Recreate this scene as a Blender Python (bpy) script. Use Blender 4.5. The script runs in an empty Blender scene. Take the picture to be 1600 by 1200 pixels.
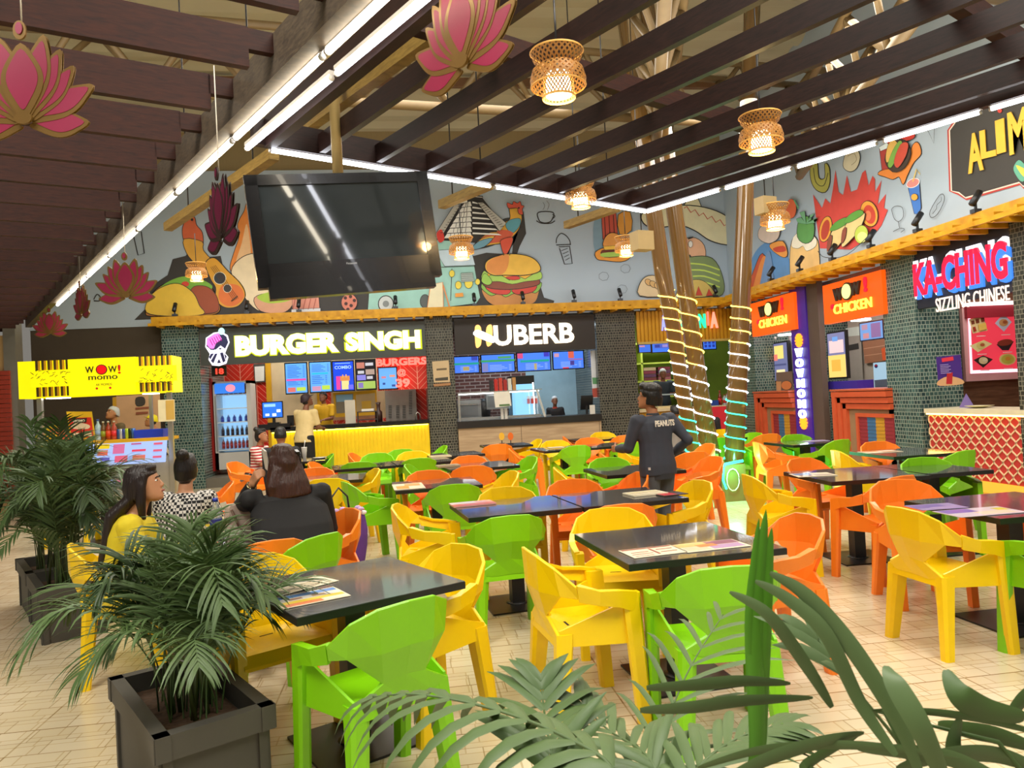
import bpy, bmesh, math, random
from mathutils import Vector, Matrix, Euler
random.seed(7)
V = Vector
SC = bpy.context.scene
COL = SC.collection
R = math.radians
# ---------------------------------------------------------------- camera
FPX, H = 1170.0, 1.6
YAW, PITCH, ROLL = R(7.78), R(.863), R(-2.965)
_f = V((math.sin(YAW)*math.cos(PITCH), math.cos(YAW)*math.cos(PITCH), math.sin(PITCH)))
_r = V((math.cos(YAW), -math.sin(YAW), 0)); _u = _r.cross(_f)
CR = _r*math.cos(ROLL)+_u*math.sin(ROLL); CU = -_r*math.sin(ROLL)+_u*math.cos(ROLL); CF = _f
EYE = V((0, 0, H))
cam = bpy.data.cameras.new('camera'); cam.sensor_width = 36; cam.lens = FPX*36/1600
cam.clip_start = .02; cam.clip_end = 200
co = bpy.data.objects.new('camera', cam); COL.objects.link(co)
m = Matrix((CR, CU, -CF)).transposed().to_4x4(); m.translation = EYE
co.matrix_world = m; SC.camera = co
cam.dof.use_dof = True; cam.dof.focus_distance = 6.5; cam.dof.aperture_fstop = 16
# ---------------------------------------------------------------- exposure, world, added fill and mural wash
SC.view_settings.view_transform = 'Standard'; SC.view_settings.look = 'None'
SC.view_settings.gamma = 1; SC.view_settings.use_curve_mapping = False
SC.view_settings.exposure = 0.05
w = bpy.data.worlds.new('hall'); SC.world = w; w.use_nodes = True
bg = w.node_tree.nodes['Background']; bg.inputs[0].default_value = (1, .93, .82, 1); bg.inputs[1].default_value = .20
def area(name, loc, rot, sx, sy, power, color):
    l = bpy.data.lights.new(name, 'AREA'); l.shape = 'RECTANGLE'; l.size = sx; l.size_y = sy
    l.energy = power; l.color = color
    o = bpy.data.objects.new(name, l); COL.objects.link(o); o.location = loc; o.rotation_euler = [R(a) for a in rot]
    return o
area('hall_fill', (-3.6, .3, 6.9), (8, -14, 0), 3.0, 3.0, 620, (1, .95, .86))  # added overhead fill for the seating area, stands for no fixture
area('hall_fill', (3.0, .6, 6.9), (10, 8, 0), 3.0, 3.0, 600, (1, .95, .86))
area('hall_fill', (5.0, 8.5, 5.6), (0, 0, 0), 1.6, 6, 330, (1, .94, .84))
area('hall_fill', (-1.0, 10.5, 5.8), (0, 0, 0), 7, 4, 560, (1, .95, .86))
area('shop_fill', (-1.9, 17.2, 3.2), (0, 0, 0), 3.8, .8, 60, (1, .95, .86))  # added fill that brightens the shop interiors, no lamp modelled
area('shop_fill', (2.6, 17.3, 3.2), (0, 0, 0), 2.6, .8, 60, (.72, .88, 1))
area('shop_fill', (6.2, 17.5, 3.2), (0, 0, 0), 2.0, .8, 45, (.95, 1, .9))
area('shop_fill', (8.4, 13.0, 3.2), (0, 0, 0), .8, 4.5, 60, (1, .96, .9))
area('shop_fill', (8.2, 9.3, 3.2), (0, 0, 0), .8, 1.6, 25, (1, .9, .8))
area('roof_fill', (-4.5, 6.0, 4.3), (180, 0, 0), 5, 6, 190, (1, .95, .84))  # added upward fill that lifts the dim roof
area('roof_fill', (3.0, 5.0, 4.3), (180, 0, 0), 5, 7, 300, (1, .95, .84))
area('mural_wash_light', (1.0, 15.2, 3.75), (125, 0, 0), 12, .15, 38, (.80, .90, 1))
area('mural_wash_light', (6.3, 10.5, 3.75), (125, 0, -90), 10, .15, 34, (.84, .92, 1))
# ---------------------------------------------------------------- pixel helpers (photo pixel -> point on a real plane)
def ray(x, y): return (CR*((x-800)/FPX) - CU*((y-600)/FPX) + CF)
def atZ(x, y, z): d = ray(x, y); return EYE+d*((z-H)/d.z)
def atY(x, y, Y): d = ray(x, y); return EYE+d*(Y/d.y)
def atX(x, y, X): d = ray(x, y); return EYE+d*(X/d.x)
def atD(x, y, D): return EYE+ray(x, y)*D
# ---------------------------------------------------------------- materials
def lin(c):
    if isinstance(c, str): c = [int(c[i:i+2], 16)/255 for i in (0, 2, 4)]
    return tuple((v/12.92 if v <= .04045 else ((v+.055)/1.055)**2.4) for v in c)
MC = {}
def nodes(name):
    m = bpy.data.materials.new(name); m.use_nodes = True; nt = m.node_tree
    return m, nt, nt.nodes['Principled BSDF']
def P(c, rough=.5, metal=0, var=.12, scale=6, bump=0, name=None, coat=0, trans=0, alpha=1, stretch=None, emit=0, ecol=None):
    """plain coloured material with a little procedural variation"""
    k = ('P', c, rough, metal, var, scale, bump, coat, trans, alpha, stretch, emit, ecol)
    if k in MC: return MC[k]
    m, nt, b = nodes(name or 'paint_'+str(c)); c = lin(c)
    n = nt.nodes.new('ShaderNodeTexNoise'); n.inputs['Scale'].default_value = scale; n.inputs['Detail'].default_value = 4
    tc = nt.nodes.new('ShaderNodeTexCoord'); mp = nt.nodes.new('ShaderNodeMapping')
    if stretch: mp.inputs['Scale'].default_value = stretch
    nt.links.new(tc.outputs['Object'], mp.inputs[0]); nt.links.new(mp.outputs[0], n.inputs['Vector'])
    mx = nt.nodes.new('ShaderNodeMix'); mx.data_type = 'RGBA'
    mx.inputs[6].default_value = (*[v*(1-var) for v in c], 1); mx.inputs[7].default_value = (*[min(1, v*(1+var)) for v in c], 1)
    nt.links.new(n.outputs['Fac'], mx.inputs[0]); nt.links.new(mx.outputs[2], b.inputs['Base Color'])
    b.inputs['Roughness'].default_value = rough; b.inputs['Metallic'].default_value = metal
    b.inputs['Coat Weight'].default_value = coat; b.inputs['Transmission Weight'].default_value = trans; b.inputs['Alpha'].default_value = alpha
    if bump:
        bp = nt.nodes.new('ShaderNodeBump'); bp.inputs['Strength'].default_value = bump; bp.inputs['Distance'].default_value = .01
        nt.links.new(n.outputs['Fac'], bp.inputs['Height']); nt.links.new(bp.outputs[0], b.inputs['Normal'])
    MC[k] = m; return m
def E(c, s=1.0, name=None):
    k = ('E', c, s)
    if k in MC: return MC[k]
    m, nt, b = nodes(name or 'glow_'+str(c)); c = lin(c)
    b.inputs['Base Color'].default_value = (*[v*.3 for v in c], 1); b.inputs['Roughness'].default_value = .4
    b.inputs['Emission Color'].default_value = (*c, 1); b.inputs['Emission Strength'].default_value = s
    MC[k] = m; return m
def tiles(name, cols, mortar, bw, rh, ms=.02, off=.5, rough=.3, squash=1, sqf=2, wall=True, bump=.3, scale=1, coat=0):
    """brick-texture material laid out on walls (x+y, z) or floors (x, y), in metres"""
    m, nt, b = nodes(name)
    tc = nt.nodes.new('ShaderNodeTexCoord'); br = nt.nodes.new('ShaderNodeTexBrick')
    sp = nt.nodes.new('ShaderNodeSeparateXYZ'); cb = nt.nodes.new('ShaderNodeCombineXYZ')
    nt.links.new(tc.outputs['Object'], sp.inputs[0])
    if wall:
        ad = nt.nodes.new('ShaderNodeMath'); nt.links.new(sp.outputs[0], ad.inputs[0]); nt.links.new(sp.outputs[1], ad.inputs[1])
        nt.links.new(ad.outputs[0], cb.inputs[0]); nt.links.new(sp.outputs[2], cb.inputs[1])
    else:
        nt.links.new(sp.outputs[0], cb.inputs[0]); nt.links.new(sp.outputs[1], cb.inputs[1])
    nt.links.new(cb.outputs[0], br.inputs['Vector'])
    br.inputs['Scale'].default_value = scale; br.inputs['Brick Width'].default_value = bw; br.inputs['Row Height'].default_value = rh
    br.inputs['Mortar Size'].default_value = ms; br.inputs['Mortar Smooth'].default_value = .1; br.offset = off; br.squash = squash; br.squash_frequency = sqf
    br.inputs['Bias'].default_value = 0
    br.inputs[1].default_value = (*lin(cols[0]), 1); br.inputs[2].default_value = (*lin(cols[1]), 1); br.inputs[3].default_value = (*lin(mortar), 1)
    nt.links.new(br.outputs['Color'], b.inputs['Base Color']); b.inputs['Roughness'].default_value = rough; b.inputs['Coat Weight'].default_value = coat
    bp = nt.nodes.new('ShaderNodeBump'); bp.inputs['Strength'].default_value = bump; bp.inputs['Distance'].default_value = .004; bp.invert = True
    nt.links.new(br.outputs['Fac'], bp.inputs['Height']); nt.links.new(bp.outputs[0], b.inputs['Normal'])
    m['x'] = 1
    return m, nt, b, br, cb
def wood(name, c1, c2, rough=.5, sc=(1, 1, 1), emit=0):
    m, nt, b = nodes(name)
    tc = nt.nodes.new('ShaderNodeTexCoord'); mp = nt.nodes.new('ShaderNodeMapping'); mp.inputs['Scale'].default_value = sc
    n = nt.nodes.new('ShaderNodeTexNoise'); n.inputs['Scale'].default_value = 6; n.inputs['Detail'].default_value = 6; n.inputs['Distortion'].default_value = .6
    rp = nt.nodes.new('ShaderNodeValToRGB'); rp.color_ramp.elements[0].position = .3; rp.color_ramp.elements[1].position = .7
    rp.color_ramp.elements[0].color = (*lin(c1), 1); rp.color_ramp.elements[1].color = (*lin(c2), 1)
    nt.links.new(tc.outputs['Object'], mp.inputs[0]); nt.links.new(mp.outputs[0], n.inputs['Vector'])
    nt.links.new(n.outputs['Fac'], rp.inputs[0]); nt.links.new(rp.outputs[0], b.inputs['Base Color']); b.inputs['Roughness'].default_value = rough; b.inputs['Specular IOR Level'].default_value = .25
    return m
# ---------------------------------------------------------------- mesh builder
class MB:
    def __init__(s): s.v = []; s.f = []; s.m = []; s.mats = []; s.sm = []
    def mi(s, mat):
        if mat not in s.mats: s.mats.append(mat)
        return s.mats.index(mat)
    def add(s, vs, fs, mat=None, smooth=False):
        b = len(s.v); s.v += [V(p) for p in vs]; i = s.mi(mat)
        for f in fs: s.f.append([b+k for k in f]); s.m.append(i); s.sm.append(smooth)
        return s
    def box(s, a, b, mat=None):
        (x0, y0, z0), (x1, y1, z1) = a, b
        vs = [(x, y, z) for z in (z0, z1) for x, y in ((x0, y0), (x1, y0), (x1, y1), (x0, y1))]
        return s.add(vs, [(0, 3, 2, 1), (4, 5, 6, 7), (0, 1, 5, 4), (1, 2, 6, 5), (2, 3, 7, 6), (3, 0, 4, 7)], mat)
    def obox(s, c, ax, ay, az, mat=None):
        """box from centre and three half-axis vectors"""
        c, ax, ay, az = V(c), V(ax), V(ay), V(az)
        vs = [c+i*ax+j*ay+k*az for k in (-1, 1) for i, j in ((-1, -1), (1, -1), (1, 1), (-1, 1))]
        return s.add(vs, [(0, 3, 2, 1), (4, 5, 6, 7), (0, 1, 5, 4), (1, 2, 6, 5), (2, 3, 7, 6), (3, 0, 4, 7)], mat)
    def beam(s, p, q, wd, ht, mat=None):
        p, q = V(p), V(q); d = (q-p); L = d.length; d.normalize(); up = V((0, 0, 1))
        if abs(d.z) > .95: up = V((0, 1, 0))
        sd = d.cross(up).normalized(); up = sd.cross(d)
        return s.obox((p+q)/2, d*L/2, sd*wd/2, up*ht/2, mat)
    def loft(s, rings, mat=None, caps=True, smooth=True):
        n = len(rings[0]); vs = [p for r in rings for p in r]; fs = []
        for i in range(len(rings)-1):
            for j in range(n): fs.append((i*n+j, i*n+(j+1) % n, (i+1)*n+(j+1) % n, (i+1)*n+j))
        if caps: fs += [tuple(range(n))[::-1], tuple(range((len(rings)-1)*n, len(rings)*n))]
        return s.add(vs, fs, mat, smooth)
    def tube(s, pts, r, mat=None, n=8, caps=True, smooth=True, flat=1):
        pts = [V(p) for p in pts]; rs = r if isinstance(r, (list, tuple)) else [r]*len(pts)
        rings = []; up = None
        for i, p in enumerate(pts):
            d = (pts[min(i+1, len(pts)-1)]-pts[max(i-1, 0)]).normalized()
            if up is None: up = V((0, 0, 1)) if abs(d.z) < .9 else V((0, 1, 0))
            a = d.cross(up)
            if a.length < 1e-4: a = d.cross(V((1, 0, 0)))
            a.normalize(); up = a.cross(d).normalized()
            rings.append([p+(a*math.cos(t)+up*math.sin(t)*flat)*rs[i] for t in [2*math.pi*k/n for k in range(n)]])
        return s.loft(rings, mat, caps, smooth)
    def blob(s, c, r, mat=None, n=12, m=8, rot=None):
        c = V(c); r = V(r) if isinstance(r, (tuple, list, Vector)) else V((r, r, r)); vs = []; fs = []
        for i in range(m+1):
            t = math.pi*i/m
            for j in range(n):
                a = 2*math.pi*j/n; p = V((r.x*math.sin(t)*math.cos(a), r.y*math.sin(t)*math.sin(a), r.z*math.cos(t)))
                if rot: p = rot @ p
                vs.append(c+p)
        for i in range(m):
            for j in range(n): fs.append((i*n+j, (i+1)*n+j, (i+1)*n+(j+1) % n, i*n+(j+1) % n))
        return s.add(vs, fs, mat, True)
    def lathe(s, prof, c=(0, 0, 0), mat=None, n=20, smooth=True, caps=True):
        c = V(c); rings = [[c+V((r*math.cos(t), r*math.sin(t), z)) for t in [2*math.pi*k/n for k in range(n)]] for r, z in prof]
        return s.loft(rings, mat, caps, smooth)
    def prism(s, poly, nrm, t, mat=None):
        """flat 3-D polygon extruded by t along nrm (front face carries nrm)"""
        nrm = V(nrm); poly = [V(p) for p in poly]; n = len(poly)
        ar = sum(((poly[i]-poly[0]).cross(poly[(i+1) % n]-poly[0]) for i in range(n)), V((0, 0, 0)))
        if ar.dot(nrm) < 0: poly = poly[::-1]
        vs = poly+[p+nrm*t for p in poly]
        fs = [tuple(range(n))[::-1], tuple(range(n, 2*n))]+[(i, (i+1) % n, n+(i+1) % n, n+i) for i in range(n)]
        return s.add(vs, fs, mat)
    def build(s, name, mat=None, parent=None, world=False, origin=None, loc=None, rz=0):
        me = bpy.data.meshes.new(name); vs = s.v
        off = V((0, 0, 0))
        if parent is not None and world:
            off = V(parent.location); q_ = parent.parent
            while q_ is not None: off += V(q_.location); q_ = q_.parent
        elif parent is None and loc is None:
            if origin is not None: off = V(origin)
            else:
                off = V([(min(p[i] for p in vs)+max(p[i] for p in vs))/2 for i in range(3)]); off.z = min(p.z for p in vs)
        me.from_pydata([p-off for p in vs], [], s.f)
        for q in (s.mats if any(s.mats) else [mat]): me.materials.append(q if q else mat)
        if mat is not None and None in s.mats: pass
        me.polygons.foreach_set('material_index', s.m if any(s.mats) else [0]*len(s.f)); me.polygons.foreach_set('use_smooth', s.sm)
        me.update()
        o = bpy.data.objects.new(name, me); COL.objects.link(o)
        if parent is not None: o.parent = parent
        else: o.location = loc if loc is not None else off; o.rotation_euler = (0, 0, rz)
        return o
def tag(o, label=None, cat=None, group=None, kind=None):
    if label: o['label'] = label
    if cat: o['category'] = cat
    if group: o['group'] = group
    if kind: o['kind'] = kind
    return o
def thing(name, label, cat, loc=(0, 0, 0), rz=0, group=None):
    o = bpy.data.objects.new(name, None); COL.objects.link(o); o.location = loc; o.rotation_euler = (0, 0, rz); o.empty_display_size = .1
    return tag(o, label, cat, group)
def dup(root, loc, rz, label, group=None, mats=None):
    r = root.copy(); COL.objects.link(r); r.location = loc; r.rotation_euler = (0, 0, rz)
    r['label'] = label
    if group: r['group'] = group
    for ch in list(root.children):
        c = ch.copy(); COL.objects.link(c); c.parent = r
        if mats:
            for i, sl in enumerate(c.material_slots): sl.link = 'OBJECT'; sl.material = mats if i == 0 else sl.material
        for g in ch.children:
            d = g.copy(); COL.objects.link(d); d.parent = c
    return r
def bake(o, mods):
    """apply a list of (type, {props}) modifiers into the object's own mesh"""
    for t, pr in mods:
        md = o.modifiers.new(t, t)
        for k, v in pr.items(): setattr(md, k, v)
    dg = bpy.context.evaluated_depsgraph_get(); dg.update()
    me = bpy.data.meshes.new_from_object(o.evaluated_get(dg)); o.modifiers.clear(); old = o.data; o.data = me
    return o
def struct(mb, name, mat=None, label=None):
    o = mb.build(name, mat); o['kind'] = 'structure'
    if label: o['label'] = label
    return o
# wall frames: origin point, u (right as seen), v (up), n (towards viewer)
class Fr:
    def __init__(s, proj, u, v, n): s.p = proj; s.u = V(u); s.v = V(v); s.n = V(n)
def cr(pts, n=5):
    """closed Catmull-Rom through points"""
    o = []; L = len(pts)
    for i in range(L):
        p0, p1, p2, p3 = [pts[(i+k) % L] for k in (-1, 0, 1, 2)]
        for j in range(n):
            t = j/n
            o.append(tuple(.5*((2*p1[a])+(-p0[a]+p2[a])*t+(2*p0[a]-5*p1[a]+4*p2[a]-p3[a])*t*t+(-p0[a]+3*p1[a]-3*p2[a]+p3[a])*t**3) for a in range(2)))
    return o
def crs(pts, n=5):
    o = []
    for i in range(len(pts)-1):
        p0 = pts[max(i-1, 0)]; p1 = pts[i]; p2 = pts[i+1]; p3 = pts[min(i+2, len(pts)-1)]
        for j in range(n):
            t = j/n
            o.append(tuple(.5*((2*p1[a])+(-p0[a]+p2[a])*t+(2*p0[a]-5*p1[a]+4*p2[a]-p3[a])*t*t+(-p0[a]+3*p1[a]-3*p2[a]+p3[a])*t**3) for a in range(len(p1))))
    o.append(tuple(pts[-1])); return o
def ell(cx, cy, rx, ry, rot=0, n=20, a0=0, a1=360):
    o = []; rr = R(rot)
    k = n if a1-a0 >= 360 else n+1
    for i in range(k):
        t = R(a0+(a1-a0)*i/n); x = rx*math.cos(t); y = ry*math.sin(t)
        o.append((cx+x*math.cos(rr)-y*math.sin(rr), cy+x*math.sin(rr)+y*math.cos(rr)))
    return o
def grow(pts, k):
    """offset a pixel polygon outwards by k px (painted outline)"""
    cx = sum(p[0] for p in pts)/len(pts); cy = sum(p[1] for p in pts)/len(pts); o = []; n = len(pts)
    ar = sum(pts[i][0]*pts[(i+1) % n][1]-pts[(i+1) % n][0]*pts[i][1] for i in range(n)); sg = 1 if ar > 0 else -1
    for i in range(n):
        a = pts[i-1]; b = pts[(i+1) % n]; dx = b[0]-a[0]; dy = b[1]-a[1]; L = math.hypot(dx, dy) or 1
        o.append((pts[i][0]+dy/L*k*sg, pts[i][1]-dx/L*k*sg))
    return o
class Art:
    """painted motif on a wall plane: layers of flat colour given by their outline"""
    def __init__(s, fr): s.fr = fr; s.mb = MB(); s.l = 1
    def poly(s, pts, c, line=0, smooth=0, mat=None, lc='2b2623', t=.002):
        if smooth: pts = cr(pts, smooth)
        if line:
            g = grow(pts, line); s.mb.prism([s.fr.p(x, y)+s.fr.n*(.004+s.l*.003) for x, y in g], s.fr.n, t, P(lc, .6)); s.l += 1
        s.mb.prism([s.fr.p(x, y)+s.fr.n*(.004+s.l*.003) for x, y in pts], s.fr.n, t, mat or P(c, .6)); s.l += 1
        return s
    def line(s, pts, w, c='2b2623', smooth=0, closed=False, mat=None):
        if smooth: pts = cr(pts, smooth) if closed else crs(pts, smooth)
        if closed: pts = list(pts)+[pts[0]]
        L = []; Rr = []
        for i, p in enumerate(pts):
            a = pts[max(i-1, 0)]; b = pts[min(i+1, len(pts)-1)]; dx = b[0]-a[0]; dy = b[1]-a[1]; q = math.hypot(dx, dy) or 1
            L.append((p[0]-dy/q*w/2, p[1]+dx/q*w/2)); Rr.append((p[0]+dy/q*w/2, p[1]-dx/q*w/2))
        o = s.fr.n*(.004+s.l*.003); vs = []
        for a, b in zip(L, Rr): vs += [s.fr.p(*a)+o, s.fr.p(*b)+o]
        s.mb.add(vs, [(2*i, 2*i+1, 2*i+3, 2*i+2) for i in range(len(pts)-1)], mat or P(c, .6)); s.l += .2
        return s
    def build(s, name, parent=None):
        if parent is not None: return s.mb.build(name, None, parent, world=True)
        return s.mb.build(name)
_tx = {}
def text(s, name, mat, p0, u, v, n, wdt, hgt, parent=None, bold=.03, depth=.02, world=True, mb=None, outline=0, shear=0):
    """raised lettering: lower-left corner p0, width/height in metres along u/v"""
    k = (s, bold, shear)
    if k not in _tx:
        cu = bpy.data.curves.new('t', 'FONT'); cu.body = s; cu.offset = bold; cu.resolution_u = 3; cu.fill_mode = 'BOTH'; cu.shear = shear; cu.extrude = .5
        o = bpy.data.objects.new('t', cu); COL.objects.link(o)
        dg = bpy.context.evaluated_depsgraph_get(); dg.update()
        me = bpy.data.meshes.new_from_object(o.evaluated_get(dg))
        _tx[k] = ([tuple(q.co) for q in me.vertices], [tuple(q.vertices) for q in me.polygons])
        bpy.data.objects.remove(o)
    vs, fs = _tx[k]; x0 = min(q[0] for q in vs); x1 = max(q[0] for q in vs); y0 = min(q[1] for q in vs); y1 = max(q[1] for q in vs)
    p0, u, v, n = V(p0), V(u), V(v), V(n)
    M = mb or MB()
    M.add([p0+u*((q[0]-x0)/(x1-x0)*wdt)+v*((q[1]-y0)/(y1-y0)*hgt)+n*((q[2]+.5)*depth) for q in vs], fs, mat)
    if mb: return M
    return M.build(name, None, parent, world=world and parent is not None)
XA, YA, ZA = V((1, 0, 0)), V((0, 1, 0)), V((0, 0, 1))
# ================================================================ SETTING
YF, XW = 16.4, 7.4
FA = Fr(lambda x, y: atY(x, y, YF), (1, 0, 0), (0, 0, 1), (0, -1, 0))
WA = Fr(lambda x, y: atX(x, y, XW), (0, -1, 0), (0, 0, 1), (-1, 0, 0))
def FY(Y): return Fr(lambda x, y: atY(x, y, Y), (1, 0, 0), (0, 0, 1), (0, -1, 0))
def WX(X): return Fr(lambda x, y: atX(x, y, X), (0, -1, 0), (0, 0, 1), (-1, 0, 0))
# floor: pale stone pavers, large square joints with small random ashlar lines
mfl, nt, b, br, cb = tiles('floor_pavers', ('dccfb2', 'd2c3a2'), 'b09c78', .30, .15, .003, .5, .22, 1, 2, False, .25)
br.squash = .62; br.squash_frequency = 3
br2 = nt.nodes.new('ShaderNodeTexBrick'); nt.links.new(cb.outputs[0], br2.inputs['Vector'])
br2.inputs['Scale'].default_value = 1; br2.inputs['Brick Width'].default_value = .6; br2.inputs['Row Height'].default_value = .6; br2.inputs['Mortar Size'].default_value = .005; br2.offset = 0
br2.inputs[1].default_value = (1, 1, 1, 1); br2.inputs[2].default_value = (.93, .93, .93, 1); br2.inputs[3].default_value = (.70, .63, .52, 1)
br3 = nt.nodes.new('ShaderNodeTexBrick'); nt.links.new(cb.outputs[0], br3.inputs['Vector'])
br3.inputs['Scale'].default_value = 1; br3.inputs['Brick Width'].default_value = .19; br3.inputs['Row Height'].default_value = .10; br3.inputs['Mortar Size'].default_value = .004; br3.offset = .37; br3.squash = 1.7; br3.squash_frequency = 3
br3.inputs[1].default_value = (1, 1, 1, 1); br3.inputs[2].default_value = (.94, .93, .9, 1); br3.inputs[3].default_value = (.80, .73, .62, 1)
prev = br.outputs['Color']
for q in (br2, br3):
    mu = nt.nodes.new('ShaderNodeMix'); mu.data_type = 'RGBA'; mu.blend_type = 'MULTIPLY'; mu.inputs[0].default_value = 1
    nt.links.new(prev, mu.inputs[6]); nt.links.new(q.outputs['Color'], mu.inputs[7]); prev = mu.outputs[2]
nt.links.new(prev, b.inputs['Base Color'])
f = MB(); f.box((-9, -3, -.1), (11, 21, 0)); struct(f, 'floor', mfl)
# back wall (mural above, shop openings below)
m_mur = P('a9b6bf', .6, var=.05, scale=1.5, name='mural_ground'); m_brown = P('453a2c', .8, var=.1); m_cream = P('d9b480', .7, var=.05)
f = MB(); f.box((-7.6, YF, 3.42), (XW+.2, YF+.2, 6.65)); wb = struct(f, 'wall_back', m_mur, 'pale blue-grey wall above the shops painted with food murals')
f = MB(); f.box((-8.5, YF+.05, 6.65), (11, YF+.25, 7.6)); struct(f, 'trim_1', P('8d7a52', .7, bump=.4, scale=30, stretch=(4, 4, .1)), 'ribbed brown-cream band between mural and roof')
f = MB(); f.box((-7.6, YF+.02, 0), (-5.02, YF+.2, 3.42)); struct(f, 'wall_left', m_brown, 'dark brown plain wall behind the yellow dumpling kiosk')
f = MB(); f.box((-9.4, 14.3, 0), (-7.05, 14.5, 3.12)); struct(f, 'wall_front', m_cream, 'cream side wall beyond the potted palms')
f = MB(); f.box((-7.05, 14.25, 0), (-6.85, 14.5, 3.4)); struct(f, 'trim_2', P('a9a498', .35, .7), 'brushed steel corner post of the cream wall')
# right wall above the shops
f = MB(); f.box((XW, 2, 3.42), (XW+.2, YF+.2, 8.2)); wr = struct(f, 'wall_right', m_mur, 'pale grey right wall painted with food murals')
# shop shells
m_tile, *_ = tiles('green_mosaic', ('20383a', '456460'), '8f9c90', .066, .058, .0055, .5, .25, .7, 3, True, .4)
m_tile2, *_ = tiles('grey_mosaic', ('232625', '44463f'), '78766a', .066, .058, .0055, .5, .25, .7, 3, True, .4)
def pillar(x0, x1, y0, y1, m, lab):
    g = MB(); g.box((x0, y0, 0), (x1, y1, 3.42)); return struct(g, 'trim_%d' % pillar.n, m, lab)
pillar.n = 3
for a in ((-5.02, -4.28, YF-.15, 19.6, m_tile, 'tiled pillar between yellow kiosk and drinks fridge'),
          (.38, .98, YF-.15, 19.6, m_tile2, 'grey mosaic pillar between the burger shop and the second shop'),
          (4.18, 5.08, YF-.1, 19.6, m_tile2, 'wide mosaic pillar left of the yellow ribbed shopfront'),
          (XW-.05, XW+.35, 10.0, 10.75, m_tile, 'mosaic pillar between orange shop and red lattice counter'),
          (XW, XW+2.5, 15.3, YF+.2, m_tile, 'mosaic pillar behind the light-wrapped trunks'),
          (XW-.05, XW+.4, 6.6, 8.22, m_tile2, 'mosaic pillar at the right edge')):
    pillar(*a); pillar.n += 1
m_in = P('cbb48a', .7, var=.05); m_dark = P('2a2622', .7)
f = MB(); f.box((-4.28, YF-.1, 0), (XW, 19.8, .2)); struct(f, 'trim_20', P('6f6a60', .4), 'raised grey floor of the shops')
f = MB(); f.box((-4.28, YF+.3, 3.3), (XW, 19.8, 3.4)); f.box((XW+.3, 8, 3.3), (11, YF, 3.4)); struct(f, 'trim_21', P('8a8378', .8), 'low ceiling over the shop interiors')
# red herringbone wall of the burger shop
def herring(name, base, line, sc=7.0):
    m, nt, b = nodes(name)
    tc = nt.nodes.new('ShaderNodeTexCoord'); sp = nt.nodes.new('ShaderNodeSeparateXYZ'); nt.links.new(tc.outputs['Object'], sp.inputs[0])
    def M(op, a, bb=None):
        q = nt.nodes.new('ShaderNodeMath'); q.operation = op
        for i, z in enumerate((a, bb)):
            if z is None: continue
            if isinstance(z, (int, float)): q.inputs[i].default_value = z
            else: nt.links.new(z, q.inputs[i])
        return q.outputs[0]
    x = M('MULTIPLY', sp.outputs[0], 1/.36); z = sp.outputs[2]
    fx = M('PINGPONG', x, 1.0)                      # zig-zag
    t = M('MULTIPLY', M('ADD', z, M('MULTIPLY', fx, .36)), 1/.13)
    a = M('LESS_THAN', M('FRACT', t), .10)
    col = M('LESS_THAN', M('ABSOLUTE', M('SUBTRACT', M('FRACT', x), .5)), 2)
    edge = M('GREATER_THAN', M('ABSOLUTE', M('SUBTRACT', M('FRACT', x), .5)), .475)
    mk = M('MAXIMUM', a, edge)
    mx = nt.nodes.new('ShaderNodeMix'); mx.data_type = 'RGBA'; nt.links.new(mk, mx.inputs[0])
    mx.inputs[6].default_value = (*lin(base), 1); mx.inputs[7].default_value = (*lin(line), 1)
    nt.links.new(mx.outputs[2], b.inputs['Base Color']); b.inputs['Roughness'].default_value = .35
    return m
m_her = herring('red_herringbone', 'd82c1c', 'f0a088')
f = MB(); f.box((-4.6, 18.2, .2), (-3.33, 18.35, 3.3), m_her); f.box((-3.33, 18.16, .2), (-3.21, 18.35, 3.3), P('e0a712', .5)); f.box((-3.21, 18.2, .2), (.38, 18.35, 3.3), P('d9c29a', .6)); f.box((-2.18, 18.14, .2), (-2.05, 18.2, 2.0), P('e0a712', .5)); f.box((-2.05, 18.14, .2), (-1.86, 18.2, 2.0), m_her)
f.box((-.2, 18.15, .2), (.38, 18.2, 3.3), m_her); f.box((-1.86, 18.13, .2), (-.2, 18.2, 1.22), m_her)
struct(f, 'wall_shop_burger', None, 'red herringbone tiled rear wall of the burger shop')
m_brick, *_ = tiles('brown_brick', ('5b2f28', '7a4438'), 'b0978c', .26, .085, .012, .5, .7, 1, 2, True, .5)
f = MB(); f.box((.98, 18.6, .2), (2.9, 18.75, 3.3), m_brick); f.box((2.9, 18.6, .2), (4.18, 18.75, 3.3), P('a9c4cf', .4)); struct(f, 'wall_shop_middle', None, 'brick and pale panel rear wall of the second shop')
f = MB(); f.box((5.08, 18.9, .2), (11, 19.05, 3.3), P('7f9a2c', .6)); struct(f, 'wall_shop_corner', None, 'lime green rear wall of the corner shop')
f = MB(); f.box((9.6, 10.8, 0), (9.75, 15.3, 3.3), P('b9b2a6', .6)); f.box((9.4, 8.2, 0), (9.55, 10.6, 3.3), P('8e2c30', .5)); struct(f, 'wall_shop_right', None, 'plain rear walls of the shops along the right side')
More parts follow.
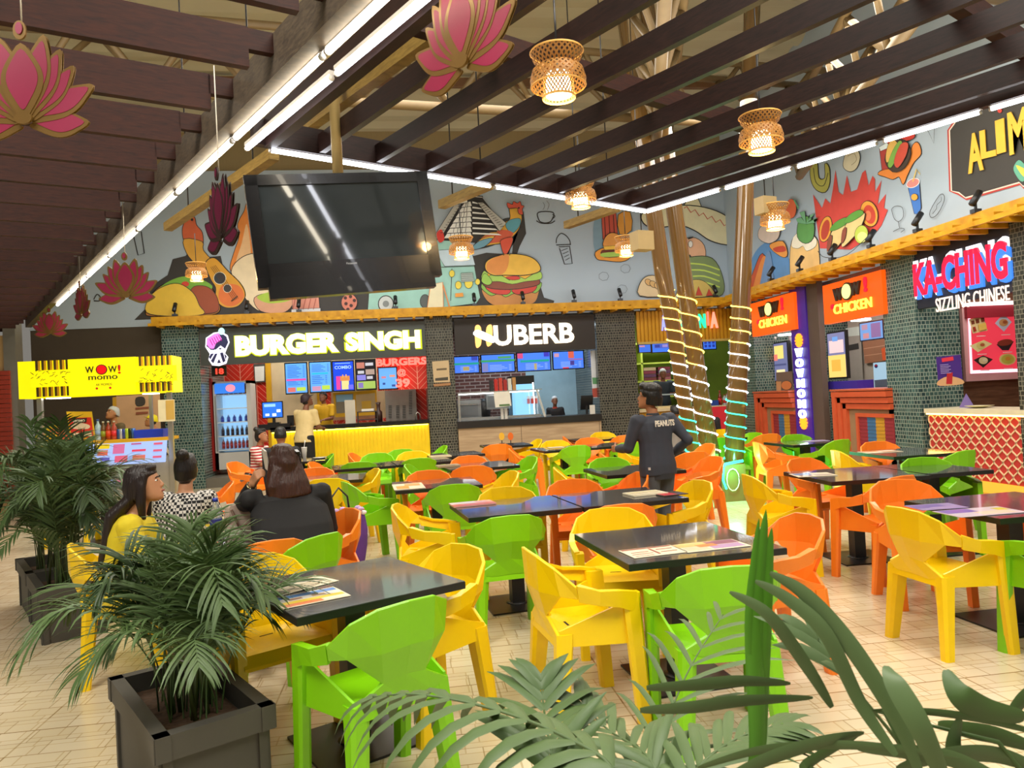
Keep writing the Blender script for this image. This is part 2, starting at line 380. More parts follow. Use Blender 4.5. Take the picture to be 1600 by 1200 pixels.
# roof: corrugated sheets, purlins, trusses
f = MB(); vs = []; fs = []; k = 0
for i in range(0, 150):
    y = -2+i*.15; z = 7.5+(16.4-y)*.075+(.09 if i % 4 in (0, 1) else 0)
    vs += [(-10, y, z), (11, y, z)]
for i in range(149): fs.append((2*i, 2*i+1, 2*i+3, 2*i+2))
f.add(vs, fs); struct(f, 'ceiling', P('b0a78a', .6, var=.08, scale=2, bump=.2), 'cream corrugated metal roof')
m_trs = P('6f5a38', .5, var=.15); m_trs2 = P('6b4a2c', .5, var=.2)
for i, y in enumerate((3.4, 5.6, 8.0, 11.0, 14.0)):
    f = MB(); z = 7.35+(16.4-y)*.075; f.beam((-9, y, z), (10.5, y, z), .12, .16, m_trs2)
    tag(f.build('roof_purlin'), ['brown roof purlin nearest the camera', 'second brown roof purlin from the camera', 'brown roof purlin above the television', 'brown roof purlin above the far tables', 'brown roof purlin nearest the mural wall'][i], 'beam', 'roof purlins')
def truss(p, q, h, n, lab):
    f = MB(); p, q = V(p), V(q); d = (q-p)/n; sd = d.cross(ZA).normalized()*.28
    f.tube([p, q], .07, m_trs, 8); f.tube([p+sd+ZA*h, q+sd+ZA*h], .055, m_trs, 8); f.tube([p-sd+ZA*h, q-sd+ZA*h], .055, m_trs, 8)
    for i in range(n):
        a = p+d*i; c = a+d/2+ZA*h
        for e in (sd, -sd): f.tube([a, c+e], .04, m_trs, 6); f.tube([c+e, a+d], .04, m_trs, 6)
    tag(f.build('roof_truss'), lab, 'truss', 'tubular roof trusses')
truss((-8, 4.4, 5.4), (9.5, 7.4, 5.4), .8, 16, 'tan tubular lattice truss crossing above the television')
truss((-8, 9.0, 5.6), (9.5, 11.5, 5.6), .8, 14, 'tan tubular lattice truss crossing above the far tables')
truss((3.6, 2.5, 4.9), (6.8, 12.0, 5.1), .7, 10, 'tan tubular lattice truss running away above the right rim')
truss((1.5, 3.5, 5.0), (4.4, 12.5, 5.2), .7, 9, 'tan tubular lattice truss running away over the pendant lamps')
# ---------------------------------------------------------------- murals (paint on the two upper walls)
OR, YE, RE, GR, BL, BK, WH = 'e88a3a', 'f0c445', 'c83a30', '7fae4a', '4f86a8', '2f2b28', 'eee6d8'
def art(fr): return Art(fr)
A = art(FA)
A.poly([(210,500),(232,478),(235,448),(262,430),(270,405),(290,400),(300,388),(325,402),(345,400),(352,432),(372,430),(385,330),(400,300),(402,440),(640,445),(660,430),(720,385),(740,400),(760,395),(800,398),(802,372),(818,330),(822,365),(812,385),(800,420),(842,440),(850,465),(866,470),(864,477),(500,488)], '38332e', smooth=0)
A.build('mural_shadow', wb)
A = art(FA)   # taco
A.poly([(228,488),(236,462),(258,444),(292,436),(326,446),(343,474),(338,490),(300,493),(240,494)], 'b5793a', 1.2, 4)
A.poly([(240,470),(250,450),(270,437),(292,432),(318,438),(332,450),(300,462)], '7db13c', 0, 4)
for x, y in ((272,448),(308,452),(290,444),(318,462)): A.poly(ell(x, y, 6, 4), 'd8452f')
A.poly([(300,452),(322,448),(338,462),(342,484),(325,490),(302,488)], '9c4a2a', .8, 4)
A.poly([(230,488),(236,464),(255,449),(280,444),(302,458),(312,478),(318,491),(270,494)], 'e3b93a', 1, 4)
A.build('mural_taco', wb)
A = art(FA)   # perched red bird above a spice shaker and guitar
A.poly([(288,376),(286,355),(296,338),(304,340),(307,352),(316,364),(316,384),(300,382)], 'd8663c', 1, 4)
A.poly([(288,374),(316,378),(318,392),(340,415),(352,425),(330,430),(306,412),(292,395)], 'dfa43c', 1, 3)
A.poly([(322,412),(336,404),(356,424),(376,444),(383,462),(372,478),(352,480),(338,468),(338,450),(330,436)], 'e0a030', 1.4, 5)
A.poly([(348,446),(372,446),(382,462),(371,476),(354,478),(342,466)], 'e07434', 0, 5)
A.poly(ell(344, 435, 9, 9), '33383c', 1, lc='f3e8c8'); A.poly(ell(356, 451, 6, 6), '33383c', .8, lc='f3e8c8')
for k in range(4): A.line([(330+k*2.4, 418-k), (366+k*2.4, 470-k)], .6, '5a3a1c')
A.line([(362,471),(372,463)], 2, '5a3a1c'); A.poly(ell(301, 344, 2, 2), BK)
A.build('mural_guitar', wb)
A = art(FA)   # burrito and flame
A.poly([(360,420),(366,395),(374,370),(372,350),(382,330),(386,318),(390,345),(398,330),(400,420),(372,432)], OR, 1, 4)
A.poly([(368,415),(378,380),(386,350),(392,400),(380,425)], 'f0c08a', 0, 4)
A.poly([(362,425),(380,402),(408,398),(440,420),(458,455),(452,482),(430,488),(402,484),(380,460)], 'eed7ae', 1.2, 4)
A.poly([(398,466),(425,458),(455,462),(456,478),(440,489),(408,486)], 'd9a07c', 1, 4); A.poly([(402,464),(430,455),(455,458),(452,470),(420,474)], 'a9c53f', 0, 4)
A.poly([(457,466),(498,463),(500,488),(458,490)], 'd98f7a', .8); A.poly([(456,484),(501,482),(501,490),(456,491)], 'dcdcdc', .6)
for k in range(5): A.line([(462+k*8, 467), (458+k*8, 484)], 1, 'a04a3a')
A.poly(ell(546, 473, 12, 13), 'd98068', 1)
for x, y in ((540,466),(548,464),(554,470),(541,475),(549,478),(544,484)): A.poly(ell(x, y, 2.6, 2.6), '4a2a26')
A.build('mural_burrito', wb)
A = art(FA)   # food van with board
A.poly([(575,484),(578,440),(600,405),(680,375),(722,378),(738,400),(745,440),(750,465),(744,474),(660,484)], '9fcfc0', 1, 0)
A.poly([(680,392),(735,388),(742,414),(695,416)], 'c9dce4', .8); A.line([(682,418),(744,416)], 1); A.line([(706,420),(704,470)], 1)
A.poly(ell(603, 475, 11, 12), 'cfd4d0', 1.5); A.poly(ell(603, 475, 5, 5), '8a8f8c'); A.poly(ell(664, 471, 7, 10), '5a5f5c', 1)
for x, y, r in ((706,428,4),(716,446,4.5),(732,443,6),(746,441,3.5)): A.poly(ell(x, y, r, r*1.3), 'e9d24c', .5)
A.poly([(720,428),(738,427),(740,440),(721,441)], 'aab7ad', .5)
for k in range(4): A.line([(721,430+k*3),(739,429+k*3)], .6)
A.poly([(711,459),(723,458),(724,464),(711,465)], 'e89a3c'); A.poly([(668,482),(673,446),(691,442),(692,480)], 'e6dcb4', 1.2, lc='d98a50'); A.line([(692,446),(702,480)], 2, 'd98a50')
A.poly([(682,366),(690,360),(694,375),(686,380)], 'd6392c', 0, 3)
A.build('mural_food_van', wb)
A = art(FA)   # stepped pyramid
A.poly([(682,374),(722,312),(738,306),(754,310),(786,350),(800,372),(760,380),(690,378)], '2f2b28')
for i in range(7):
    y = 316+i*8.2; xl = 728-i*4.6; A.poly([(xl-2, y+1), (735, y-1), (737, y+6), (xl-7, y+8)], 'eceae0')
    for k in range(1, 3+i//2): A.line([(xl-2+(736-xl)*k/(3+i//2), y), (xl-3+(736-xl)*k/(3+i//2), y+7)], .8)
    A.poly([(738, y-1), (745+i*5.6, y+1), (750+i*5.6, y+3.5), (738, y+1.6)], 'eceae0')
A.poly([(722,316),(712,318),(680,368),(690,370)], 'b9b6aa', .8); A.poly([(746,318),(754,318),(790,350),(780,362)], 'b9b6aa', .8)
for i in range(12): A.line([(713+8*.6-i*2.7, 320+i*4.1), (721-i*2.7, 320+i*4.1)], .7); A.line([(748+i*3, 321+i*3.2), (754+i*3, 319+i*3.2)], .7)
A.poly([(740,306),(754,308),(753,316),(740,314)], '2f2b28'); A.line([(740,309),(753,310)], .8, WH); A.poly([(710,316),(728,312),(730,318),(711,321)], 'e8e4d6', .8)
for k in range(6): A.poly(ell(712+k*2.6, 318-k*.5, .9, .9), BK)
A.build('mural_pyramid', wb)
A = art(FA)   # cockerel standing on the burger
A.poly([(738,388),(752,370),(775,360),(782,345),(797,340),(812,346),(813,362),(804,378),(798,388),(794,398),(786,398),(784,380),(770,384),(756,388)], '3a3835', 0, 4)
A.poly([(796,322),(797,342),(784,350),(776,362),(760,370),(742,386),(770,382),(790,378),(806,364),(814,348),(814,332),(808,322)], 'dfa83a', 1.2, 4)
A.poly([(790,352),(797,344),(812,342),(812,352),(803,363),(796,362)], '5fa0ac', .6, 4)
A.poly([(776,362),(792,360),(802,366),(790,376),(770,380),(760,378)], 'd55f40', 0, 4)
for k in range(4): A.poly([(778-k*3,364+k*3),(760-k*4,366+k*4),(740-k*1,384+k*2),(762-k*2,374+k*4)], ('dfa83a', 'e0743c', 'e9b94a', '6f9fb0')[k], .7, 3)
A.poly([(783,376),(800,372),(798,384),(792,396),(787,397),(783,386)], 'd9553a', .8, 3)
A.poly([(794,326),(792,318),(800,321),(802,316),(808,319),(812,316),(814,322),(818,323),(815,328),(816,336),(810,334),(808,326),(800,326)], 'd4553c', .8, 3)
A.poly(ell(810, 326, 1.4, 1.4), BK); A.line([(787,397),(786,400)], 1.5, '6b5a28'); A.line([(795,397),(796,400)], 1.5, '6b5a28')
A.build('mural_cockerel', wb)
A = art(FA)   # large burger
A.poly([(755,460),(758,450),(800,455),(838,450),(840,462),(832,474),(806,478),(770,476)], 'c98a4a', 1.2, 4)
A.poly([(752,448),(760,440),(800,444),(842,440),(844,450),(836,458),(826,454),(816,462),(804,458),(790,464),(780,458),(768,462),(758,456)], '8cba4e', .8, 3)
A.poly([(758,448),(770,444),(796,452),(792,460),(770,458)], 'cf4538', .8, 3); A.poly([(800,452),(824,446),(838,446),(832,456),(808,460)], 'cf4538', .8, 3)
A.poly([(754,442),(770,436),(800,440),(830,434),(842,438),(838,446),(800,452),(765,450)], '8a4a38', 1, 4)
A.poly([(752,436),(756,424),(764,428),(790,430),(820,428),(842,424),(846,434),(838,438),(820,440),(800,444),(780,440),(764,440)], 'a9cc5c', .7, 3)
A.poly([(762,432),(776,426),(796,438),(806,430),(820,436),(836,426),(834,420),(762,420)], 'f0b43e', .8)
A.poly([(790,434),(806,432),(812,436),(800,438)], 'cf4538', .5, 3)
A.poly([(759,422),(760,410),(775,402),(800,398),(826,402),(840,412),(842,424),(820,430),(790,430),(770,430)], 'ecba4a', 1.3, 4)
A.poly([(760,422),(762,410),(776,402),(794,399),(792,420),(782,430),(768,428)], 'e2924a', 0, 4)
A.poly([(752,440),(757,428),(768,440),(762,446)], '9cc554', .6, 3)
A.build('mural_burger', wb)
A = art(FA)   # line drawings
A.line([(841,332),(864,332),(862,344),(856,348),(848,348),(842,344)], 1.6, BK, 4, True); A.line([(863,335),(867,338),(862,343)], 1.4, BK, 4); A.line([(838,345),(846,349),(860,349),(867,345)], 1.5, BK, 4)
A.line([(848,328),(851,322),(848,316)], .7, '77777a', 4); A.line([(855,328),(858,320),(854,314)], .7, '77777a', 4)
A.line([(869,380),(870,372),(876,365),(884,368),(890,376),(891,383)], 1.4, BK, 4); A.line([(869,383),(892,382)], 1.4); A.line([(873,386),(891,385)], 1.2); A.line([(874,388),(882,413),(894,412),(890,386)], 1.4)
for k in range(4): A.line([(877+k*2, 392+k*5), (887+k, 388+k*5)], .8)
A.line([(207,362),(220,360)], 1.6); A.line([(208,364),(216,399),(226,396),(221,362)], 1.6); A.line([(206,361),(210,355),(218,353),(222,359)], 1.4, BK, 3)
A.line([(147,468),(152,460),(157,464),(156,470),(147,470)], 1.6, BK, 3)
for cx, cy in ((943,432),(977,420),(972,452)): A.line(ell(cx, cy, 8, 7, n=7), .6, '6f7478', 0, True)
A.build('mural_line_drawings', wb)
A = art(FA)   # totem, burger and fries beyond the wall fin
A.poly([(930,340),(945,335),(960,345),(985,340),(984,395),(935,398),(927,370)], '7f9aa8', 0, 3); A.poly([(940,338),(962,334),(965,372),(942,374)], 'c0503c', 1)
for k in range(3): A.line([(944+k*7, 336), (946+k*7, 372)], 1.4, '5a2a20')
A.poly([(966,336),(984,332),(986,360),(968,366)], 'd9963c', 1, 2)
A.poly([(930,395),(944,388),(960,392),(978,390),(984,402),(970,409),(945,407),(933,405)], 'e89a3c', 1, 3); A.poly([(940,392),(966,390),(970,400),(944,402)], '6f3024', .6, 3); A.poly([(940,396),(972,394),(974,400),(942,402)], 'a9cc5c', 0, 3)
A.poly([(942,385),(945,372),(954,365),(966,368),(968,380),(956,386)], 'e29a4a', 1, 3); A.poly([(942,386),(966,384),(966,390),(944,391)], 'f0c04a', .5)
A.build('mural_totem', wb)
A = art(FA)   # man in sombrero
A.poly([(1062,385),(1075,372),(1092,375),(1102,392),(1098,430),(1082,436),(1068,420)], 'e9b48c', 1, 3)
A.poly([(1068,402),(1078,398),(1082,412),(1078,420),(1070,412)], BK, 0, 3)
A.poly([(1060,412),(1080,402),(1112,404),(1128,432),(1128,460),(1095,466),(1062,455)], '7f8f5c', 1, 4)
for k in range(4): A.line([(1078+k*2,412+k*10),(1100,414+k*9),(1124,422+k*9)], 2.2, 'c3d65c', 3)
A.poly([(1064,350),(1068,322),(1082,308),(1092,316),(1096,345)], 'e6dcb0', 1.2, 3)
A.poly([(1003,345),(1010,330),(1066,322),(1110,328),(1140,344),(1150,366),(1140,382),(1110,376),(1085,360),(1060,352),(1020,356)], 'e6dcb0', 1.6, 4)
A.line([(1068,326)]+[(1072+k*6.5, (323, 330)[k % 2]+k*2.6) for k in range(11)]+[(1148,362)], 1.5, 'c4503a')
A.poly(ell(1078, 382, 3, 5), WH, .6); A.line([(1074,374),(1082,371)], 2, BK)
A.poly([(1060,452),(1075,440),(1092,438),(1106,446),(1112,462),(1060,464)], 'cdb05a', .8, 3); A.poly([(1086,462),(1090,448),(1096,462)], 'c8452e', .5); A.poly([(1102,463),(1106,452),(1112,462)], 'c8452e', .5)
A.poly([(998,462),(1000,442),(1012,432),(1030,434),(1045,446),(1040,462)], 'd9c094', 1, 3)
for k in range(4): A.poly(ell(1012+k*7, 442+k*3, 6, 4, 40), 'd2a768', .8)
A.build('mural_sombrero_man', wb)
A = art(WA)   # poncho figure
A.poly([(1160,470),(1168,425),(1180,395),(1195,380),(1215,376),(1228,395),(1240,420),(1243,450),(1215,458),(1175,468)], '5f8fc0', 0, 3)
A.poly([(1166,465),(1180,420),(1192,396),(1200,420),(1188,462)], 'c8583a', 1, 3); A.poly([(1176,463),(1186,420),(1194,400),(1200,410),(1200,458)], 'e08a44', 0, 3)
A.poly([(1188,460),(1198,400),(1206,398),(1210,455)], '6f8fb8', 0, 3)
A.poly([(1205,382),(1225,377),(1232,396),(1226,402),(1210,392)], 'e89a44', .8, 3); A.poly([(1210,388),(1226,384),(1230,392),(1216,394)], 'c8452e', 0, 3)
A.poly([(1188,372),(1190,356),(1205,350),(1220,356),(1218,372),(1204,380)], 'd9c4b4', .8, 3)
A.build('mural_poncho', wr)
A = art(WA)   # smoothie cup with fruit
A.poly([(1236,388),(1246,365),(1262,362),(1276,372),(1280,390),(1278,440),(1240,446)], 'ecc078', 1, 3); A.poly([(1238,384),(1246,365),(1274,370),(1276,384),(1262,392),(1256,384),(1248,388)], 'f0e6cc', .5, 3)
A.poly([(1248,370),(1250,345),(1262,338),(1273,348),(1272,372),(1260,380)], '5f9a50', 1, 3)
for x, y in ((1246,342),(1252,332),(1268,336),(1274,342)): A.poly([(x,y),(x+8,y-2),(1262,350),(x+3,y+6)], '6fa67a', .5)
A.poly(ell(1240, 326, 8, 15), 'd9663c', .5); A.line([(1245,312),(1252,326)], 2.5, '5f9a70')
A.build('mural_smoothie', wr)
A = art(WA)   # green coils, flatbread
A.poly([(1268,280),(1268,258),(1277,252),(1280,278),(1290,278),(1290,256),(1296,262),(1297,285),(1290,300),(1276,296)], 'b0ab50', 1.2, 3)
A.line([(1272,262),(1276,285),(1288,290),(1295,270)], 1, BK, 4)
A.poly([(1320,250),(1326,236),(1340,234),(1345,246),(1340,262),(1330,268),(1320,262)], 'd6cbaa', 1, 3)
A.line([(1326,244),(1336,240),(1340,250),(1332,258)], .8, '8a7a5a', 3)
A.build('mural_coil', wr)
A = art(WA)   # red splash with tacos
sp = [(1282,388),(1271,304),(1285,325),(1290,310),(1298,318),(1302,296),(1306,266),(1311,300),(1318,305),(1324,274),(1330,300),(1340,296),(1348,270),(1353,266),(1358,290),(1364,275),(1368,280),(1368,300),(1378,282),(1372,320),(1385,303),(1382,325),(1388,328),(1378,352),(1368,365),(1330,390)]
A.poly(sp, 'd2483e')
A.poly(ell(1291, 358, 9, 20, 12), 'e9a23c', 1); A.poly(ell(1291, 359, 6, 16, 12), 'b8402c')
A.poly(ell(1360, 334, 13, 20, -12), 'e9a23c', 1); A.poly(ell(1361, 335, 9, 15, -12), 'c8432e'); A.poly(ell(1359, 337, 5, 8), 'd9784c')
for dx, dy in ((0,0),(24,-12)):
    A.poly([(1296+dx,392+dy),(1302+dx,364+dy),(1318+dx,346+dy),(1332+dx,346+dy),(1322+dx,372+dy),(1300+dx,396+dy)], 'e3c583', 1, 3)
    A.poly([(1300+dx,360+dy),(1308+dx,348+dy),(1324+dx,340+dy),(1330+dx,346+dy),(1312+dx,358+dy)], '5f9a3c', .5, 3); A.poly([(1296+dx,392+dy),(1298+dx,372+dy),(1304+dx,368+dy),(1302+dx,384+dy)], '8a4630', .5, 3)
A.poly(ell(1352, 366, 10, 14, 10), 'b9c84c', .8); A.poly(ell(1354, 370, 8, 8), 'd9e088')
A.line([(1284,392),(1296,402),(1330,398),(1370,362)], 1, BK, 4)
A.build('mural_taco_splash', wr)
A = art(WA)   # burger combo
A.poly([(1373,272),(1380,266),(1400,262),(1418,250),(1428,226),(1436,224),(1440,240),(1430,252),(1424,262),(1418,275),(1412,288),(1406,276),(1396,280),(1384,276)], 'e8893a', 1.2, 3)
A.poly([(1376,232),(1390,224),(1394,262),(1380,266)], 'b04038', 1); A.poly([(1376,230),(1390,222),(1392,230),(1378,236)], 'dfeae6', .6)
A.poly([(1390,215),(1410,208),(1430,208),(1430,216),(1412,222),(1392,226)], 'c9382c', .8, 3)
A.poly([(1386,250),(1394,228),(1406,218),(1420,222),(1426,240),(1416,262),(1398,268)], '4a3a30', 1, 3)
A.poly([(1388,244),(1392,226),(1400,219),(1406,226),(1398,244),(1390,254)], 'e3b45c', .8, 3); A.poly([(1392,256),(1400,234),(1410,220),(1414,226),(1404,250),(1396,262)], '7fae4a', .5, 3); A.poly([(1402,252),(1412,226),(1424,224),(1420,244),(1408,262)], 'cf4f3a', .5, 3)
A.build('mural_burger_combo', wr)
A = art(WA)   # soda cup
A.poly([(1420,292),(1437,284),(1440,325),(1436,334),(1430,334)], '3f74c0', 1); A.poly(ell(1428, 286, 10, 6, -25), 'd98a80', 1, lc='f3f3f3'); A.line([(1428,284),(1434,264),(1439,272)], 1.8, 'e0c060')
A.poly(ell(1431, 308, 5, 5), 'e8a33c', .5)
A.line([(1396,326),(1402,322),(1412,324),(1414,338),(1407,346),(1400,342),(1396,330)], .8, BK, 3, True); A.line([(1406,346),(1408,356)], .8); A.line([(1398,362),(1408,357),(1416,358),(1410,363)], .8, BK, 3)
A.line([(1458,340),(1456,330),(1470,306),(1477,304),(1478,314),(1468,334)], 1, BK, 3, True); A.line([(1460,334),(1466,326),(1467,320),(1473,314),(1474,308)], .8, BK, 3)
A.line([(1451,200),(1462,224),(1463,196)], .8); A.line([(1215,232),(1219,240)], .7)
A.build('mural_soda', wr)
# ALIM... sign board painted on the right wall
A = art(WA)
o = [(1486,204),(1496,190),(1510,175),(1720,110),(1720,275),(1600,290),(1594,284),(1510,308),(1500,300),(1489,298)]
A.poly(grow(o, 5), 'b8392c'); A.poly(grow(o, 2.2), 'f2dcc8'); A.poly(o, '3a3630')
A.poly([(1586,262),(1594,250),(1604,258),(1612,270),(1600,284),(1590,274)], '5fa78a', .8, 3); A.poly([(1590,258),(1606,266),(1602,276)], 'e8c84c', 0, 3)
A.poly(ell(1565, 173, 3.5, 3.5), RE); sb = A.build('mural_sign_board', wr)

def skewtext(s, name, mat, fr, bl, br_, hL, hR, parent, bold=.02, depth=.02):
    """lettering between two pixel base points on a wall; hL = pixel height at left"""
    a = fr.p(*bl); c = fr.p(*br_); t = fr.p(bl[0]-hL*.06, bl[1]-hL)
    u = (c-a); L = u.length; u.normalize()
    return text(s, name, mat, a+fr.n*.03, u, ZA, fr.n, L, (t-a).length, parent, bold, depth)
for ch, bl, b2, h in (('A', (1517,272), (1541,265), 60), ('L', (1537,249), (1561,243), 44), ('I', (1562,241), (1576,237), 52), ('M', (1582,243), (1612,233), 66)):
    skewtext(ch, 'letter', P('edb93a', .6), WA, bl, b2, h, h, sb, .035, .01)
# ================================================================ SHOPFRONTS
def rect(fr, x0, y0, x1, y1, x2=None, y2=None, x3=None, y3=None):
    """wall points for pixel corners TL, BR (axis aligned on the wall)"""
    a = fr.p(x0, y0); c = fr.p(x1, y1); return a, c
def panel(mb, fr, x0, y0, x1, y1, t, mat, back=0):
    """box lying on a wall plane between two opposite pixel corners, t thick toward viewer"""
    a = fr.p(x0, y0); c = fr.p(x1, y1); du = fr.u*((c-a).dot(fr.u)); dv = ZA*(c.z-a.z)
    mb.prism([a+fr.n*back, a+du+fr.n*back, a+du+dv+fr.n*back, a+dv+fr.n*back], fr.n, t, mat); return a, c
# yellow timber ledge over the shops
m_ywood = wood('yellow_timber', 'b57d10', 'd9a020', .45, (1, 1, 1))
def ledge(name, lab, p, q, n, k):
    t = thing(name, lab, 'ledge', p); p, q = V(p), V(q); d = q-p; L = d.length; d.normalize()
    f = MB(); f.obox(p+d*L/2+n*.30+ZA*.055, d*L/2, n*.03, ZA*.085); f.obox(p+d*L/2+n*.14+ZA*.12, d*L/2, n*.17, ZA*.015); f.build('fascia_board', m_ywood, t, True)
    for i in range(k):
        f = MB(); c = p+d*((i+.5)*L/k); f.obox(c+n*.26+ZA*-.03, d*.028, n*.26, ZA*.06); f.build('bracket', m_ywood, t, True)
    f = MB(); f.obox(p+d*L/2+n*.52-ZA*.04, d*L/2, n*.015, ZA*.03); f.build('front_rail', m_ywood, t, True)
    return t
ledge('timber_ledge', 'long yellow timber ledge with brackets above the far shops', (-5.15, YF, 3.43), (7.3, YF, 3.43), V((0, -1, 0)), 34)
ledge('timber_ledge', 'yellow timber ledge with brackets along the right wall', (XW, 15.9, 3.43), (XW, 6.4, 3.43), V((-1, 0, 0)), 28)
# small black mural spotlights
m_blk = P('1a1a1c', .4, var=.2); m_gblk = P('141416', .25, var=.1, coat=.3)
SP = [(273,486,'behind the taco mural'),(386,486,'left of the pink drink mural'),(467,482,'below the television'),(618,474,'below the food van mural'),(741,470,'left of the burger mural'),(817,468,'below the burger mural'),(897,466,'right of the burger mural'),(969,463,'below the totem mural'),(1118,462,'right of the two leaning trunks')]
def spot(p, n, lab):
    t = thing('mural_spotlight', lab, 'spotlight', p, 0, 'black mural spotlights on the ledge'); p = V(p)
    f = MB(); f.box((p.x-.05, p.y-.04, p.z), (p.x+.05, p.y+.04, p.z+.05)); f.beam(p+ZA*.04, p+ZA*.13, .025, .025); f.build('stand', m_blk, t, True)
    f = MB(); a = p+ZA*.11+n*.05; f.tube([a, a+(ZA*.8-n*.6).normalized()*.20], .042, None, 10); f.build('lamp_head', m_blk, t, True)
for x, y, s in SP:
    p = atY(x, y, YF-.3); p.z = 3.57; spot(p, V((0, -1, 0)), 'small black spotlight on the ledge '+s)
for x, y, s in [(1205,445,'below the poncho mural'),(1250,430,'below the smoothie mural'),(1301,412,'left below the taco splash'),(1361,390,'right of the taco splash'),(1434,365,'below the soda cup'),(1525,335,'below the dark signboard')]:
    p = atX(x, y, XW-.3); p.z = 3.57; spot(p, V((-1, 0, 0)), 'small black spotlight on the right ledge '+s)
# ---- burger shop sign
FS = FY(YF-.25)
def signbox(name, lab, cat, fr, x0, y0, x1, y1, t, mat):
    a = fr.p(x0, y0); c = fr.p(x1, y1); r = thing(name, lab, cat, (a+c)/2-ZA*abs(a.z-c.z)/2)
    f = MB(); panel(f, fr, x0, y0, x1, y1, t, mat, -t); f.build('backboard', None, r, True); return r
t = signbox('shop_sign', 'long dark sign reading BURGER SINGH in glowing cream letters', 'sign', FS, 311, 515, 666, 556, .12, P('3c413f', .5, var=.06))
m_cream_e = E('fff7c8', 2.6); 
def sktxt(s, fr, x0, yb0, x1, yb1, hpx, mat, parent, bold=.03, depth=.03, off=.02, name='lettering'):
    a = fr.p(x0, yb0); c = fr.p(x1, yb1); h = (fr.p(x0, yb0-hpx)-a).length; L = (c-a).dot(fr.u)
    return text(s, name, mat, a+fr.n*off, fr.u, ZA, fr.n, L, h, parent, bold, depth)
m_lime_e = E('b9c400', 1.2)
sktxt('BURGER', FS, 367, 559, 532, 551, 35, m_lime_e, t, .085, .01, .005, 'letter_halo'); sktxt('SINGH', FS, 538, 551, 660, 545, 32, m_lime_e, t, .085, .01, .005, 'letter_halo')
sktxt('BURGER', FS, 369, 557, 530, 549, 32, m_cream_e, t, .055, .03); sktxt('SINGH', FS, 541, 549, 657, 543, 29, m_cream_e, t, .055, .03)
e = Art(FS); e.l = 3; lw = E('f4f0ff', 1.6); nv = P('2c2f66', .5)
e.poly([(321,542),(322,528),(334,520),(346,518),(356,524),(359,535),(355,544),(352,552),(357,558),(354,568),(343,572),(332,571),(326,562),(328,553)], 'fff', mat=lw)
e.poly([(323,541),(324,529),(335,522),(345,520),(354,526),(357,535),(352,545),(345,540),(338,546),(330,547)], 'fff', mat=nv)
e.poly([(323,538),(325,529),(335,522),(342,521),(347,530),(338,536),(334,546),(328,544)], 'fff', mat=E('ff7fe0', 1.2))
for k in range(5): e.line([(328+k*3.4, 530-k*1.6),(333+k*3.4, 540-k*1.8)], 1.2, mat=E('b3008f', 1))
for pl in ([(330,553),(335,552),(329,562),(327,558)], [(337,552),(341,551),(334,568),(330,564)], [(344,551),(349,551),(353,564),(349,567)], [(341,564),(343,561),(346,567),(340,568)], [(351,552),(355,557),(353,562)]): e.poly(pl, 'x', mat=nv)
e.poly(ell(334, 546, 2, 1.2), 'x', mat=nv); e.poly(ell(345, 545, 2, 1.2), 'x', mat=nv); e.poly([(331,550),(340,548),(349,549),(345,552),(335,553)], 'x', mat=lw)
e.poly(ell(347, 518, 5, 5.5), 'x', mat=E('b9f0ea', 1.4)); e.build('emblem', t)
# hanging cluster "BURGERS @ 39" on red tiles
m_red_e = E('ff6a5c', 2.2); FR_ = FY(YF+.12)
t = thing('neon_price_sign', 'glowing red letters reading BURGERS @ 39 beside the menu screens', 'sign', FR_.p(627, 605))
f = MB(); panel(f, FY(YF+.2), 588, 556, 668, 607, .05, m_her); f.build('red_backing', None, t, True)
sktxt('BURGERS', FR_, 588, 573, 667, 568, 12, m_red_e, t, .05); sktxt('@', FR_, 621, 589, 635, 588, 12, m_red_e, t, .03); sktxt('39', FR_, 619, 606, 641, 605, 14, m_red_e, t, .05)
# menu screens
def screen(lab, fr, x0, y0, x1, y1, base, bits, glow=1.0, cat='screen', name='menu_screen', group=None, t=.05):
    a = fr.p(x0, y0); c = fr.p(x1, y1); r = thing(name, lab, cat, V(((a.x+c.x)/2, (a.y+c.y)/2, c.z)), 0, group)
    g = MB(); panel(g, fr, x0-1, y0-1, x1+1, y1+1, t, m_gblk, -t); g.build('housing', None, r, True)
    g = Art(fr); g.l = 0
    W_, H_ = x1-x0, y1-y0
    def q(u0, v0, u1, v1, m):
        aa = a+fr.u*((c-a).dot(fr.u)*u0)+ZA*((c.z-a.z)*v0); cc = a+fr.u*((c-a).dot(fr.u)*u1)+ZA*((c.z-a.z)*v1)
        o = fr.n*(.004+g.l*.002); du = fr.u*((cc-aa).dot(fr.u)); g.mb.prism([aa+o, aa+du+o, cc+o, cc-du+o], fr.n, .0015, m); g.l += .6
    q(.02, .02, .98, .98, E(base, glow))
    for u0, v0, u1, v1, c_ in bits: q(u0, v0, u1, v1, E(c_, glow))
    g.mb.build('display', None, r, True); return r
def lines(n, u0, u1, v0, v1, c):
    o = []
    for i in range(n):
        v = v0+(v1-v0)*i/n; o.append((u0, v, u0+(u1-u0)*(.55+.25*((i*7) % 3)/2), v+(v1-v0)/n*.35, c)); o.append((u1-.08, v, u1, v+(v1-v0)/n*.35, c))
    return o
FM = FY(17.6)
scr = 'menu screens of the burger shop'
screen('light blue menu screen with pink bar, leftmost in burger shop', FM, 445, 568, 481, 614, '5fa8ff', lines(8, .1, .9, .08, .5, '2f62c0')+[(.05, .52, .95, .58, 'e04aa0')]+lines(3, .1, .8, .6, .75, '2f62c0')+[(.1, .8, .45, .95, 'd9706a'), (.5, .8, .92, .92, 'b9d84a')], 1, group=scr)
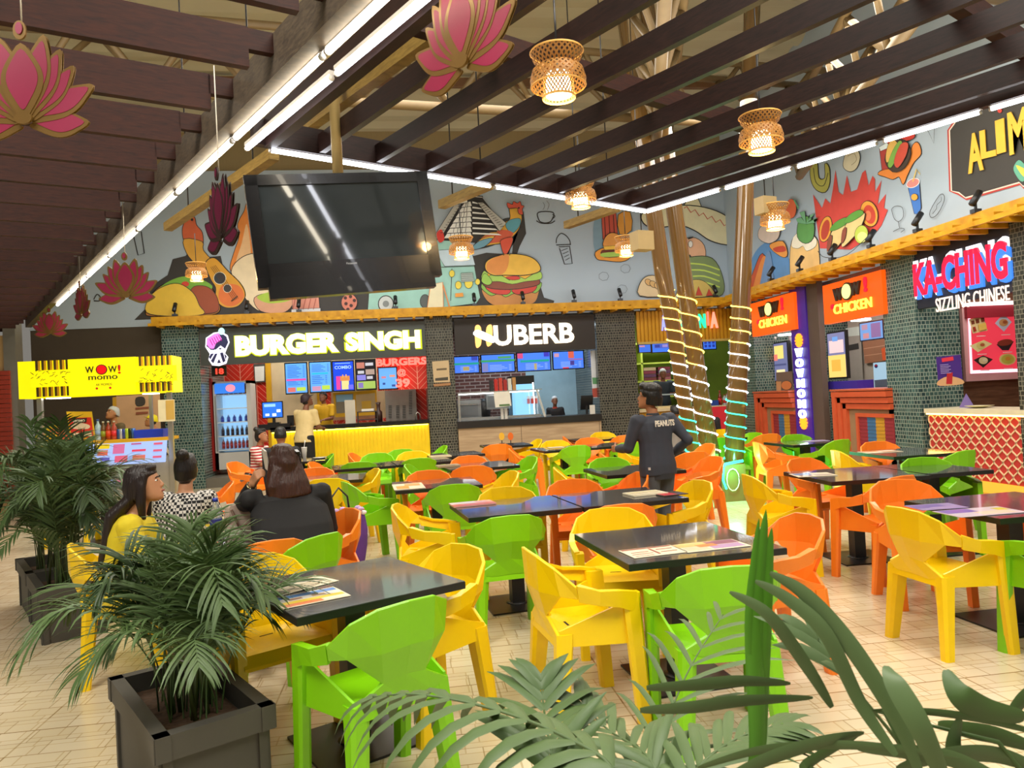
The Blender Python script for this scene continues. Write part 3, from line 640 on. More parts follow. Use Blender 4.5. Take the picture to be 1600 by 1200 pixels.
screen('light blue menu screen with teal bar, second from left', FM, 483, 566, 519, 612, '62acff', lines(6, .1, .9, .08, .35, '2f62c0')+[(.1, .36, .85, .41, '25b8d8')]+lines(5, .1, .8, .46, .75, '2f62c0')+[(.1, .8, .5, .95, 'c890b0'), (.55, .78, .92, .92, 'b9d84a')], 1, group=scr)
r = screen('deep blue menu screen reading COMBO over a fries picture', FM, 519, 565, 554, 610, '1648e0', [(.12, .06, .85, .09, '7fb0ff'), (.15, .5, .35, .95, 'e0409a'), (.4, .62, .75, .95, 'e8d890'), (.35, .5, .8, .66, 'd98a4a'), (.45, .45, .5, .55, 'e8a860'), (.6, .45, .66, .55, 'e8a860'), (.72, .8, .95, .95, '6f6ae8')], 1, group=scr)
sktxt('COMBO', FM, 523, 577, 549, 575, 5, E('9fc4ff', 1.2), r, .02, .004, .012)
screen('black menu screen with burger pictures, fourth from left', FM, 555, 563, 588, 608, '17161c', [(.05, .08, .45, .28, 'c07a6a'), (.5, .1, .9, .2, 'c8c8d0'), (.5, .32, .95, .5, 'b09a8c'), (.1, .36, .42, .46, 'c8c8d0'), (.05, .5, .5, .68, '8a86e0'), (.55, .55, .85, .65, 'c8c8d0'), (.03, .72, .97, .97, 'a8c860'), (.1, .76, .35, .94, '8878c0')], .9, group=scr)
screen('pale blue menu screen under the glowing red letters', FY(YF+.13), 591, 575, 621, 607, '63a8f5', [(.15, .4, .4, .5, 'c87a8a'), (.6, .35, .9, .45, 'd9907a'), (.2, .7, .35, .8, '2a4a90'), (.7, .8, .9, .9, '2a4a90')], 1, group=scr)
g2 = 'menu screens of the second shop'; FM2 = FY(17.4)
for i, (x0, x1, y0, y1, lab, ex) in enumerate([(709,750,557,582,'leftmost blue menu screen above the brick wall',[(.0,.38,1,.5,'1f9a86'),(.35,.62,.6,.85,'b09a60'),(.7,.02,.95,.25,'3848b0')]),(751,806,554,580,'blue menu screen with green garland, second from left',[(.0,.3,1,.42,'3a9a5a'),(.5,.12,.9,.24,'4f9a5a'),(.03,.48,.2,.95,'7f80b8')]),(807,862,551,578,'blue menu screen with pink corner, third from left',[(.02,.02,.18,.3,'d04a78'),(.1,.4,.95,.52,'1f9a90'),(.8,.02,.96,.25,'4038b0'),(.5,.6,.58,.95,'b0a070')]),(863,914,549,575,'blue menu screen with red drink picture, rightmost of the row',[(.5,.02,.68,.4,'d8604a'),(.05,.1,.2,.3,'c890a0'),(.5,.45,.95,.5,'b05a80'),(.55,.55,.68,.8,'4a3a8a'),(.3,.9,.5,.98,'c83a50')])]):
    screen(lab, FM2, x0, y0+1, x1-1, y1, '4a7ff0', lines(4, .25, .9, .6, .95, '9ab8ff')+ex, 1, group=g2)
# HUBERB sign
t = signbox('shop_sign', 'black sign reading HUBERB in glowing warm white letters', 'sign', FY(YF-.2), 709, 499, 931, 545, .12, P('2b2522', .6, var=.05))
FH = FY(YF-.2); m_ww = E('ffe9c8', 2.6)
sktxt('UBERB', FH, 772, 541, 897, 535, 32, m_ww, t, .03)
g = Art(FH); g.l = 6; g.poly(cr([(742,511),(748,508),(752,515),(752,535),(749,542),(744,543),(742,530)], 3), 'x', mat=E('ffc06a', 1.6)); g.poly(cr([(760,512),(766,507),(769,512),(769,534),(766,540),(761,541),(759,530)], 3), 'x', mat=E('ffc06a', 1.6))
g.poly(cr([(740,519),(748,516),(772,527),(773,534),(766,535),(742,525)], 3), 'x', mat=E('ffffff', 3)); g.build('letter_h', t)
# corner shop: ribbed yellow fascia
FC = FY(YF-.1); t = thing('ribbed_fascia', 'ribbed mustard yellow fascia behind the leaning trunks', 'fascia', FC.p(1065, 530)); f = MB()
a = FC.p(994, 488); c = FC.p(1150, 533); z0 = FC.p(994, 535).z; z1 = FC.p(994, 487).z; n = 26
for i in range(n):
    x = a.x+(c.x-a.x)*i/n; wd = (c.x-a.x)/n; f.box((x, YF-.1, z0), (x+wd*.62, YF-.02, z1)); f.box((x+wd*.62, YF-.06, z0), (x+wd, YF-.02, z1))
f.build('ribbing', P('d09a1c', .4), t, True)
f = MB(); f.box((a.x, YF-.14, z0-.05), (c.x, YF-.02, z0), None); f.build('lower_trim', P('c9b060', .4), t, True)
sg = thing('shop_sign', 'coloured glowing letters ALiMANiA on the ribbed yellow fascia', 'sign', FC.p(1077, 515))
lets = [('A',1033,517,1040,24,'8a90ff'),('L',1043,516,1049,22,'ff6a5a'),('i',1053,516,1055,22,'ffd24a'),('M',1058,516,1069,20,'7affb0'),('A',1072,514,1082,22,'ff8a70'),('N',1091,513,1102,22,'20e0a0'),('i',1104,509,1107,22,'ff6a5a'),('A',1109,513,1121,25,'ff8a70')]
for ch, x, y, x1, h, c_ in lets: sktxt(ch, FC, x, y, x1, y-.5, h, E(c_, 1.8), sg, .06, .03, .03, 'letter')
# ---- counters along the back
def counter(name, lab, x0, x1, y0, y1, ztop, tt, m_top, m_front, ribs=0, over=.05):
    t = thing(name, lab, 'counter', ((x0+x1)/2, (y0+y1)/2, 0)); f = MB()
    if ribs:
        wd = (x1-x0)/ribs
        for i in range(ribs): f.box((x0+i*wd, y0, 0), (x0+i*wd+wd*.7, y1, ztop-tt)); 
        f.box((x0, y0+.015, 0), (x1, y1, ztop-tt))
    else: f.box((x0, y0, 0), (x1, y1, ztop-tt))
    f.build('front_panel', m_front, t, True)
    f = MB(); f.box((x0-over*.2, y0-over, ztop-tt), (x1+over*.2, y1, ztop)); f.build('countertop', m_top, t, True); return t
YC = YF-.25
yc = counter('shop_counter', 'glowing yellow ribbed counter with black top', -2.9, .37, YC, YC+.6, 1.18, .09, m_gblk, P('f2cf00', .45), 42)
f = MB(); f.box((-2.88, YC-.045, 1.065), (.35, YC-.03, 1.085)); f.build('light_strip', E('fff04a', 9), yc, True)
f = MB(); f.box((-3.15, YC-.05, 1.14), (-2.5, YC+.4, 1.26)); tag(f.build('till_ledge', m_gblk), 'black raised ledge under the till screen', 'ledge')
h = counter('shop_counter', 'pale wood fronted counter with thick black top', .99, 4.15, YC, YC+.6, 1.09, .15, P('211f1e', .35), wood('pale_wood', 'a98f70', 'c4ab8a', .5, (.3, 1, 3)))
f = MB()
for x in (2.35, 4.1): f.box((x, YC-.002, 0), (x+.012, YC, .94))
f.build('panel_joint', P('6a5844', .6), h, True)
counter('shop_counter', 'ribbed mustard counter of the corner shop', 5.1, 7.35, YC+.3, YC+.9, 1.12, .06, P('d9c9a0', .4), P('b98a1c', .4), 30)
# fridge
m_wht = P('c9c6c2', .35, var=.04); FRY = 16.9
a = FY(FRY).p(332, 597); b_ = FY(FRY).p(395, 725)
x0, x1 = a.x, a.x+.78; zt = a.z; zb = .32
t = thing('drinks_fridge', 'tall white drinks fridge with glass door and blue header', 'fridge', ((x0+x1)/2, FRY+.3, .2))
f = MB(); f.box((x0, FRY, zb), (x0+.06, FRY+.6, zt)); f.box((x1-.09, FRY, zb), (x1, FRY+.6, zt)); f.box((x0, FRY+.55, zb), (x1, FRY+.6, zt)); f.box((x0, FRY, zt-.06), (x1, FRY+.6, zt)); f.box((x0, FRY, zb), (x1, FRY+.6, zb+.36)); f.build('cabinet', m_wht, t, True)
f = MB(); f.box((x0+.04, FRY-.02, zt-.26), (x1-.12, FRY, zt-.04)); hd = f.build('header_sign', E('2f7fe8', 1), t, True)
f = MB(); f.prism([V((x0+.37+math.cos(q)*.1, FRY-.021, zt-.15+math.sin(q)*.08)) for q in [k*math.pi/8 for k in range(16)]], (0, -1, 0), .004, E('ff8aa0', 1.2)); f.build('emblem', None, hd, True)
f = MB(); f.box((x0+.07, FRY+.5, zb+.38), (x1-.1, FRY+.53, zt-.28)); f.build('back_light', E('9fd4ff', .9), t, True)
f = MB(); f.box((x0+.06, FRY+.01, zb+.40), (x1-.1, FRY+.018, zt-.28)); f.build('door_glass', P('dff0ff', .05, trans=1, alpha=.18, var=0), t, True)
f = MB()
for z in (.02, .32, .62, .92, 1.22): f.box((x0+.06, FRY+.05, zb+.38+z), (x1-.1, FRY+.5, zb+.40+z))
f.build('shelf_set', P('dfe6ea', .4), t, True)
f = MB(); f.box((x0+.03, FRY-.02, zb+.40), (x0+.055, FRY+.0, zt-.3)); f.build('door_handle', P('9aa0a4', .3, .6), t, True)
def bottle(x, y, z, h, r, mbody, mcap, lab, group, name='drink_bottle', liquid=None):
    t = thing(name, lab, 'bottle', (x, y, z), 0, group)
    f = MB(); f.lathe([(r*.9, 0), (r, h*.05), (r, h*.55), (r*.85, h*.68), (r*.36, h*.82), (r*.34, h*.93)], (0, 0, 0), mbody, 10); f.build('body', None, t)
    f = MB(); f.lathe([(r*.42, h*.92), (r*.42, h)], (0, 0, 0), mcap, 10); f.build('cap', None, t)
    f = MB(); f.lathe([(r*1.03, h*.18), (r*1.03, h*.48)], (0, 0, 0), liquid or mcap, 10); f.build('paper_label', None, t); return t
mc = [P('2a1410', .1), P('8a2a1c', .1), P('3040a0', .1), P('d8dde8', .1), P('c86a20', .1)]
rows = [(.05, 'a82c20', 7, 1, 'bottom'), (.33, '2a1a1a', 6, 0, 'second'), (.63, '3040b0', 5, 2, 'third'), (1.23, 'e0b040', 6, 4, 'top')]
for dz, lc, n, mi, nm in rows:
    bp = None
    for i in range(n):
        xx = x0+.13+i*(x1-x0-.28)/max(1, n-1); lb = 'small drink bottle on the %s fridge shelf, %s from the left' % (nm, ('first', 'second', 'third', 'fourth', 'fifth', 'sixth', 'seventh')[i])
        if bp is None: bp = bottle(xx, FRY+.18, zb+.38+dz+.005, .22 if dz != .63 else .16, .036, mc[mi], P('d0d0d0', .3), lb, 'drinks on the %s fridge shelf' % nm, liquid=P(lc, .3))
        else: dup(bp, (xx, FRY+.18, zb+.38+dz+.005), 0, lb)
t = thing('fire_extinguisher', 'red fire extinguisher hanging left of the drinks fridge', 'fire extinguisher', (x0-.16, FRY+.02, .75)); f = MB(); f.lathe([(.075, 0), (.08, .04), (.08, .55), (.05, .63), (.02, .66)], (0, 0, 0), P('c01810', .25), 14); f.build('cylinder', None, t)
f = MB(); f.box((-.05, -.02, .66), (.05, .02, .72)); f.tube([(.02, 0, .7), (.1, -.03, .6), (.1, -.03, .3)], .012); f.build('nozzle', m_blk, t)
f = MB(); f.box((x0-.2, FRY-.02, .3), (x0-.02, FRY+.1, 2.3)); tag(f.build('door_frame', P('8e1610', .4)), 'dark red upright frame left of the drinks fridge', 'frame')
FQ = FY(17.0); r = thing('token_display', 'small black display with red digits 18', 'display', FQ.p(343, 588)); f = MB(); panel(f, FQ, 330, 572, 354, 587, .05, m_gblk, -.05); f.build('housing', None, r, True); sktxt('18', FQ, 338, 585, 350, 584, 9, E('ff3a2a', 2.5), r, .02)
FW_ = FY(18.15); f = Art(FW_); f.poly([(396,569),(414,568),(415,597),(398,598)], '4a4540'); f.poly([(398,573),(413,572),(413,595),(399,596)], 'e8e6e0'); tag(f.build('framed_notice'), 'white framed notice on the red tiled wall', 'notice')
# till monitor
p = FY(YC+.1).p(428, 664); t = thing('till_monitor', 'black till monitor with blue screen on the counter end', 'monitor', (p.x, YC+.15, 1.26)); zz = 1.26
f = MB(); f.box((p.x-.23, YC+.1, zz+.12), (p.x+.2, YC+.14, zz+.47)); f.beam((p.x, YC+.15, zz), (p.x, YC+.15, zz+.2), .06, .05); f.box((p.x-.12, YC+.05, zz), (p.x+.12, YC+.25, zz+.03)); f.build('stand', m_gblk, t, True)
f = MB(); f.box((p.x-.21, YC+.092, zz+.14), (p.x+.18, YC+.1, zz+.45), E('1f6ff0', 1.1)); f.box((p.x-.18, YC+.088, zz+.36), (p.x+.05, YC+.092, zz+.42), E('8fc4ff', 1.2)); f.box((p.x-.16, YC+.088, zz+.17), (p.x-.08, YC+.092, zz+.22), E('e8f4ff', 1.2)); f.box((p.x-.02, YC+.088, zz+.16), (p.x+.06, YC+.092, zz+.22), E('e8f4ff', 1.2)); f.box((p.x+.07, YC+.088, zz+.24), (p.x+.15, YC+.092, zz+.3), E('e8f4ff', 1.2)); f.build('display', None, t, True)
f = MB(); f.box((p.x+.28, YC+.05, zz-.06), (p.x+.42, YC+.3, zz+.16)); tag(f.build('receipt_printer', m_gblk), 'black box printer right of the till monitor', 'printer')
# kitchen items behind the yellow counter
FK = FY(17.9)
t = thing('steel_cabinet', 'grey vented steel kitchen machine behind yellow counter', 'machine', FK.p(622, 655)); f = MB(); panel(f, FK, 601, 609, 652, 656, .5, P('9a9792', .35, .5), -.5); f.build('casing', None, t, True)
g = Art(FK)
for c0, y0 in ((610, 634), (622, 634), (632, 634), (642, 612)):
    for k in range(8 if y0 > 620 else 14): g.poly([(c0-3, y0+k*2.6), (c0+2, y0+k*2.6-.2), (c0+2, y0+k*2.6+.9), (c0-3, y0+k*2.6+1.1)], '3a3a3a')
g.build('vent_slots', t)
t = thing('serving_window', 'yellow framed kitchen hatch with steel machine inside', 'hatch', FK.p(540, 650)); g = Art(FK); g.poly([(520,614),(588,609),(590,648),(524,652)], 'e3b012'); g.build('frame', t); g = Art(FK); g.l = 4; g.poly([(524,617),(552,615),(553,644),(526,646)], '8d8672'); g.poly([(525,617),(551,616),(551,627),(526,628)], '8fc0dc'); g.poly([(556,617),(586,614),(587,640),(557,643)], 'c8b07c'); g.poly([(565,627),(580,626),(580,641),(566,641)], 'e0b83a'); g.build('opening', t)
for x, y, wd, hh, mm, nm, lb, ct in ((592, 655, .16, .42, P('3a211a', .4), 'sauce_dispenser', 'tall dark dispenser left of the steel machine', 'dispenser'), (575, 658, .42, .24, P('3c3430', .5), 'wire_rack', 'dark wire rack with white trays on black counter', 'rack'), (548, 660, .22, .5, P('cfc8b8', .3), 'counter_screen_panel', 'small clear upright panel on the black counter', 'panel'), (653, 655, .10, .16, P('a9a59c', .2, .8), 'water_tap', 'small steel tap at the right end of the black counter', 'tap')):
    q = atY(x, y, YC+.3); z = 1.18; f = MB()
    if nm == 'wire_rack':
        for sx in (-1, 1):
            for sy in (-1, 1): f.beam((q.x+sx*wd/2, YC+.3+sy*.12, z), (q.x+sx*wd/2, YC+.3+sy*.12, z+hh), .015, .015)
        f.box((q.x-wd/2, YC+.18, z+hh-.02), (q.x+wd/2, YC+.42, z+hh)); f.box((q.x-wd/2, YC+.18, z+.05), (q.x+wd/2, YC+.42, z+.07)); f.box((q.x-.12, YC+.2, z+hh), (q.x+.14, YC+.4, z+hh+.05), P('e0ded8', .4)); f.mats = [mm if a_ is None else a_ for a_ in f.mats]
    elif nm == 'sauce_dispenser': f.lathe([(wd/2, 0), (wd/2, hh*.5), (wd*.25, hh*.6), (wd*.25, hh*.85), (wd*.35, hh)], (q.x, YC+.3, z), mm, 12)
    elif nm == 'water_tap': f.tube([(q.x-wd/2, YC+.3, z), (q.x-wd/2, YC+.3, z+hh*.7), (q.x, YC+.3, z+hh), (q.x+wd/2, YC+.3, z+hh*.7), (q.x+wd/2, YC+.3, z)], .012, mm, 8)
    else: f.box((q.x-wd/2, YC+.3, z), (q.x+wd/2, YC+.315, z+hh), mm)
    tag(f.build(nm, mm), lb, ct)
# notices on the tiled pillar
FP_ = FY(YF-.16); g = Art(FP_); g.poly([(675,565),(701,563),(703,597),(678,598)], 'cdb48c'); g.poly([(682,576),(698,575),(698,578),(682,579)], '6a5a44'); g.poly([(680,591),(700,589),(700,594),(680,595)], '4a4438'); g.poly([(677,600),(704,598),(704,602),(678,604)], 'a87a50'); tag(g.build('paper_notice'), 'brown paper notice taped to the grey mosaic pillar', 'notice')
# ---- second shop interior: glass display, fridge, microwaves
t = thing('glass_display', 'glass fronted food display on black topped counter', 'display case', (1.9, YC+.3, 1.09)); f = MB()
f.box((1.02, YC+.0, 1.69), (2.86, YC+.3, 1.71)); f.box((1.02, YC+.06, 1.09), (1.06, YC+.1, 1.7)); f.beam((2.75, YC+.06, 1.7), (2.9, YC-.0, 1.09), .05, .04); f.box((1.02, YC+.5, 1.09), (2.9, YC+.55, 1.15)); f.build('frame', P('b9bcbc', .25, .7), t, True)
f = MB(); f.box((1.04, YC+.05, 1.66), (2.8, YC+.08, 1.685)); f.build('light_strip', E('ffffff', 4), t, True)
f = MB(); f.box((1.06, YC+.02, 1.1), (2.76, YC+.026, 1.66)); f.build('glass_pane', P('e8f4f4', .03, trans=1, alpha=.12, var=0), t, True)
def micro(x, z, lab):
    t = thing('oven', lab, 'oven', (x, YC+1.2, z)); f = MB(); f.box((x-.27, YC+1.0, z), (x+.27, YC+1.4, z+.42)); f.build('casing', P('a6abae', .3, .4), t, True)
    f = MB(); f.box((x-.24, YC+.985, z+.05), (x+.2, YC+1.0, z+.30)); f.build('door', P('8a8f94', .3, .3), t, True)
    f = MB(); f.box((x-.22, YC+.95, z+.31), (x+.2, YC+.97, z+.33)); f.build('handle', P('d0d4d6', .2, .8), t, True)
micro(1.33, 1.12, 'grey steel oven behind glass, leftmost'); micro(2.0, 1.3, 'grey steel oven behind glass beside the white paper')
f = MB(); f.box((1.0, YC+.95, .2), (3.3, YC+1.5, 1.11)); tag(f.build('work_bench', P('9a9c9a', .3, .5)), 'steel work bench behind the black topped counter', 'bench')
t = thing('coffee_grinder', 'black round coffee machine between the two ovens', 'machine', (1.68, YC+1.15, 1.11)); f = MB(); f.lathe([(.13, 0), (.15, .15), (.15, .35), (.08, .45)], (0, 0, 0), m_blk, 14); f.build('body', None, t)
FD = FY(17.5)
t = thing('chiller', 'black topped glass chiller with lit drinks behind display', 'fridge', FD.p(815, 648)); a = FD.p(797, 588); c = FD.p(838, 648); f = MB(); f.box((a.x, 17.55, .2), (c.x, 18.1, a.z)); f.build('cabinet', m_blk, t, True)
f = MB(); f.box((a.x+.03, 17.53, 1.1), (c.x-.05, 17.55, 1.85)); f.build('lit_door', E('8fd0f8', 1.1), t, True); f = MB(); f.box((c.x-.05, 17.52, 1.1), (c.x-.02, 17.55, 1.88)); f.build('lit_edge', E('ffffff', 3), t, True)
sh = [P(c_, .35) for c_ in ('c8402c', 'c02820', '2a2a2a', 'b98a50', 'd8d8c8', 'a82820')]
for i in range(6):
    f = MB(); x = a.x-.62+i*.1; f.box((x, YC+.12, 1.71), (x+.075, YC+.26, 1.71+.24+.02*(i % 3)), sh[(i*5+2) % 6]); tag(f.build('drink_carton'), 'upright carton on top of the glass display, %s' % ['leftmost', 'second from left', 'third from left', 'third from right', 'second from right', 'rightmost'][i], 'carton', 'cartons on the glass display')
for i in range(3):
    f = MB(); x = a.x+.37+i*.09; f.box((x, 17.4, 1.38), (x+.06, 17.5, 1.5), P('d8402c', .3)); f.box((x, 17.4, 1.5), (x+.06, 17.5, 1.56), P('f0f0f0', .3)); tag(f.build('drink_can'), 'red and white can in the lit chiller, %s' % ['leftmost', 'middle', 'rightmost'][i], 'can', 'cans in the chiller')
g = Art(FY(YC+.01)); g.poly([(771,613),(796,611),(799,634),(774,637)], 'e6e2d6'); g.poly([(780,632),(796,631),(797,634),(780,635)], '5a7a4a'); tag(g.build('paper_poster'), 'white paper taped to the glass display', 'poster')
for i, x in enumerate((785, 791)):
    q = atY(x, 655, YC+.2); f = MB(); f.box((q.x-.03, YC+.17, 1.09), (q.x+.03, YC+.24, 1.33)); tag(f.build('carton_box', P('e0d8cc', .5)), 'white slim box on the counter, %s of the pair' % ('left', 'right')[i], 'box', 'white slim boxes')
f = Art(FY(YC+.35)); f.poly([(922,548),(931,547),(936,621),(926,622)], 'd8dce4'); f.poly([(925,607),(935,606),(936,620),(926,621)], 'b04a3c'); f.poly([(925,590),(933,590),(933,600),(926,600)], '5f9a6a'); tag(f.build('vertical_banner'), 'narrow white vertical banner beside the mosaic pillar', 'banner')
t = thing('till_monitor', 'small black tilted till screen at the right end of counter', 'monitor', (atY(918, 640, YC+.3).x, YC+.35, 1.09)); f = MB(); f.obox((0, 0, .26), (.14, 0, 0), (0, .015, .02), (0, -.06, .14)); f.beam((0, .03, 0), (0, .03, .2), .05, .05); f.build('stand', m_blk, t); f = MB(); f.box((.04, -.1, 0), (.16, -.09, .2)); f.build('card_sign', P('e8e4d8', .5), t)
# ---- corner shop interior
t = thing('shelf_unit', 'lime green shelf unit filled with boxes in the corner shop', 'shelf', (6.4, 18.3, .2)); f = MB()
FSh = 18.1
for x in (5.3, 5.75, 6.75, 7.25): f.box((x, FSh, .2), (x+.05, FSh+.4, 2.75))
for z in (1.35, 1.75, 2.2, 2.7): f.box((5.3, FSh, z), (7.3, FSh+.4, z+.04))
f.build('frame', P('b9c850', .5), t, True)
cs = ['7a2c3c', '8a4a5a', '5a3050', 'b9a07c', '6a2a34']
n = 0
for z in (1.39, 1.79):
    for x in (5.82, 6.2, 6.82):
        for k in range(4):
            f = MB(); f.box((x, FSh+.04, z+k*.085), (x+.32, FSh+.34, z+k*.085+.075)); n += 1
            tag(f.build('food_box', P(cs[(n*3) % 5], .6)), 'flat box in a stack on the %s shelf, %s stack, %s in it' % ('lower' if z < 1.5 else 'upper', {5.82: 'left', 6.2: 'middle', 6.82: 'right'}[x], ('bottom', 'second', 'third', 'top')[k]), 'box', 'stacked flat boxes in the corner shop')
g3 = 'screens of the corner shop'
FC2 = FY(17.2)
screen('blue menu screen at the left of corner shop', FC2, 998, 539, 1017, 550, '3f74e8', [(.05, .1, .5, .3, 'd08aa0')], 1, group=g3); screen('blue menu screen behind the leaning trunks', FC2, 1018, 537, 1060, 549, '3f7af0', [(.1, .1, .9, .55, '4a60c8'), (.12, .15, .3, .45, '2f3f9a'), (.4, .15, .6, .45, '9a8ad0')], 1, group=g3)
screen('blue menu screen right of the leaning trunks', FC2, 1098, 532, 1119, 545, '3f74e8', [(.1, .1, .3, .4, '24389a'), (.4, .1, .6, .4, '24389a'), (.7, .1, .9, .4, '24389a'), (.1, .5, .3, .8, '24389a'), (.4, .5, .6, .8, '24389a'), (.7, .5, .9, .8, '24389a')], 1, group=g3)
bt2 = None
for i, (x, c_, h_) in enumerate(((1126, '7a1c18', .34), (1133, 'b0b8c0', .24), (1137, 'c8ccd0', .26))):
    q = atY(x, 640, YC+.5); bottle(q.x, YC+.5, 1.12, h_, .045, P(c_, .2), P('b01818', .3), ['dark red cola bottle on the mustard counter', 'pale bottle beside the dark cola bottle', 'clear bottle, rightmost on the mustard counter'][i], 'bottles on the mustard counter', liquid=P('c02820', .3))
f = MB(); q = atY(1113, 640, YC+.5); f.box((q.x-.17, YC+.4, 1.12), (q.x+.12, YC+.6, 1.24)); tag(f.build('plastic_crate', P('26459a', .4)), 'blue plastic crate on the mustard counter', 'crate')
t = thing('tray_stand', 'pale tray of snacks on the mustard counter', 'tray', (atY(1048, 640, YC+.5).x, YC+.5, 1.12)); f = MB(); f.box((-.35, -.15, 0), (.35, .15, .05), P('e3cf9a', .5)); f.box((-.3, -.14, .3), (.35, .15, .33), P('9fb0b4', .2)); f.beam((-.28, .1, 0), (-.28, .1, .3), .02, .02, P('9fb0b4', .2)); f.beam((.3, .1, 0), (.3, .1, .3), .02, .02, P('9fb0b4', .2)); f.build('tray', None, t)
f = MB(); q = atY(1128, 655, 14.6); f.box((q.x-.45, 14.6, .4), (q.x+.45, 14.7, 1.15)); tag(f.build('cloth_banner', P('c01828', .7)), 'red cloth hanging in front of the mustard counter', 'cloth')
# ---- yellow kiosk at left
KY = 12.6; FKi = FY(KY); m_yel = E('ffee00', .95)
t = thing('kiosk_sign', 'bright yellow box sign reading WOW! MOMO with striped corners', 'sign', FKi.p(160, 614)); f = MB()
a = FKi.p(37, 567); c = FKi.p(276, 600); z1 = FKi.p(109, 562).z; z0 = FKi.p(109, 618).z; xl = FKi.p(52, 590).x; xr = FKi.p(270, 590).x; x1_ = FKi.p(109, 590).x; x2_ = FKi.p(214, 590).x
f.box((xl-.22, KY+.0, z0-.02), (xr, KY+.5, z1+.0), m_yel); f.box((x1_, KY-.05, z0), (x2_, KY+.1, z1), m_yel); f.box((xl-.02, KY-.06, z0+.16), (x1_+.02, KY+.1, z1-.16), m_yel); f.box((x2_-.02, KY-.06, z0+.16), (xr+.08, KY+.1, z1-.16), m_yel)
f.build('light_box', None, t, True)
f = MB()
for xa, xb in ((xl, x1_), (x2_, xr-.04)):
    for k in range(6):
        x = xa+(xb-xa)*k/6
        for zz in ((z1-.15, z1-.0), (z0, z0+.15)): f.box((x+.04, KY-.012, zz[0]), (x+.04+(xb-xa)/14, KY, zz[1]), P('4a3a10', .5)); f.box((x+.04+(xb-xa)/14, KY-.012, zz[0]), (x+(xb-xa)/6+.02, KY, zz[1]), P('d9a010', .5))
f.build('stripes', None, t, True)
FK2 = FY(KY-.06); 
g = Art(FK2); g.l = 1
random.seed(4)
for (xa, xb) in ((46, 106), (218, 268)):
    for k in range(34):
        x = random.uniform(xa, xb); y = random.uniform(578, 600); an = random.uniform(-1.2, 1.2); g.line([(x, y), (x+3*math.cos(an), y+3*math.sin(an)), (x+5*math.cos(an*.8), y+5*math.sin(an*.8))], .8, '4a4a10')
g.build('leaf_pattern', t)
sktxt('W', FK2, 134, 583, 147, 583, 10, m_blk, t, .0, .02, .0, 'letter'); sktxt('W', FK2, 170, 582, 183, 582, 10, m_blk, t, .0, .02, 0, 'letter'); sktxt('!', FK2, 185, 584, 189, 584, 14, P('d81818', .4), t, .02, .02, 0, 'letter'); sktxt('momo', FK2, 139, 594, 184, 593, 6, m_blk, t, -.005, .02, 0, 'letter')
g = Art(FK2); g.l = 2; g.poly(ell(159, 577.5, 9, 8), 'x', mat=m_blk); g.poly(ell(159, 577.5, 7.5, 6.8), 'x', mat=E('ff1010', 1)); g.poly(ell(152, 607, 2, 1.8), 'd83018'); g.poly(ell(173, 606, 2, 1.8), 'd83018'); g.build('red_dot', t)
sktxt('AK MOMOS', FK2, 150, 603, 175, 602, 3.5, P('6a6a10', .5), t, 0, .004, .0, 'small_print')
t = thing('momo_kiosk', 'yellow topped dumpling kiosk with lit blue menu panel', 'kiosk', FKi.p(165, 745)); kx0 = FKi.p(63, 700).x; kx1 = FKi.p(262, 700).x; kz = 1.20
f = MB(); f.box((kx0, KY+.1, 0), (kx1, KY+.6, .9)); f.build('counter_base', P('a8a08c', .4, var=.3, scale=3), t, True)
f = MB(); f.box((kx0, KY+.0, kz-.03), (kx1, KY+.6, kz+.02)); f.build('countertop', P('e0a818', .4), t, True)
f = MB(); f.prism([V((kx0, KY, kz-.03)), V((kx1, KY, kz-.03)), V((kx1, KY-.12, .84)), V((kx0, KY-.12, .84))], (0, -1, -.2), .03, E('9fb8f0', .95)); pn = f.build('menu_panel', None, t, True)
g = MB(); random.seed(3)
def mp(u, v): a_ = V((kx0, KY-.002, kz-.03)); return a_+V(((kx1-kx0)*u, -.12*v, -(.33)*v))
for k, (u0, v0, u1, v1, c_) in enumerate([(.05,.3,.28,.36,'c86a8a'),(.08,.5,.2,.9,'7a88c8'),(.25,.35,.4,.4,'4a68c0'),(.27,.55,.42,.6,'4a68c0'),(.3,.75,.4,.8,'4a68c0'),(.43,.02,.55,.24,'e8c820'),(.46,.3,.54,.55,'d8604a'),(.45,.65,.56,.8,'5a5ab0'),(.58,.06,.67,.5,'d06a9a'),(.6,.6,.7,.9,'d85a7a'),(.72,.05,.8,.12,'b85a8a'),(.73,.35,.84,.45,'e04060'),(.74,.62,.84,.85,'d86a5a'),(.9,.08,.97,.18,'d85a7a'),(.9,.4,.97,.5,'d85a7a'),(.9,.7,.97,.8,'d85a7a'),(.02,.1,.2,.14,'6a78c0'),(.12,.86,.3,.9,'d06a8a')]): g.add([mp(u0,v0)+V((0,-.034-k*.0005,0)), mp(u1,v0)+V((0,-.034-k*.0005,0)), mp(u1,v1)+V((0,-.034-k*.0005,0)), mp(u0,v1)+V((0,-.034-k*.0005,0))], [(0,3,2,1)], E(c_, .8))
g.build('menu_print', None, pn, True)
for x in (kx0-.05, kx1): f = MB(); f.box((x, KY+.05, 0), (x+.07, KY+.12, 2.0)); f.build('steel_post', P('b0aca0', .3, .7), t, True)
f = MB(); f.box((kx1-.42, KY+.5, 1.2), (kx1-.37, KY+.55, 2.0)); f.build('steel_post', P('b0aca0', .3, .7), t, True)
g = Art(FY(KY+.14)); g.poly([(232,742),(262,741),(262,762),(232,763)], 'f0c820'); g.poly(ell(243,750,5,6), 'd03020'); g.poly([(247,748),(251,756),(255,748),(258,757)], '2a2a20'); g.build('front_emblem', t)
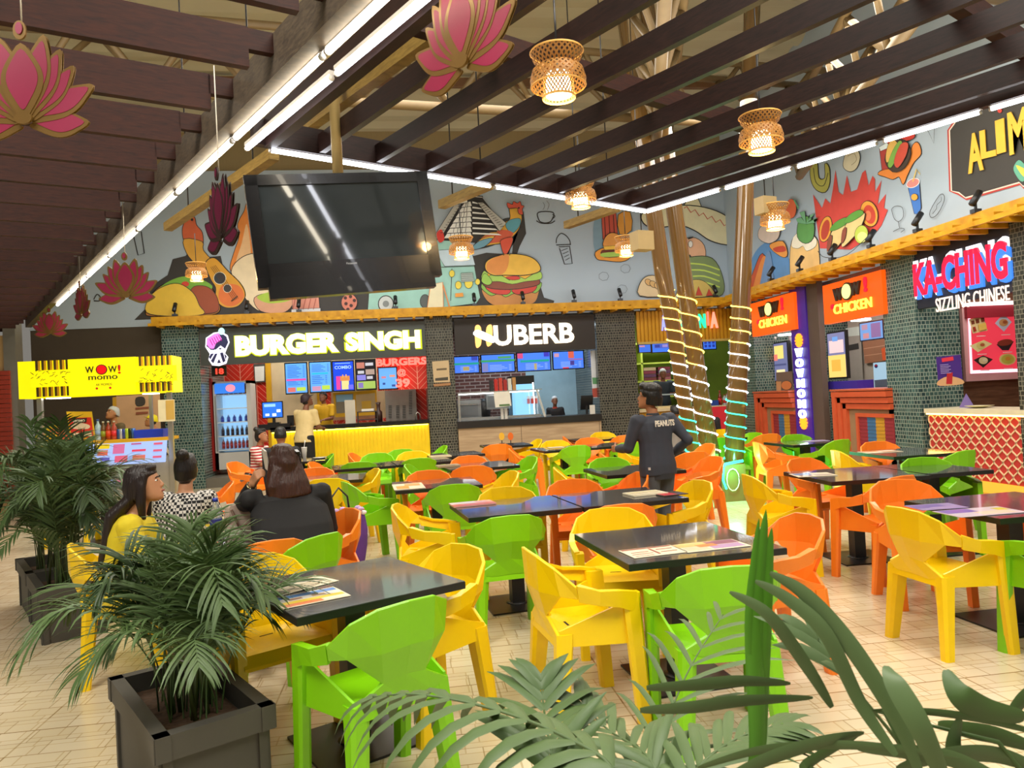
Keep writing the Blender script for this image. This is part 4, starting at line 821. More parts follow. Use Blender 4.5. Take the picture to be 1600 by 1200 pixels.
f = MB(); f.box((FKi.p(67, 620).x, KY+.1, z0-.035), (FKi.p(95, 620).x, KY+.35, z0-.02)); f.box((FKi.p(219, 617).x, KY+.1, z0-.035), (FKi.p(238, 617).x, KY+.35, z0-.02)); f.build('under_light', E('ffffff', 6), t, True)
FK3 = FY(KY+.25)
t = thing('price_poster', 'yellow framed red dumpling poster standing on kiosk', 'poster', FK3.p(128, 687)); g = Art(FK3); g.poly([(104,643),(144,643),(150,686),(111,689)], 'e8c020'); g.build('frame', t); g = Art(FK3); g.l = 3; g.poly([(108,653),(143,652),(147,683),(113,685)], 'd83028')
for q in ([(112,665),(122,660),(140,664),(138,670),(116,670)], [(115,678),(124,676),(126,683),(116,683)], [(132,678),(142,675),(144,681),(134,682)]): g.poly(q, 'e8d8c0', 0, 3)
g.poly([(114,655),(137,653),(136,660),(118,661)], '2a2420'); g.build('print', t); sktxt('MOMO', FK3, 116, 660, 134, 659, 4, P('f4f4e8', .5), t, .03, .004, .03)
t = thing('round_board', 'yellow and red round board leaning at kiosk left end', 'board', FK3.p(85, 693)); g = Art(FK3); g.poly(ell(82, 690, 27, 26, 0, 20, 180, 360), 'e8c820', 1); g.poly(ell(90, 690, 19, 21, 0, 20, 180, 360), 'd86a4a', .6); g.poly(ell(82, 692, 15, 15, 0, 20, 180, 360), 'e8b820', .6); g.build('disc', t)
def onk(x, y): q = atY(x, y, KY+.3); return q.x
b1 = bottle(onk(154, 685), KY+.3, kz+.02, .34, .05, P('a8c8e0', .1), P('3a5ab8', .3), 'clear water bottle beside the red poster', 'bottles on the kiosk', liquid=P('88a8d0', .3))
for i, x in enumerate((162, 170, 179)): bottle(onk(x, 685), KY+.3, kz+.02, .30, .042, P(('6a4a20', '9a3818', 'b04a3a')[i], .2), P('d8d8d0', .3), 'sauce bottle with red label on kiosk, %s of three' % ('left', 'middle', 'right')[i], 'bottles on the kiosk', liquid=P(('8a9a30', 'd84828', 'd83040')[i], .4))
for i, x in enumerate((186, 190, 194, 199, 204, 209)):
    f = MB(); f.lathe([(.028, 0), (.032, .01), (.032, .15), (.026, .165)], (onk(x, 685), KY+.3, kz+.02), P(('3a5a9a', 'c0c8d8', '3a4a9a', 'b0d040', '2a3a2a', '4a7ad0')[i], .25, .3), 12); tag(f.build('drink_can'), 'slim drink can on the kiosk, %s' % ('leftmost silver blue', 'second from left', 'third from left', 'lime green one', 'black one', 'rightmost blue')[i], 'can', 'cans on the kiosk')
f = MB(); f.box((onk(213, 685), KY+.2, kz+.02), (onk(258, 680), KY+.6, kz+.15)); tag(f.build('plastic_tray', P('1f3fd0', .35)), 'bright blue plastic tray at kiosk right end', 'tray')
g = Art(FY(KY+.02)); g.poly([(247,625),(273,624),(274,658),(248,659)], 'e8dcb0'); g.poly([(259,626),(272,625),(273,655),(260,656)], 'd0a850'); tag(g.build('paper_notice'), 'cream and gold notice hanging on kiosk post', 'notice')
g = Art(FY(15.2)); g.poly([(182,619),(250,615),(252,690),(184,692)], 'c49a74'); g.poly([(176,621),(182,620),(184,690),(178,691)], 'c0901c'); g.poly([(213,622),(225,621),(226,632),(214,634)], '3a3430', .5, 3); g.poly([(212,637),(236,635),(236,638),(212,640)], '8a4a34'); g.poly([(213,644),(232,643),(232,646),(213,648)], '8a4a34'); tag(g.build('wall_board'), 'tan board with dark print behind the kiosk', 'board')
# cream side wall panel at far left
f = MB(); a = atY(0, 560, 14.25); c = atY(21, 700, 14.25)
for k in range(28): z = .2+k*.082; f.box((-9.2, 14.22-(k % 2)*.01, z), (c.x, 14.28, z+.075))
t = tag(f.build('slatted_panel', P('a83a28', .6)), 'red slatted timber panel at the far left edge', 'panel')
# ================================================================ RIGHT WALL SHOPS
def wsign(lab, x0, x1, yt0, yb0, yt1, yb1):
    fr = WX(XW-.12); a = fr.p(x0, yt0); c = fr.p(x1, yb1); r = thing('shop_sign', lab, 'sign', V(((a.x+c.x)/2, (a.y+c.y)/2, c.z)), 0, 'orange shop signs')
    f = MB(); f.box((XW-.12, c.y, c.z), (XW, a.y, a.z)); f.build('light_box', E('ff5a08', 1.05), r, True)
    L = a.y-c.y; hh = a.z-c.z
    P0 = lambda u, v: V((XW-.125, a.y-L*u, c.z+hh*v)); n = V((-1, 0, 0)); u_ = V((0, -1, 0))
    text('W', 'letter', P('38281c', .5), P0(.22, .52), u_, ZA, n, L*.17, hh*.32, r, .07, .04); text('W', 'letter', P('38281c', .5), P0(.52, .56), u_, ZA, n, L*.17, hh*.32, r, .07, .04); text('!', 'letter', E('ff1030', 1.3), P0(.73, .58), u_, ZA, n, L*.055, hh*.36, r, .05, .02)
    f = MB(); f.prism([P0(.46+.095*math.cos(q), .70+.22*math.sin(q)) for q in [k*math.pi/10 for k in range(20)]], n, .03, P('38281c', .5)); f.prism([P0(.46+.075*math.cos(q), .70+.18*math.sin(q)) for q in [k*math.pi/10 for k in range(20)]], n, .04, E('fff88a', 1.6)); f.build('letter_o', None, r, True)
    text('CHICKEN', 'lettering', E('fff04a', 2.2), P0(.2, .2), u_, ZA, n, L*.64, hh*.24, r, .01, .02)
    f = MB(); f.prism([P0(.19+.03*math.cos(q), .40+.07*math.sin(q)) for q in [k*math.pi/5 for k in range(10)]], n, .03, E('ff1030', 1.2)); f.build('red_mark', None, r, True)
    return a, c
a1, c1 = wsign('orange glowing sign reading WOW! CHICKEN nearer the corner', 1173, 1243, 475, 527, 456, 514)
a2, c2 = wsign('orange glowing sign reading WOW! CHICKEN nearer the red lattice counter', 1285, 1381, 447, 507, 420, 490)
# purple lit column
y1 = atX(1243, 560, XW).y; y0 = atX(1268, 560, XW).y; ye = atX(1285, 560, XW).y
t = thing('lit_column', 'purple column with glowing white vertical lettering', 'column', (XW, (y0+y1)/2, 0)); f = MB(); f.box((XW-.06, y0, 0), (XW+.08, y1, 3.42), P('4a2ab0', .4, var=.15)); f.build('shaft', None, t, True)
f = MB(); f.box((XW-.03, ye, 0), (XW+.08, y0, 3.42), P('5f4f46', .5)); f.build('side_face', None, t, True)
zt_ = atX(1255, 543, XW).z; zb_ = atX(1262, 655, XW).z
text('WOW! MOMO', 'lettering', E('e8fff8', 3), V((XW-.07, (y0+y1)/2+.12, zb_)), ZA, V((0, 1, 0))*-1, V((-1, 0, 0)), zt_-zb_, .24, t, .05, .03) if False else None
mbx = MB()
chars = 'WOWMOMO'; hh = (zt_-zb_)/len(chars)
for i, ch in enumerate(chars): text(ch, '', E('e8fff8', 3), V((XW-.07, (y0+y1)/2+.13, zt_-hh*(i+1)+.02)), V((0, -1, 0)), ZA, V((-1, 0, 0)), .26, hh*.85, None, .05, .03, mb=mbx)
mbx.build('lettering', None, t, True)
f = MB()
for zc in (zt_+.14, zb_-.06):
    c0 = V((XW-.07, (y0+y1)/2, zc))
    for k in range(6): f.obox(c0, V((0, math.cos(k*.52), math.sin(k*.52)))*.13, V((0, -math.sin(k*.52), math.cos(k*.52)))*.02, V((.012, 0, 0)))
f.build('star_mark', E('ff8a20', 2.4), t, True)
# orange counters
def ocounter(lab, y0, y1, mir=1):
    x0 = XW-.05; t = thing('stall_counter', lab, 'counter', (x0+.3, (y0+y1)/2, 0)); mo = P('cf5a34', .45); mt = P('9a7a5a', .5)
    f = MB(); f.box((x0, y0, 0), (x0+.6, y1, 1.38), mt)
    for k in range(3): f.box((x0-.12+k*.03, y0, 1.38-.10*(k+1)), (x0+.1, y1, 1.38-.10*k-.012), mo); f.box((x0-.12+k*.03, y1-.11*(k+1), 0), (x0+.1, y1-.11*k-.012, 1.28), mo)
    f.build('body', None, t, True)
    f = MB(); ya, yb = y0+.0, y1-.62; za, zb = .42, .95
    f.box((x0-.04, ya, za-.06), (x0, yb+.06, za), mo); f.box((x0-.04, ya, zb), (x0, yb+.06, zb+.06), mo); f.box((x0-.04, yb, za), (x0, yb+.06, zb), mo); f.build('frame', None, t, True)
    cs_ = ['96303a', '3f6f9a', 'c9962c', '96303a']; n = 4; wd = (yb-ya)/n; f = MB()
    for i in range(n):
        for k in range(18): f.box((x0-.012-.006*(k % 2), yb-wd*(i+1), za+(zb-za)*k/18), (x0, yb-wd*i, za+(zb-za)*(k+1)/18), P(cs_[i], .5))
    f.build('striped_panel', None, t, True)
    f = MB(); f.box((x0-.13, y0, 1.38), (x0+.6, y1+.02, 1.41)); f.build('countertop', P('c8603c', .35), t, True); return t
ocounter('orange framed counter with striped panel nearer the corner', y1+.02, 15.1)
ocounter('orange framed counter with striped panel right of the purple column', c2.y, a2.y-.15)
XB = 8.6; FX = WX(XB); FX2 = WX(9.55)
def wscreen(lab, fr, x0, y0, x1, y1, base, bits, glow=1, t=.06, name='menu_screen', cat='screen', group='screens of the orange shops'):
    return screen(lab, fr, x0, y0, x1, y1, base, bits, glow, cat, name, group, t)
wscreen('tall lit poster of fried food left of purple column', WX(7.85), 1206, 537, 1233, 595, '6a6f98', [(.15, .08, .75, .42, 'e8d878'), (.05, .3, .35, .46, 'e07a6a'), (.1, .55, .9, .6, '4a4f78'), (.25, .7, .8, .98, 'f0e0a8')], 1.1, name='lit_poster', cat='poster')
wscreen('tall lit poster of fried food right of purple column', FX, 1292, 521, 1324, 590, '787aa0', [(.1, .18, .9, .45, 'e8c8c8'), (.3, .1, .6, .2, '6a9ad8'), (.02, .5, .98, .98, 'f4d070'), (.2, .6, .7, .85, 'f0b048')], 1.1, name='lit_poster', cat='poster')
wscreen('wide blue menu screen under the nearer orange sign', FX, 1343, 506, 1381, 528, '6fa0dc', [(.1, .1, .35, .4, 'b08aa0'), (.5, .1, .9, .9, '8a6a9a'), (.15, .6, .4, .9, 'c88a90')], .9)
g = Art(WX(7.95)); g.poly([(1232,520),(1252,516),(1256,600),(1238,602)], 'b4bcbc'); tag(g.build('pale_wall_board'), 'pale grey board left of the purple column', 'board')
wscreen('small dark till screen at the left orange counter', WX(7.8), 1240, 584, 1250, 598, '2a3a5a', [(.1, .1, .9, .4, '3a5a8a')], .8)
g = Art(FX2); g.poly([(1322,515),(1345,510),(1350,610),(1326,612)], 'a9a59c'); g.poly([(1322,513),(1343,510),(1345,524),(1324,526)], 'd6e4dc'); g.poly([(1324,540),(1342,536),(1343,545),(1325,548)], '3a3a38'); tag(g.build('kitchen_cladding'), 'grey steel kitchen cladding behind the orange counter', 'cladding')
g = Art(FX2); g.poly([(1348,530),(1392,522),(1395,562),(1352,568)], 'a87456'); g.line([(1350,545),(1394,538)], 1, 'd9a888'); g.line([(1351,556),(1394,550)], 1, 'd9a888'); g.poly([(1378,545),(1391,538),(1392,562),(1380,563)], 'e8602c'); tag(g.build('wall_menu'), 'brown wall menu with orange picture in the nearer orange shop', 'menu board')
t = thing('chiller', 'small white chiller with round drink emblem on orange counter', 'fridge', WX(8.2).p(1378, 608)); g = Art(WX(8.2)); g.poly([(1365,567),(1388,565),(1390,607),(1367,608)], 'b9d8e8', mat=E('a8cce0', .8)); g.build('glass_door', t); g = Art(WX(8.2)); g.l = 3; g.poly(ell(1370, 572, 2.6, 3), 'x', mat=P('1a2a6a', .4)); g.poly(ell(1370, 571, 2.2, 1.3), 'c02838'); g.poly([(1368,594),(1388,592),(1389,606),(1369,607)], '5a6a7a'); g.build('emblem', t)
f = MB(); a = WX(7.9).p(1318, 606); c = WX(7.9).p(1365, 596); f.box((7.6, c.y, 1.41), (7.9, a.y, 1.55)); tag(f.build('plastic_tray', P('3a2a9a', .4)), 'dark violet tray on the nearer orange counter', 'tray')
t = thing('counter_poster', 'brown burger poster standing on the left orange counter', 'poster', WX(7.6).p(1226, 612)); g = Art(WX(7.6)); g.poly([(1213,582),(1238,580),(1240,610),(1214,612)], '7a6a60'); g.build('board', t); g = Art(WX(7.6)); g.l = 3; g.poly(ell(1230, 602, 8, 7), 'd98a50', .6); g.poly([(1214,596),(1222,596),(1222,610),(1215,611)], 'c89a6a'); g.build('print', t); 
t = thing('security_camera', 'white dome camera under the orange sign near the corner', 'camera', WX(7.9).p(1209, 535)); f = MB(); q = V((7.9, WX(7.9).p(1209, 530).y, WX(7.9).p(1209, 530).z)); f.lathe([(.08, .05), (.08, 0), (.06, -.05), (.0, -.1)], q, m_wht, 14); f.build('dome', None, t, True)
for (x, y, lb) in ((1228, 524, 'left'), (1345, 501, 'right')):
    q = WX(7.75).p(x, y); f = MB(); f.lathe([(.16, 0), (.16, .03)], (7.75, q.y, q.z), E('ffffff', 6), 20); tag(f.build('downlight'), 'round white downlight under the %s orange sign' % lb, 'ceiling light')
# KA-CHING
KS = WX(XW-.05); a = atX(1421, 396, XW); c = atX(1588, 459, XW)
ka0 = atX(1436, 483, XW); ka1 = atX(1588, 459, XW)
t = thing('shop_sign', 'dark sign reading KA-CHING SIZZLING CHINESE in red and white', 'sign', (XW, (ka0.y+ka1.y)/2, ka0.z))
f = MB(); f.box((XW-.02, ka1.y-.05, ka0.z), (XW+.1, ka0.y, 3.40)); f.build('backboard', P('1e2130', .5), t, True)
yA = ka0.y-.02; Lk = ka0.y-ka1.y-.05; zk = atX(1437, 464, XW).z
M_ = MB(); text('KA-CHING', '', E('ffffff', 1.6), V((XW-.03, yA+.03, zk-.03)), (0, -1, 0), ZA, (-1, 0, 0), Lk+.08, .56, None, .08, .015, mb=M_); M_.build('letter_backing', None, t, True)
M_ = MB(); text('KA-CHING', '', E('3a80e8', 1.2), V((XW-.04, yA-.04, zk-.05)), (0, -1, 0), ZA, (-1, 0, 0), Lk+.02, .46, None, .05, .03, mb=M_); M_.build('letter_shadow', None, t, True)
M_ = MB(); text('KA-CHING', '', E('f01038', 1.7), V((XW-.05, yA, zk)), (0, -1, 0), ZA, (-1, 0, 0), Lk, .48, None, .035, .03, mb=M_); M_.build('lettering', None, t, True)
M_ = MB(); text('SIZZLING CHINESE', '', E('ffe8d8', 1.15), V((XW-.06, yA-.42, zk-.27)), (0, -1, 0), ZA, (-1, 0, 0), Lk-.42, .19, None, .0, .012, mb=M_); M_.build('tagline', None, t, True)
# KA-CHING inner side: tiled return, menu board facing the hall
f = MB(); f.box((XW+.3, ka0.y-.0, 0), (XW+.63, ka0.y+.35, 3.42)); pp = struct(f, 'trim_11', m_tile, 'mosaic return wall beside the red menu board')
KB = FY(9.75); bm = 10.3
FB = FY(bm)
f = MB(); f.box((XW+.9, 10.45, 0), (11, 10.6, 3.4)); struct(f, 'trim_12', wood('brown_plank', '5a4030', '7f6048', .5, (.4, 1, 4)), 'brown plank rear wall behind the lattice counter')
FB = FY(10.4); g = MB(); t = thing('menu_board', 'large lit red menu board with pictures of dishes', 'menu board', FB.p(1550, 588)); panel(g, FB, 1500, 482, 1625, 590, .06, P('d8a8ac', .4), -.02); g.build('frame', None, t, True)
g = Art(FB); g.l = 14; g.poly([(1508,492),(1622,488),(1622,580),(1512,584)], 'x', mat=E('d83848', .95)); g.poly([(1508,492),(1622,488),(1622,492),(1508,496)], 'x', mat=E('ffd8e8', 1.4)); g.poly([(1508,492),(1512,492),(1516,584),(1512,584)], 'x', mat=E('ffd0e0', 1.3)); g.poly([(1512,579),(1622,575),(1622,580),(1512,584)], 'x', mat=E('ffd8e8', 1.4)); g.build('lit_panel', t)
g = Art(FB); g.l = 20
def dish(pts, c1, c2, c3, k=0): g.poly(pts, c1); cx = sum(p[0] for p in pts)/len(pts); cy = sum(p[1] for p in pts)/len(pts); g.poly(ell(cx, cy, 7, 5.5), c2); g.poly(ell(cx+2, cy-1, 3.5, 2.5), c3)
g.poly([(1509,500),(1531,494),(1538,517),(1515,522)], 'e8d8a0'); 
for dx, dy in ((0,0),(7,-2),(15,-4)): g.poly([(1512+dx,502+dy),(1517+dx,501+dy),(1518+dx,507+dy),(1513+dx,508+dy)], '7a3a20')
g.poly([(1514,512),(1518,511),(1520,518),(1516,519)], 'a83a20'); g.poly([(1522,508),(1534,505),(1536,515),(1524,518)], 'e8c860')
dish([(1548,506),(1561,491),(1574,504),(1562,519)], 'c0d0e8', 'c89a60', 'a05a30'); dish([(1508,541),(1530,532),(1543,538),(1521,551)], 'e8e0a0', 'd8d080', 'b8603a')
g.poly([(1549,539),(1576,534),(1568,548),(1558,548)], '2a2226'); g.poly(ell(1562,536,12,5,-8), '8a3a28'); dish([(1513,563),(1528,556),(1543,562),(1528,575)], '2c2420', 'e0d0a0', 'e8e0c0'); g.poly(ell(1565,562,13,9), 'e8d890'); g.poly(ell(1565,562,10,7), 'c8c850'); g.poly(ell(1565,561,4,3), 'e0a040')
dish(ell(1592,528,9,9), 'e0d8c0', '4a5a3a', 'e0d0a0'); dish(ell(1594,560,8,9), 'e0e4e0', '3a7a6a', 'd0e0d0')
g.poly([(1492,502),(1498,501),(1499,517),(1493,518)], 'f0a0b0') if False else None
for x, y in ((1522,526),(1560,524),(1523,554),(1562,551),(1527,579),(1563,576)): g.poly([(x-7,y),(x+7,y-.6),(x+7,y+.6),(x-7,y+1.2)], 'f4d8d8')
g.build('dish_pictures', t)
t = thing('lightbox', 'lit edge strip below the dark red and white sign', 'light', FB.p(1540, 478)); f = MB(); q = FB.p(1503, 480); f.box((q.x, 10.2, q.z), (q.x+1.3, 10.4, q.z+.05), E('ffe0e0', 2.0)); f.build('strip', None, t, True)
f = MB(); f.box((q.x, 10.3, q.z-.18), (q.x+1.3, 10.42, q.z), P('a02838', .5)); tag(f.build('valance', None), 'dark red valance above the red menu board', 'valance')
# purple leaflet holder, lattice counter
FL_ = FY(8.9)
LX = XW-.02; ly0 = 6.5; ly1 = atX(1451, 642, LX).y
t = thing('lattice_counter', 'red counter front covered with pale wavy lattice', 'counter', (LX, (ly0+ly1)/2, 0)); f = MB(); f.box((LX, ly0, .16), (LX+.6, ly1, 1.04)); f.build('red_front', P('b8302c', .5), t, True)
f = MB(); f.box((LX-.06, ly0, 1.04), (LX+.6, ly1+.02, 1.1)); f.build('countertop', P('d9d0b0', .3), t, True)
f = MB(); wv = .15
for k in range(0, int((ly1-ly0)/(wv/2))+1):
    pts = []
    for i in range(51):
        ph = i/50*math.pi*2*5; yy = ly0+k*wv/2+(-1)**k*(wv/4)*math.cos(ph); pts.append(V((LX-.012, min(max(yy, ly0), ly1), .17+.86*i/50)))
    for i in range(50):
        a_, b2_ = pts[i], pts[i+1]; d_ = (b2_-a_).normalized(); nn = V((0, -d_.z, d_.y))*.0075
        f.add([a_-nn, a_+nn, b2_+nn, b2_-nn, a_-nn+V((.014, 0, 0)), a_+nn+V((.014, 0, 0)), b2_+nn+V((.014, 0, 0)), b2_-nn+V((.014, 0, 0))], [(0, 1, 2, 3), (0, 3, 7, 4), (1, 5, 6, 2)])
f.build('lattice', P('e6c9a0', .5), t, True)
f = MB(); f.box((LX-.05, ly0, .02), (LX+.6, ly1, .16)); f.build('lit_plinth', E('ffb93a', .9), t, True)
f = MB(); f.box((LX-.045, ly0, 1.015), (LX-.025, ly1, 1.035)); f.build('light_strip', E('ffc060', 9), t, True)
FL_ = WX(XW+.12); t = thing('leaflet_stand', 'purple menu card with wings picture on lattice counter', 'menu card', FL_.p(1480, 604)); g = Art(FY(9.3)); g.poly([(1462,558),(1500,554),(1504,600),(1466,604)], '4a2a8a'); g.build('card', t)
g = Art(FY(9.3)); g.l = 3; g.poly([(1470,560),(1488,557),(1489,563),(1471,566)], 'e83a50'); g.poly([(1464,596),(1480,588),(1500,592),(1503,600),(1467,603)], 'e0b080', 0, 3); g.poly([(1478,583),(1487,582),(1486,600),(1477,600)], 'c02830')
for k in range(6): g.poly([(1467,570+k*2.6),(1480+3*(k%2),569+k*2.6),(1480+3*(k%2),570+k*2.6),(1467,571+k*2.6)], 'b0a0e0')
g.build('card_print', t)
t = thing('triangular_card', 'small folded violet tent card on the lattice counter', 'tent card', (XW+.3, atX(1510, 622, XW+.3).y, 1.1)); f = MB(); f.add([(-.0, .15, 0), (0, -.15, 0), (.0, 0, .2), (.12, 0, 0)], [(0, 1, 2), (1, 3, 2), (3, 0, 2), (0, 3, 1)]); f.build('card', P('7a68a8', .5), t)
f = MB(); f.lathe([(.05, 0), (.17, .03), (.18, .035)], (XW+.25, atX(1530, 632, XW+.25).y, 1.1), P('e6dcb0', .4), 24); tag(f.build('plate'), 'shallow cream plate on the lattice counter', 'plate')
# ================================================================ CHAIRS AND TABLES
def make_chair(col, name, lab):
    mt = P(col, .36, var=.03, scale=3, coat=.04, name='moulded_plastic_'+name)
    t = thing('armchair', lab, 'chair')
    def mir(pts): return [V(p) for p in pts]+[V((-p[0], p[1], p[2])) for p in pts]
    # backrest shell
    R_ = [(0, -.272, .828), (.13, -.260, .820), (.222, -.208, .776), (.272, -.120, .690)]
    M_ = [(0, -.268, .660), (.118, -.252, .650), (.222, -.182, .640), (.258, -.105, .628)]
    W_ = [(0, -.228, .540), (.100, -.216, .525)]
    B_ = [(0, -.205, .435), (.130, -.205, .43), (.222, -.200, .455)]
    L = R_+M_+W_+B_; n = len(L); vs = mir(L); fs = []
    F = [(0,4,5,1),(1,5,6,2),(2,6,7,3),(4,8,9,5),(5,9,6),(8,10,11,9),(9,11,12)]
    for q in F: fs.append(q); fs.append(tuple(i+n for i in q)[::-1])
    mb = MB().add(vs, fs); o = mb.build('backrest', mt, t)
    bake(o, [('WELD', {'merge_threshold': .001}), ('SOLIDIFY', {'thickness': .018, 'offset': 0}), ('BEVEL', {'width': .003, 'segments': 1, 'limit_method': 'ANGLE'})])
    for sx in (1, -1):
        # arm: sloping band that ends on the front leg
        a = [(.272,-.120,.690),(.286,-.01,.655),(.283,.10,.645),(.270,.180,.630)]; b = [(.258,-.105,.615),(.274,-.01,.592),(.272,.09,.572),(.262,.165,.540)]
        c = [(.246,-.100,.688),(.256,-.01,.654),(.253,.09,.644),(.244,.172,.628)]
        vs = [V((sx*p[0], p[1], p[2])) for p in a+b+c]; fs = []
        for i in range(3): fs += [(i, i+1, 5+i, 4+i), (i, 8+i, 9+i, i+1)]
        if sx < 0: fs = [q[::-1] for q in fs]
        o = MB().add(vs, fs).build('armrest', mt, t); bake(o, [('SOLIDIFY', {'thickness': .016, 'offset': 0})])
    def leg(sx, top, bot, ht, hb, extra=None):
        rings = []
        for (x, y, z), (hx, hy) in ((top, ht), (bot, hb)):
            rings.append([V((sx*(x+dx*hx), y+dy*hy, z)) for dx, dy in ((-1, -.6), (-.4, -1), (.7, -1), (1, -.5), (1, .7), (.6, 1), (-1, 1))])
        m = MB().loft(rings, None, True, False)
        if extra: m.prism([V((sx*p[0], p[1], p[2])) for p in extra], (sx, 0, 0), .012)
        o = m.build('leg', mt, t); return o
    for sx in (1, -1):
        leg(sx, (.245, .158, .628), (.243, .200, 0), (.026, .046), (.027, .034), [(.238, .175, .60), (.205, -.195, .475), (.205, -.20, .40), (.238, .18, .385)])
        leg(sx, (.186, -.168, .458), (.222, -.212, 0), (.042, .044), (.031, .030))
    # seat: faceted pan with slot, front and rear skirts
    S = [(-.205,-.20,.452),(.205,-.20,.452),(.235,.19,.440),(-.235,.19,.440),(-.11,-.12,.428),(.11,-.12,.428),(.12,.10,.430),(-.12,.10,.430),(-.232,.21,.40),(.232,.21,.40),(-.235,.20,.385),(.235,.20,.385),(-.205,-.205,.40),(.205,-.205,.40)]
    m = MB().add(S, [(0,1,5,4),(1,2,6,5),(2,3,7,6),(3,0,4,7),(4,5,6,7),(3,2,9,8),(8,9,11,10),(1,0,12,13)])
    o = m.build('seat', mt, t); bake(o, [('SOLIDIFY', {'thickness': .012, 'offset': 1})])
    f = MB(); f.obox((0, -.09, .4405), (.035, 0, 0), (0, .006, 0), (0, 0, .0006)); f.build('drain_slot', P('1c1a10', .8), t)
    return t
CC = {'G': ('7fc60a', 'green'), 'Y': ('f4cc00', 'yellow'), 'O': ('fa8420', 'orange')}
protos = {}; used = set()
CN = {'G': 'lime green', 'Y': 'yellow', 'O': 'orange'}
def chair(c, xy, hd, lab):
    """xy = world position; hd = direction the sitter faces, degrees from +X"""
    if c not in protos: protos[c] = make_chair(CC[c][0], CC[c][1], '')
    pr = protos[c]; rz = R(hd-90); lb = CN[c]+' moulded armchair '+lab; g = CN[c]+' moulded armchairs around the tables'
    if c not in used: used.add(c); pr.location = (xy[0], xy[1], 0); pr.rotation_euler = (0, 0, rz); pr['label'] = lb; pr['group'] = g; return pr
    return dup(pr, (xy[0], xy[1], 0), rz, lb, g)
def cpx(c, px, py, hd, lab):
    p = atZ(px, py, .822); a = R(hd); return chair(c, (p.x+.265*math.cos(a), p.y+.265*math.sin(a)), hd, lab)
# nearest chairs, fitted on several of their corners
chair('G', (-.20, 3.17), 124, 'in the foreground, seen from behind, at the near left table')
chair('Y', (-.74, 3.92), 303, 'left of the near left table, legs beside the front planter')
chair('Y', (.03, 3.83), 212, 'right of the near left table, facing it')
chair('G', (-.77, 4.78), 142, 'behind the near left table, right of the woman in black')
chair('Y', (.81, 3.73), 7, 'standing alone in the middle foreground, back to the left')
chair('G', (.57, 5.08), 97, 'seen from behind at the long table with red papers')
chair('Y', (1.23, 4.58), 262, 'behind the near right table, facing the camera')
chair('O', (1.40, 5.22), 90, 'backed against the yellow one behind the near right table')
chair('G', (1.33, 3.32), 87, 'at the near right table, partly behind palm leaves')
chair('O', (1.98, 4.05), 183, 'right of the near right table')
chair('Y', (3.08, 4.07), 4, 'in the right foreground with its back to the left')
chair('O', (3.64, 5.58), 108, 'seen from behind with a dark pedestal base beside its legs')
chair('Y', (3.05, 6.00), -6, 'right of the light-wrapped trunk, back to the left')
chair('O', (3.52, 4.90), 262, 'behind the table at the right edge, facing the camera')
chair('G', (3.55, 3.72), 100, 'cut by the right edge of the picture')
chair('O', (4.18, 4.35), 182, 'at the far side of the right edge table')
chair('Y', (-1.86, 5.02), 22, 'under the woman in the yellow shirt')
chair('G', (-.44, 7.72), 20, 'with its back to the left behind the woman in black')
chair('Y', (.10, 5.68), 352, 'left of the long table with red papers')
